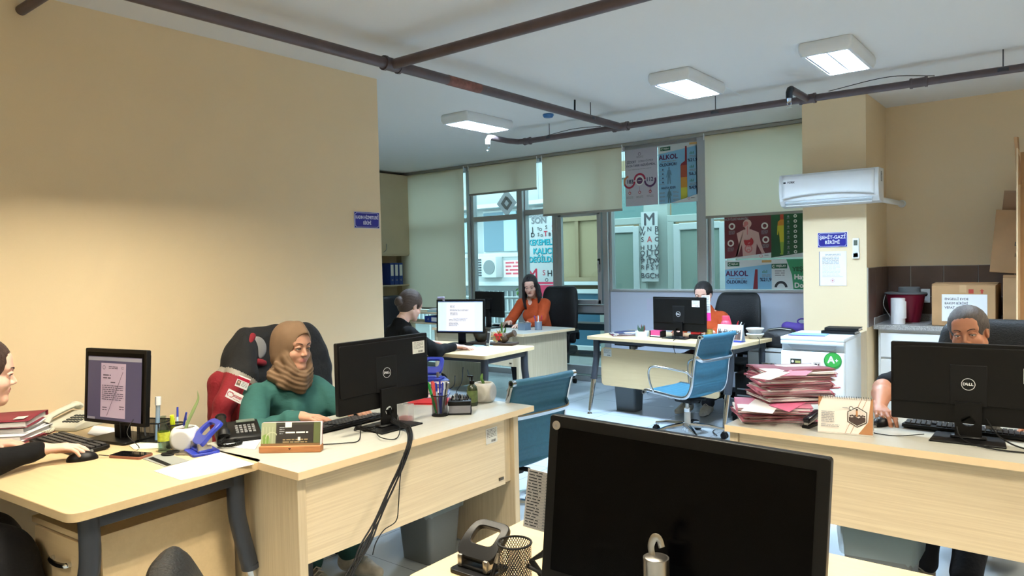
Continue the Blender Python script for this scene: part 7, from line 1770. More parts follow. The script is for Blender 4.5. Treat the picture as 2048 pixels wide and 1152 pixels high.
t = thing('ink_pad', 'red and black stamp pad right of the far monitor stand', 'stamp pad', (-2.76, 6.24, TOPZ), 0.1); mb = MB(); mb.box((0, 0, 0.02), (0.12, 0.08, 0.04), BLACK, bev=0.01); mb.build('base', t); mb = MB(); mb.box((0, 0, 0.055), (0.09, 0.06, 0.03), RED, bev=0.008); mb.build('lid', t)
a = Art(0.085, 0.235, STK); a.rect(-0.0425, 0.0, 0.0425, 0.075, mat('neon_pink', (255, 70, 176), 0.7)); a.rect(-0.0425, 0.148, 0.0425, 0.150, GINK); a.lines(-0.035, 0.22, 0.07, 5, GINK, 0.011); a.lines(-0.035, 0.13, 0.07, 4, GINK, 0.011)
tag(a.build('sticky_note_strip', loc=(-2.662, 6.255, 0.915), rot=(0, R_(-2), R_(-6))), 'white and neon pink notes hanging down the right edge of the far monitor', 'note')
t = thing('water_bottle', 'translucent pink plastic water bottle on the far desk', 'bottle', (-2.58, 6.50, TOPZ)); PB = mat('pink_clear', (236, 96, 124), 0.2, alpha=0.85); PL = mat('pink_lid', (244, 84, 112), 0.4)
mb = MB(); mb.lathe([(0, 0), (0.042, 0), (0.05, 0.02), (0.052, 0.08), (0.05, 0.12), (0.036, 0.15), (0.03, 0.158)], m=PB, cap=False); mb.build('body', t); mb = MB(); mb.cyl((0, 0, 0.155), (0, 0, 0.197), 0.034, m=PL, n=24); mb.tube([(0.034, 0, 0.185), (0.045, 0, 0.14), (0.05, 0, 0.08)], 0.005, PL); mb.build('lid', t, bevel=0.003)
t = thing('desk_calendar', 'desk calendar with a group photo and blue foot on the far desk', 'calendar', (-2.40, 6.16, TOPZ), R_(-6))
a = Art(0.24, 0.15, mat('calendar_pale', (214, 226, 230), 0.6)); DKp = mat('photo_people', (66, 54, 52), 0.6); a.rect(-0.12, 0.012, 0.12, 0.035, mat('photo_ground', (176, 158, 140), 0.6)); rd = random.Random(2)
for i in range(15):
    x = -0.105+0.0145*i; h = 0.085+0.02*rd.random(); a.ply([(x-0.008, 0.02), (x+0.008, 0.02), (x+0.009, h-0.02), (x+0.004, h-0.006), (x-0.004, h-0.006), (x-0.009, h-0.02)], DKp if i % 3 else mat('photo_people_b', (96, 74, 66), 0.6)); a.k -= 1; a.disc(x, h, 0.006, DKp, 8); a.k -= 1
a.k += 2; a.rect(-0.12, 0, 0.12, 0.012, mat('calendar_blue', (40, 60, 150), 0.5)); c = a.build('photo_page', t, label='page with a photo of a row of people'); c.matrix_basis = Matrix.Translation((0, -0.045, 0.004)) @ Matrix.Rotation(R_(-15), 4, 'X')
mb = MB(); mb.prism(rrect(0, 0.075, 0.24, 0.15, 0.001, 1), 0.0015, MC['calendar_pale'], M=Matrix.Translation((0, 0.03, 0)) @ Matrix.Rotation(R_(15), 4, 'X')); mb.box((0, -0.01, 0.002), (0.24, 0.085, 0.004), MC['calendar_blue']); mb.build('stand', t, smooth=False)
for i in range(2):
    t = thing('bowl', ('white lidded bowl at the far right end of the far desk, lower of two', 'white bowl stacked on the other at the far desk, upper of two')[i], 'bowl', (-2.30, 6.48, TOPZ+0.048*i), 0, 'white bowls on the far desk')
    mb = MB(); mb.lathe([(0, 0), (0.05, 0), (0.075, 0.035), (0.08, 0.04), (0.078, 0.047), (0, 0.047)], m=WPLAS, cap=False, n=28); mb.build('bowl', t)
t = thing('mug', 'patterned cup behind the seat back on the far desk', 'cup', (-2.66, 6.30, TOPZ)); mb = MB(); mb.lathe([(0, 0), (0.033, 0), (0.036, 0.085), (0.032, 0.085), (0.03, 0.01), (0, 0.008)], m=mat('cup_gold', (150, 130, 70), 0.4, noise=0.5, nscale=40), cap=False); mb.build('cup', t)
for i in range(3): pen(('red pencil', 'white pencil', 'black pencil')[i]+' standing behind the pink bottle on the far desk', (-2.50+0.012*i, 6.44, TOPZ+0.004), (0.45+0.15*i, -0.1, 1), 0.17, (RED, WPLAS, INK)[i], group='pencils behind the pink bottle')
a = MB(); a.grid(lambda u, v: (0.1*(u-0.5), 0.04*math.sin(PI*u)*0.6*math.sin(PI*v)+0, 0.06*math.sin(PI*v)*(0.6+0.4*u)), 8, 8, mat('blue_grey_cloth', (150, 164, 184), 0.9)); tag(a.build('cloth', loc=(-2.55, 6.33, TOPZ+0.001), solid=0.01), 'crumpled grey cloth on the far desk beside the calendar', 'cloth')
cab('cable', [(-2.25, 6.40, 0.77), (-2.20, 6.30, 0.765), (-2.165, 6.20, 0.74), (-2.16, 6.18, 0.6), (-2.18, 6.22, 0.4), (-2.24, 6.3, 0.1)], 0.003, 'thin black cable falling over the right end of the far desk')
cab('cable', [(-2.95, 6.18, 0.78), (-2.88, 6.05, 0.758), (-2.86, 5.975, 0.75), (-2.85, 5.97, 0.66), (-2.84, 6.02, 0.6)], 0.003, 'thin black cable over the front edge of the far desk')
cab('cable', [(-2.42, 6.5, 0.5), (-2.35, 6.45, 0.35), (-2.3, 6.35, 0.2), (-2.28, 6.2, 0.05), (-2.45, 5.9, 0.012), (-2.35, 5.7, 0.012)], 0.004, 'black cable running down to the floor under the far desk')
bag_bin('dark grey bin under the left end of the far desk', (-3.50, 6.30, 0), mat('dark_bin', (84, 90, 94), 0.5), bag=False, w=0.26, d=0.22, h=0.42)
t = thing('computer_tower', 'black computer tower on a stand under the right end of the far desk', 'computer', (-2.36, 6.55, 0)); mb = MB(); mb.box((0, 0, 0.26), (0.17, 0.38, 0.36), BLACK, bev=0.004); mb.build('case', t); mb = MB()
for i in range(4): mb.box((0, -0.192, 0.12+0.06*i), (0.13, 0.004, 0.012), GREYPL)
mb.build('front_slots', t); mb = MB(); mb.box((0, 0, 0.06), (0.24, 0.4, 0.03), BLACKM); [mb.cyl((x, y, 0), (x, y, 0.05), 0.02, m=BLACKM) for x in (-0.1, 0.1) for y in (-0.17, 0.17)]; mb.build('stand', t)
mb = MB(); mb.box((0, 0, 0), (0.09, 0.001, 0.13), mat('lilac_paper', (206, 208, 230), 0.7)); tag(mb.build('paper_note', loc=(-3.90, WY-0.047, 0.97)), 'pale note stuck on the white panel left of the far monitor', 'note')
# bags on the drawers
f = Field((-0.22, -0.16, -0.01), (0.22, 0.16, 0.24), 0.006); f.chain([(-0.11, 0, 0.07), (0.0, 0, 0.085), (0.12, 0, 0.075)], [0.07, 0.085, 0.07], 0.04); f.chain([(-0.08, 0, 0.12), (0.08, 0, 0.13)], [0.05, 0.05], 0.04); f.warp(wr(0.003, 30, 50)); V, Q = f.mesh(); V[:, 2] = np.maximum(V[:, 2], 0.0)
t = thing('handbag', 'black handbag on the grey drawers beside the fridge', 'bag', (-2.13, 6.66, 0.656), R_(8)); mesh_obj('bag', (V, Q), [mat('black_bag', (26, 26, 30), 0.5, bump=0.3, bscale=60)], t); mb = MB(); mb.tube(bez([(-0.14, -0.03, 0.12), (-0.19, -0.05, 0.09), (-0.17, -0.07, 0.03)], 5), 0.008, BLACKM); mb.tube(bez([(-0.1, -0.05, 0.165), (0.0, -0.06, 0.18), (0.1, -0.05, 0.17)], 5), 0.004, STEEL); mb.build('strap', t)
f = Field((-0.16, -0.1, -0.01), (0.16, 0.1, 0.26), 0.006); f.chain([(-0.07, 0, 0.06), (0.07, 0, 0.06)], [0.06, 0.06], 0.03); f.chain([(-0.085, 0, 0.17), (0.085, 0, 0.15)], [0.05, 0.05], 0.04); f.warp(wr(0.002, 30, 50)); V, Q = f.mesh(); V[:, 2] = np.maximum(V[:, 2], 0.0)
t = thing('handbag', 'purple lunch bag with a loop handle behind the black handbag', 'bag', (-2.06, 6.90, 0.656), R_(5)); PU = mat('purple_fabric', (70, 48, 130), 0.7); mesh_obj('bag', (V, Q), [PU], t); mb = MB(); mb.tube([(0.05+0.04*math.cos(a), 0.0, 0.225+0.025*math.sin(a)) for a in [2*PI*i/16 for i in range(16)]], 0.007, PU, n=6, closed=True); mb.build('handle', t)
# ------------------------------------------------------------------ fridge
t = thing('fridge', 'small white fridge with magnets and a green energy sticker before the pillar', 'fridge', (-1.645, 6.17, 0), 0); FW = mat('fridge_white', (222, 232, 240), 0.28)
fw, fd, fh = 0.475, 0.56, 0.845
mb = MB(); mb.box((0, 0.03, 0.42), (fw, fd-0.06, 0.80), FW, bev=0.006); mb.build('cabinet', t)
mb = MB(); mb.box((0, 0.0, fh-0.015), (fw+0.004, fd+0.005, 0.03), FW, bev=0.006); mb.build('top_board', t)
mb = MB(); mb.box((0, -fd/2+0.025, 0.38), (fw, 0.055, 0.70), FW, bev=0.008); mb.prism([(-fw/2+0.002, 0.732), (fw/2-0.002, 0.732), (fw/2-0.002, 0.81), (-fw/2+0.002, 0.81)], 0.02, FW, off=-fd/2+0.03); 
mb.box((0, -fd/2+0.018, 0.80), (fw, 0.045, 0.03), FW, bev=0.004); dr = mb.build('door', t)
mb = MB(); mb.prism([(-fw/2+0.05, 0.785), (fw/2-0.05, 0.785), (fw/2-0.085, 0.748), (-fw/2+0.085, 0.748)], 0.004, mat('grip_grey', (176, 184, 192), 0.4), off=-fd/2+0.012); mb.build('handle_recess', dr, smooth=False)
a = Art(0.085, 0.055, mat('magnet_dark', (44, 48, 40), 0.4)); a.disc(-0.025, 0.034, 0.01, STK); a.rect(-0.005, 0.022, 0.035, 0.040, mat('magnet_olive', (160, 156, 90), 0.5)); a.rect(-0.035, 0.006, 0.035, 0.012, GINK); o = a.build('magnet', None, loc=(-1.765, 5.886, 0.615)); tag(o, 'dark rectangular magnet on the left of the fridge door', 'magnet')
a = Art(0.055, 0.07, mat('magnet_pale', (196, 182, 172), 0.5)); a.disc(-0.008, 0.045, 0.012, INK); a.ply([(0.005, 0.01), (0.02, 0.012), (0.018, 0.06), (0.008, 0.05)], HB); a.rect(-0.02, 0.004, 0.0, 0.018, INK); o = a.build('magnet', None, loc=(-1.605, 5.886, 0.585)); tag(o, 'small pale magnet left of the green sticker on the fridge door', 'magnet')
GS = mat('energy_green', (52, 150, 62), 0.4); GS2 = mat('energy_green_dark', (34, 118, 50), 0.4)
a = MB(); a.k = 0; a.prism(disc(0, 0, 0.066, 36), 0.0008, GS2, off=-0.0008); a.prism([(x*0.95, z*0.86+0.006) for x, z in disc(0, 0, 0.062, 36)], 0.0008, GS, off=-0.0016); a.keepn = True
a.text('A', -0.012, 0.006, 0.075, STK, y=-0.002, bold=0.05); a.text('+', 0.028, 0.002, 0.042, STK, y=-0.002, bold=0.05); o = a.build('energy_sticker', None, smooth=False, loc=(-1.487, 5.886, 0.67)); tag(o, 'round green A+ energy sticker on the fridge door', 'sticker')
mb = MB(); mb.box((0, 0, 0.002), (0.28, 0.2, 0.004), mat('blue_file', (120, 160, 214), 0.5)); mb.box((0, -0.1, 0.003), (0.28, 0.004, 0.006), NAVY); tag(mb.build('file_folder', loc=(-1.72, 6.08, fh+0.001), rot=(0, 0, 0.1), smooth=False), 'blue plastic file lying on top of the fridge', 'folder')
for i, (dx, lb) in enumerate(((0, 'black notebook lying on the fridge, lower of the two'), (0.03, 'black notebook lying on the fridge, upper of the two'))):
    t = thing('notebook', lb, 'book', (-1.53+dx*0.7, 6.30+0.01*i, fh+0.001+0.026*i), 0.05*i, 'notebooks on the fridge'); mb = MB(); mb.box((0, 0, 0.0125), (0.25, 0.17, 0.019), WHITE); mb.build('pages', t, smooth=False)
    mb = MB(); [mb.box((0, 0, z), (0.256, 0.176, 0.003), BLACKM) for z in (0.002, 0.0225)]; mb.box((0, -0.088, 0.0125), (0.256, 0.003, 0.023), BLACKM); mb.build('cover', t, smooth=False)
# ------------------------------------------------------------------ kitchenette
GRN_ = mat('speckled_granite', (150, 148, 146), 0.35, noise=0.55, nscale=160)
t = thing('kitchen_cabinet', 'white kitchen base cabinet with drawers beside the pillar', 'cabinet', (0.0, 7.19, 0)); mb = MB(); mb.box((0.12, 0.01, 0.43), (2.98, 0.56, 0.80), WPLAS); mb.build('body', t, smooth=False)
for k in range(3):
    for i, (z, h) in enumerate(((0.70, 0.22), (0.47, 0.22), (0.23, 0.24))):
        mb = MB(); mb.box((-1.05+0.62*k, -0.28, z), (0.60, 0.018, h-0.008), WPLAS); dd = mb.build('drawer', t, smooth=False, bevel=0.002)
t = thing('worktop', 'speckled granite worktop of the kitchenette', 'worktop', (0.0, 7.18, 0.835)); mb = MB(); mb.box((0.1, 0, 0.02), (3.0, 0.62, 0.04), GRN_); mb.box((0.1, 0.302, 0.07), (3.0, 0.016, 0.06), GRN_); mb.box((-1.395, 0.0, 0.07), (0.014, 0.6, 0.06), GRN_); mb.build('slab', t, smooth=False, bevel=0.002)
mb = MB(); mb.box((-0.75, -0.02, 0.043), (0.5, 0.4, 0.006), STEEL, bev=0.002); mb.build('sink_rim', t)
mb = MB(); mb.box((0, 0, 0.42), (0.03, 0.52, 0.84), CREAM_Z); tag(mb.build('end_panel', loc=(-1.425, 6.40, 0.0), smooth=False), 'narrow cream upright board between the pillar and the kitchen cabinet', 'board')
t = thing('mop_bucket', 'dark red mop bucket with a grey wringer on the worktop', 'bucket', (-1.215, 7.27, 0.876)); mb = MB(); mb.lathe([(0, 0), (0.115, 0), (0.155, 0.24), (0.162, 0.245), (0.162, 0.255), (0.15, 0.255), (0.11, 0.01), (0, 0.01)], m=mat('wine_plastic', (120, 16, 44), 0.35), cap=False, n=32, sc=(1, 0.8)); mb.build('bucket', t)
mb = MB(); mb.lathe([(0.168, 0.25), (0.172, 0.262), (0.15, 0.268), (0.10, 0.27)], m=mat('grey_wringer', (112, 118, 122), 0.5), cap=False, n=32, sc=(1, 0.8)); mb.lathe([(0.09, 0.268), (0.088, 0.31), (0.075, 0.315), (0.06, 0.25), (0, 0.25)], (0.03, 0, 0), MC['grey_wringer'], cap=False, n=24, sc=(1, 0.8)); mb.build('wringer', t)
mb = MB(); mb.tube(bez([(-0.16, -0.02, 0.25), (-0.165, -0.08, 0.15), (-0.10, -0.14, 0.05)], 5), 0.004, STEEL); mb.build('handle', t)
t = thing('paper_towel_roll', 'white paper towel roll standing in front of the dark red bucket', 'paper roll', (-1.235, 7.03, 0.876)); mb = MB(); mb.cyl((0, 0, 0), (0, 0, 0.225), 0.056, m=WHITE, n=28); mb.build('roll', t, ang=50); mb = MB(); mb.grid(lambda u, v: (0.057*math.cos(-1.2+u*1.1)+0.01*u, 0.057*math.sin(-1.2+u*1.1)-0.003, 0.05+0.17*v*(1-0.15*u)), 8, 4, WHITE); mb.build('loose_sheet', t)
t = thing('socket', 'white wall socket on the brown tiles', 'socket', (-1.09, 7.478, 1.10)); mb = MB(); mb.box((0, 0, 0), (0.075, 0.012, 0.125), WPLAS, bev=0.003); mb.build('plate', t); mb = MB(); mb.cyl((0, -0.006, 0.015), (0, -0.012, 0.015), 0.02, m=BLACKM); mb.build('plug', t)
def carton(label, loc, rz, w, d, h, art=None, open_=False):
    t = thing('cardboard_box', label, 'box', loc, rz); mb = MB(); mb.box((0, 0, h/2), (w, d, h), CARD); mb.build('box', t, smooth=False, bevel=0.004)
    mb = MB(); mb.box((0, -d/4, h+0.006), (w, d/2-0.004, 0.005), CARD, rot=(0.05, 0.02, 0)); mb.box((0, d/4, h+0.009), (w, d/2-0.004, 0.005), CARD, rot=(-0.07, 0.0, 0)); mb.build('flap', t, smooth=False)
    mb = MB(); mb.box((0, 0, h+0.012), (w*0.98, 0.05, 0.001), TAPE); mb.box((0, -d/2-0.001, h-0.03), (0.05, 0.001, 0.06), TAPE); mb.build('tape', t, smooth=False)
    return t
t = carton('taped cardboard box on the worktop with a typed sheet glued to it', (-0.735, 7.12, 0.877), R_(-2), 0.45, 0.36, 0.34)
def sh1(a):
    for i, s in enumerate(('ENGELLİ EVDE', 'BAKIM BİRİMİ', 'VEFAT ARŞİVİ', 'CENAZE GÖRÜ')):
        if i < 3: a.t(s, -0.14, 0.185-0.036*i, 0.026, INK, bold=0.015, align='LEFT')
    a.t('GÖRÜ', 0.065, 0.078, 0.026, INK, bold=0.015, align='LEFT')
a = Art(0.32, 0.225, WHITE); sh1(a); a.build('glued_sheet', t, loc=(0.01, -0.184, 0.04), label='white sheet with four lines of capitals')
RM = mat('carton_red', (170, 62, 48), 0.7); a = MB(); a.prism([(-0.02, 0.0), (0.015, 0.0), (0.015, 0.035), (-0.02, 0.035)], 0.0006, RM); a.prism([(0.065, 0), (0.08, 0), (0.08, 0.02), (0.09, 0.02), (0.0725, 0.037), (0.055, 0.02), (0.065, 0.02)], 0.0006, RM); a.build('printed_mark', t, loc=(0.06, -0.1812, 0.272), smooth=False)
t = carton('tall taped cardboard box with a red swirl mark right of the sheeted box', (-0.27, 7.16, 0.877), R_(3), 0.42, 0.36, 0.40)
a = MB(); 
for k in range(4): a.prism([(0.055*math.cos(R_(200-34*k))*q, 0.055*math.sin(R_(60+10*k))*q*0.9-0.02*k) for q in (1, 0.5)]+[(0.06, 0.03-0.02*k), (0.065, 0.04-0.02*k)], 0.0006, RM, off=-0.0006*k)
a.build('printed_mark', t, loc=(-0.06, -0.1815, 0.2), smooth=False)
t = thing('cardboard_box', 'leaning flattened cardboard box printed LASER standing on the tall box', 'box', (-0.37, 7.22, 1.30), 0); t.rotation_euler = (R_(-5), R_(5), R_(2))
mb = MB(); mb.box((0, 0, 0.26), (0.42, 0.05, 0.52), CARD); mb.build('box', t, smooth=False); mb = MB(); mb.box((0.03, 0.012, 0.60), (0.40, 0.006, 0.17), mat('cardboard_inner', (152, 118, 88), 0.85)); mb.build('flap', t, smooth=False)
a = MB(); a.keepn = True; a.text('LASER', -0.06, 0.24, 0.045, INK, y=-0.0262, bold=0.03, align='LEFT'); a.text('Safe', 0.0, 0.06, 0.03, INK, y=-0.0262, bold=0.03, align='LEFT'); a.box((-0.03, -0.026, 0.15), (0.04, 0.001, 0.03), mat('print_faded', (120, 96, 70), 0.8)); a.build('print', t, smooth=False)
t = thing('cardboard_box', 'tall upright open carton at the right edge of the view', 'box', (-0.07, 6.62, 0.0)); mb = MB()
mb.box((-0.28, 0, 1.12), (0.010, 0.30, 2.24), CARDE); mb.box((-0.0, 0.15, 1.12), (0.56, 0.01, 2.24), CARD); mb.box((0.28, 0, 1.12), (0.01, 0.3, 2.24), CARD); mb.build('box', t, smooth=False)
mb = MB(); mb.box((-0.283, -0.02, 2.16), (0.02, 0.2, 0.35), CARD, rot=(0.1, -0.05, 0)); mb.build('torn_flap', t, smooth=False)
# ------------------------------------------------------------------ posters
def poster(a, loc, label, rz=0.0, name='poster'): o = a.build(name, loc=loc, rot=(0, 0, rz)); return tag(o, label, 'poster')
SL = mat('poster_slate', (72, 74, 96), 0.7); PRD = mat('poster_red', (150, 30, 60), 0.6); POR = mat('poster_orange', (196, 120, 80), 0.6); PPU = mat('poster_purple', (78, 40, 80), 0.6); PLG = mat('poster_grey', (186, 184, 196), 0.6)
a = Art(0.42, 0.66, PLG); a.ring(-0.02, 0.60, 0.014, 0.018, PPU); a.lines(-0.06, 0.572, 0.09, 2, GINK, 0.014)
a.t('ŞİDDET', -0.125, 0.512, 0.038, SL, bold=0.03, sx=0.9); a.t('GÖRDÜĞÜMDE', 0.06, 0.513, 0.032, SL, sx=0.85); a.t('YA DA TANIK OLDUĞUMDA...', 0.0, 0.468, 0.036, SL, bold=0.03, sx=0.8); a.lines(-0.17, 0.425, 0.3, 1, GINK, 0.014)
a.ring(-0.155, 0.285, 0.056, 0.078, PRD, 180, 360); a.ring(-0.155, 0.285, 0.056, 0.078, POR, 100, 200); a.ring(-0.02, 0.30, 0.056, 0.078, PRD, 0, 180); a.ring(0.115, 0.285, 0.056, 0.078, PPU, 180, 380)
a.disc(-0.02, 0.29, 0.054, STK); a.disc(-0.02, 0.29, 0.040, PPU); a.lines(-0.045, 0.29, 0.05, 1, STK, 0.012); a.t('183', -0.145, 0.285, 0.062, SL, bold=0.05); a.t('112', 0.11, 0.295, 0.062, SL, bold=0.05)
for x in (-0.15, -0.02, 0.115): a.rect(x-0.0015, 0.17, x+0.0015, 0.22, PRD); a.disc(x, 0.155, 0.017, PRD); a.disc(x, 0.155, 0.009, STK); a.lines(x-0.045, 0.11, 0.09, 2, GINK, 0.014)
poster(a, (-3.995, WY-0.035, 2.12), 'grey poster with the telephone numbers 183 and 112 high in the window')
def alkol(w, h, full=True):
    PBL = mat('poster_blue', (128, 182, 214), 0.6); NV = mat('poster_navy', (44, 50, 84), 0.6); GT = mat('poster_green_tag', (22, 86, 60), 0.6); s = w/0.5
    a = Art(w, h, PBL); T_ = lambda v: v*s
    a.ply([(-w/2, h), (w/2, h), (w/2, h-T_(0.045)), (-w/2, h-T_(0.10))], mat('poster_white', (214, 224, 226), 0.6)); a.rect(-w/2+T_(0.03), h-T_(0.065), -w/2+T_(0.16), h-T_(0.02), GT); a.ring(-w/2+T_(0.052), h-T_(0.043), T_(0.008), T_(0.013), STK, 40, 320); a.t('YEŞİLAY', -w/2+T_(0.107), h-T_(0.043), T_(0.022), STK, bold=0.04, sx=0.9); a.rect(w/2-T_(0.10), h-T_(0.03), w/2, h-T_(0.005), mat('poster_tan', (196, 160, 100), 0.6))
    a.t('ALKOL', -T_(0.12), h-T_(0.145), T_(0.078), mat('poster_plum', (84, 40, 84), 0.6), bold=0.05); a.lines(-T_(0.21), h-T_(0.195), T_(0.19), 1, GINK, 0.02, th=0.008); a.t('ÖLDÜRÜR!', -T_(0.12), h-T_(0.235), T_(0.046), NV, bold=0.05)
    BT = [mat('bottle_wine', (120, 34, 46), 0.5), mat('bottle_rust', (150, 72, 50), 0.5), mat('bottle_ochre', (180, 130, 50), 0.5), mat('bottle_lime', (176, 176, 60), 0.5)]
    bx = T_(0.085)
    if full:
        body = [(-0.045, 0.0), (0.045, 0.0)]; z0 = h-T_(0.66)
        for i, (za, zb_) in enumerate(((0.0, 0.14), (0.14, 0.26), (0.26, 0.40))): a.rect(bx-T_(0.048), z0+T_(za), bx+T_(0.034), z0+T_(zb_), BT[3-i])
        a.ply([(bx-T_(0.048), z0+T_(0.40)), (bx+T_(0.034), z0+T_(0.40)), (bx+T_(0.034), z0+T_(0.62)), (bx+T_(0.012), z0+T_(0.62)), (bx+T_(0.008), z0+T_(0.45)), (bx-T_(0.04), z0+T_(0.42))], BT[0])
        man = [(-0.012, 0.0), (-0.004, 0.09), (0.0, 0.09), (0.012, 0.0), (0.024, 0.0), (0.02, 0.14), (0.036, 0.12), (0.04, 0.13), (0.022, 0.20), (0.008, 0.21), (0.012, 0.235), (0.0, 0.25), (-0.012, 0.235), (-0.008, 0.21), (-0.022, 0.20), (-0.046, 0.10), (-0.036, 0.10), (-0.02, 0.15), (-0.028, 0.0)]
        GM = mat('poster_man', (84, 120, 130), 0.6); a.ply([(-T_(0.11)+T_(x*0.75), h-T_(0.69)+T_(z*0.68)) for x, z in man], GM); a.ply([(-T_(0.11)+T_(x*0.8), h-T_(0.465)+T_(z*0.82)) for x, z in man], mat('poster_man_pale', (96, 130, 150), 0.6)); a.t('HASTA EDER', -T_(0.12), h-T_(0.51), T_(0.036), NV, bold=0.04, sx=0.9)
        for k in range(4): a.disc(-T_(0.19), h-T_(0.29+0.05*k), T_(0.009), NV, 10); a.k -= 1; a.lines(-T_(0.235), h-T_(0.31+0.05*k), T_(0.07), 1, GINK, 0.01); a.k -= 1
        a.k += 2
        for k in range(4): a.lines(-T_(0.235), h-T_(0.56+0.045*k), T_(0.07), 2, GINK, 0.012, seed=k); a.lines(-T_(0.06), h-T_(0.56+0.045*k), T_(0.07), 2, GINK, 0.012, seed=k+7); a.k -= 2
        a.k += 2
    else: a.ply([(bx-T_(0.03), 0), (bx+T_(0.02), 0), (bx+T_(0.02), h-T_(0.10)), (bx-T_(0.006), h-T_(0.10))], BT[0])
    for k, s_ in enumerate(('%21,9', '%6,3', '%4,9')):
        zz = h-T_(0.14+0.16*k)
        if zz-T_(0.12) < 0 and not full and k: break
        for q in range(4): a.rect(T_(0.155+0.014*q), zz, T_(0.162+0.014*q), zz+T_(0.02+0.01*(q % 2)), mat('poster_mid_green', (70, 130, 100), 0.6)); a.k -= 1
        a.k += 1; a.lines(T_(0.15), zz-T_(0.02), T_(0.09), 2, GINK, 0.014); a.t(s_, T_(0.19), zz-T_(0.07), T_(0.05), NV, bold=0.04)
    if full: a.ply([(-w/2+T_(0.15), 0), (w/2, 0), (w/2, T_(0.085))], MC['poster_white']); a.ring(T_(0.14), T_(0.04), T_(0.008), T_(0.014), mat('poster_pink_mark', (206, 150, 160), 0.6)); a.lines(T_(0.165), T_(0.045), T_(0.05), 1, INK, 0.012)
    return a
poster(alkol(0.475, 0.66), (-3.535, WY-0.040, 2.12), 'light blue ALKOL poster with a red bottle, high in the window beside the grey poster')
MRP = mat('poster_maroon', (96, 34, 42), 0.6); BOD = mat('figure_pale', (198, 164, 158), 0.6); BON = mat('figure_pink', (190, 110, 110), 0.6); ORG = mat('figure_red', (160, 36, 44), 0.6)
a = Art(0.50, 0.47, MRP, z0=0.0); a.t('BELİRTİLERİ NELERDİR?', -0.12, 0.42, 0.03, GINK, bold=0.03, sx=0.8)
a.ply([(-0.115, 0.0), (-0.09, 0.12), (-0.10, 0.19), (-0.115, 0.27), (-0.04, 0.305), (0.04, 0.305), (0.12, 0.27), (0.135, 0.19), (0.165, 0.09), (0.185, 0.05), (0.15, 0.05), (0.10, 0.15), (0.085, 0.02), (-0.05, 0.02), (-0.06, 0.15), (-0.10, 0.04), (-0.14, 0.0)], BOD)
a.disc(0.0, 0.365, 0.046, BOD); a.rect(-0.02, 0.30, 0.025, 0.335, BOD); a.disc(-0.012, 0.368, 0.024, BON); a.rect(-0.045, 0.335, -0.015, 0.352, BON); a.rect(-0.004, 0.25, 0.006, 0.34, BON)
a.ring(0.015, 0.175, 0.018, 0.05, ORG, 150, 420); a.ply([(-0.04, 0.19), (0.045, 0.20), (0.05, 0.17), (-0.03, 0.155)], ORG); a.ring(0.012, 0.10, 0.03, 0.042, BON, 0, 360); a.ring(0.012, 0.08, 0.012, 0.02, BON)
for x, z in ((-0.165, 0.345), (-0.18, 0.165), (0.185, 0.335), (0.195, 0.19)): a.disc(x, z, 0.036, STK); a.disc(x, z, 0.020, MRP); a.lines(x-0.035, z-0.05, 0.07, 4, GINK, 0.011); a.k -= 3
a.k += 3; a.ply([(-0.25, 0), (0.25, 0), (0.25, 0.055), (-0.25, -0.0)], mat('poster_white', (214, 224, 226), 0.6)); a.ring(0.145, 0.022, 0.012, 0.018, MC['poster_pink_mark']); a.lines(0.18, 0.028, 0.05, 1, INK, 0.014)
poster(a, (-2.755, WY-0.035, 1.478), 'maroon anatomy poster of a human torso below the rightmost blind')
DGP = mat('poster_dark_green', (28, 78, 46), 0.6); FG = [mat('fig_red', (170, 60, 40), 0.6), mat('fig_orange', (196, 130, 40), 0.6), mat('fig_yellow', (196, 186, 50), 0.6), mat('fig_lime', (130, 160, 60), 0.6)]
a = Art(0.50, 0.47, DGP); x0 = -0.14
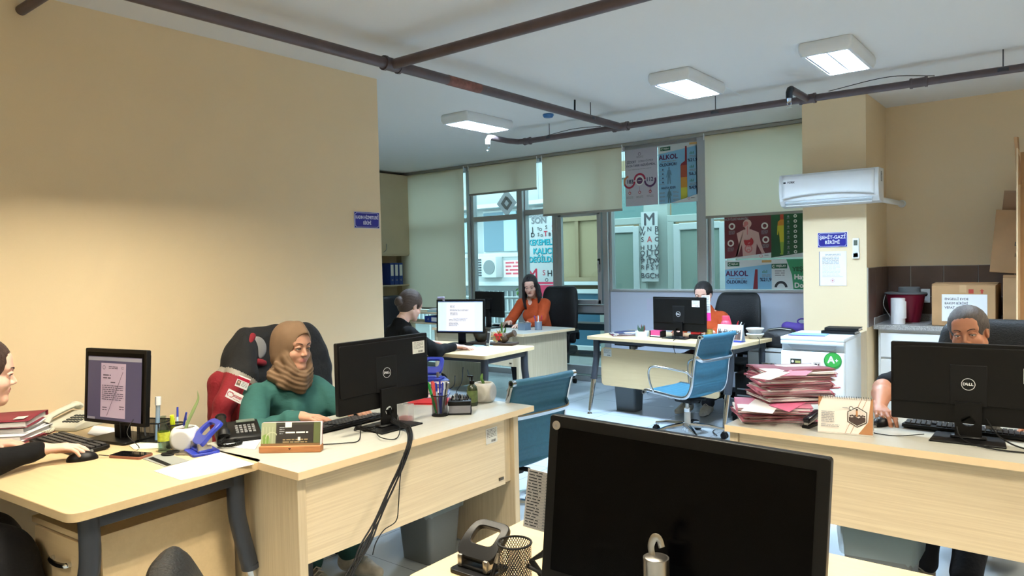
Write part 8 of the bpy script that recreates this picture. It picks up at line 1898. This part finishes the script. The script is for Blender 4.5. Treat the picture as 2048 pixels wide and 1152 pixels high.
a.rect(x0-0.018, 0.38, x0+0.018, 0.47, FG[0]); a.ply([(x0-0.045, 0.32), (x0-0.04, 0.37), (x0-0.015, 0.39), (x0+0.02, 0.39), (x0+0.02, 0.32)], FG[1]); a.ply([(x0-0.05, 0.24), (x0-0.045, 0.33), (x0+0.02, 0.33), (x0+0.02, 0.15), (x0-0.02, 0.15), (x0-0.03, 0.28), (x0-0.04, 0.23)], FG[2]); a.ply([(x0-0.02, 0.16), (x0+0.02, 0.16), (x0+0.012, 0.03), (x0-0.01, 0.03)], FG[3]); a.rect(x0-0.02, 0.03, x0+0.012, 0.045, FG[3])
for k in range(8): z = 0.42-0.052*k; a.disc(-0.075, z, 0.010, GINK, 10); a.lines(-0.09, z-0.018, 0.03, 1, GINK, 0.012); a.ring(-0.005, z, 0.008, 0.017, STK, 0, 360, 12); a.k -= 3
a.k += 3; a.ply([(-0.25, 0), (0.25, 0), (0.25, 0.07), (-0.25, 0.0)], MC['poster_white'])
poster(a, (-2.255, WY-0.034, 1.478), 'dark green poster with a yellow human figure, partly behind the pillar')
poster(alkol(0.50, 0.31, False), (-2.755, WY-0.033, 1.150), 'light blue ALKOL poster cut off by the panel top, below the maroon poster')
a = Art(0.50, 0.31, mat('poster_white', (214, 224, 226), 0.6)); LGN = mat('poster_leaf', (52, 140, 98), 0.6); a.ply([(-0.10, 0.31), (0.25, 0.31), (0.25, 0.0), (-0.03, 0.0), (-0.045, 0.15)], LGN); a.rect(-0.25, 0.215, -0.09, 0.265, MC['poster_green_tag']); a.ring(-0.228, 0.24, 0.008, 0.014, STK, 40, 320); a.t('YEŞİLAY', -0.155, 0.24, 0.026, STK, bold=0.04)
a.lines(-0.215, 0.19, 0.1, 3, GINK, 0.022); a.ring(-0.155, 0.02, 0.04, 0.066, INK, 0, 180); a.t('YEŞİLAY', 0.08, 0.205, 0.06, DGP, bold=0.05); a.t('Hayat', 0.06, 0.125, 0.07, STK, bold=0.05); a.t('Dolu', 0.05, 0.04, 0.07, STK, bold=0.05)
poster(a, (-2.255, WY-0.032, 1.150), 'green and white poster cut off by the panel top, partly behind the pillar')
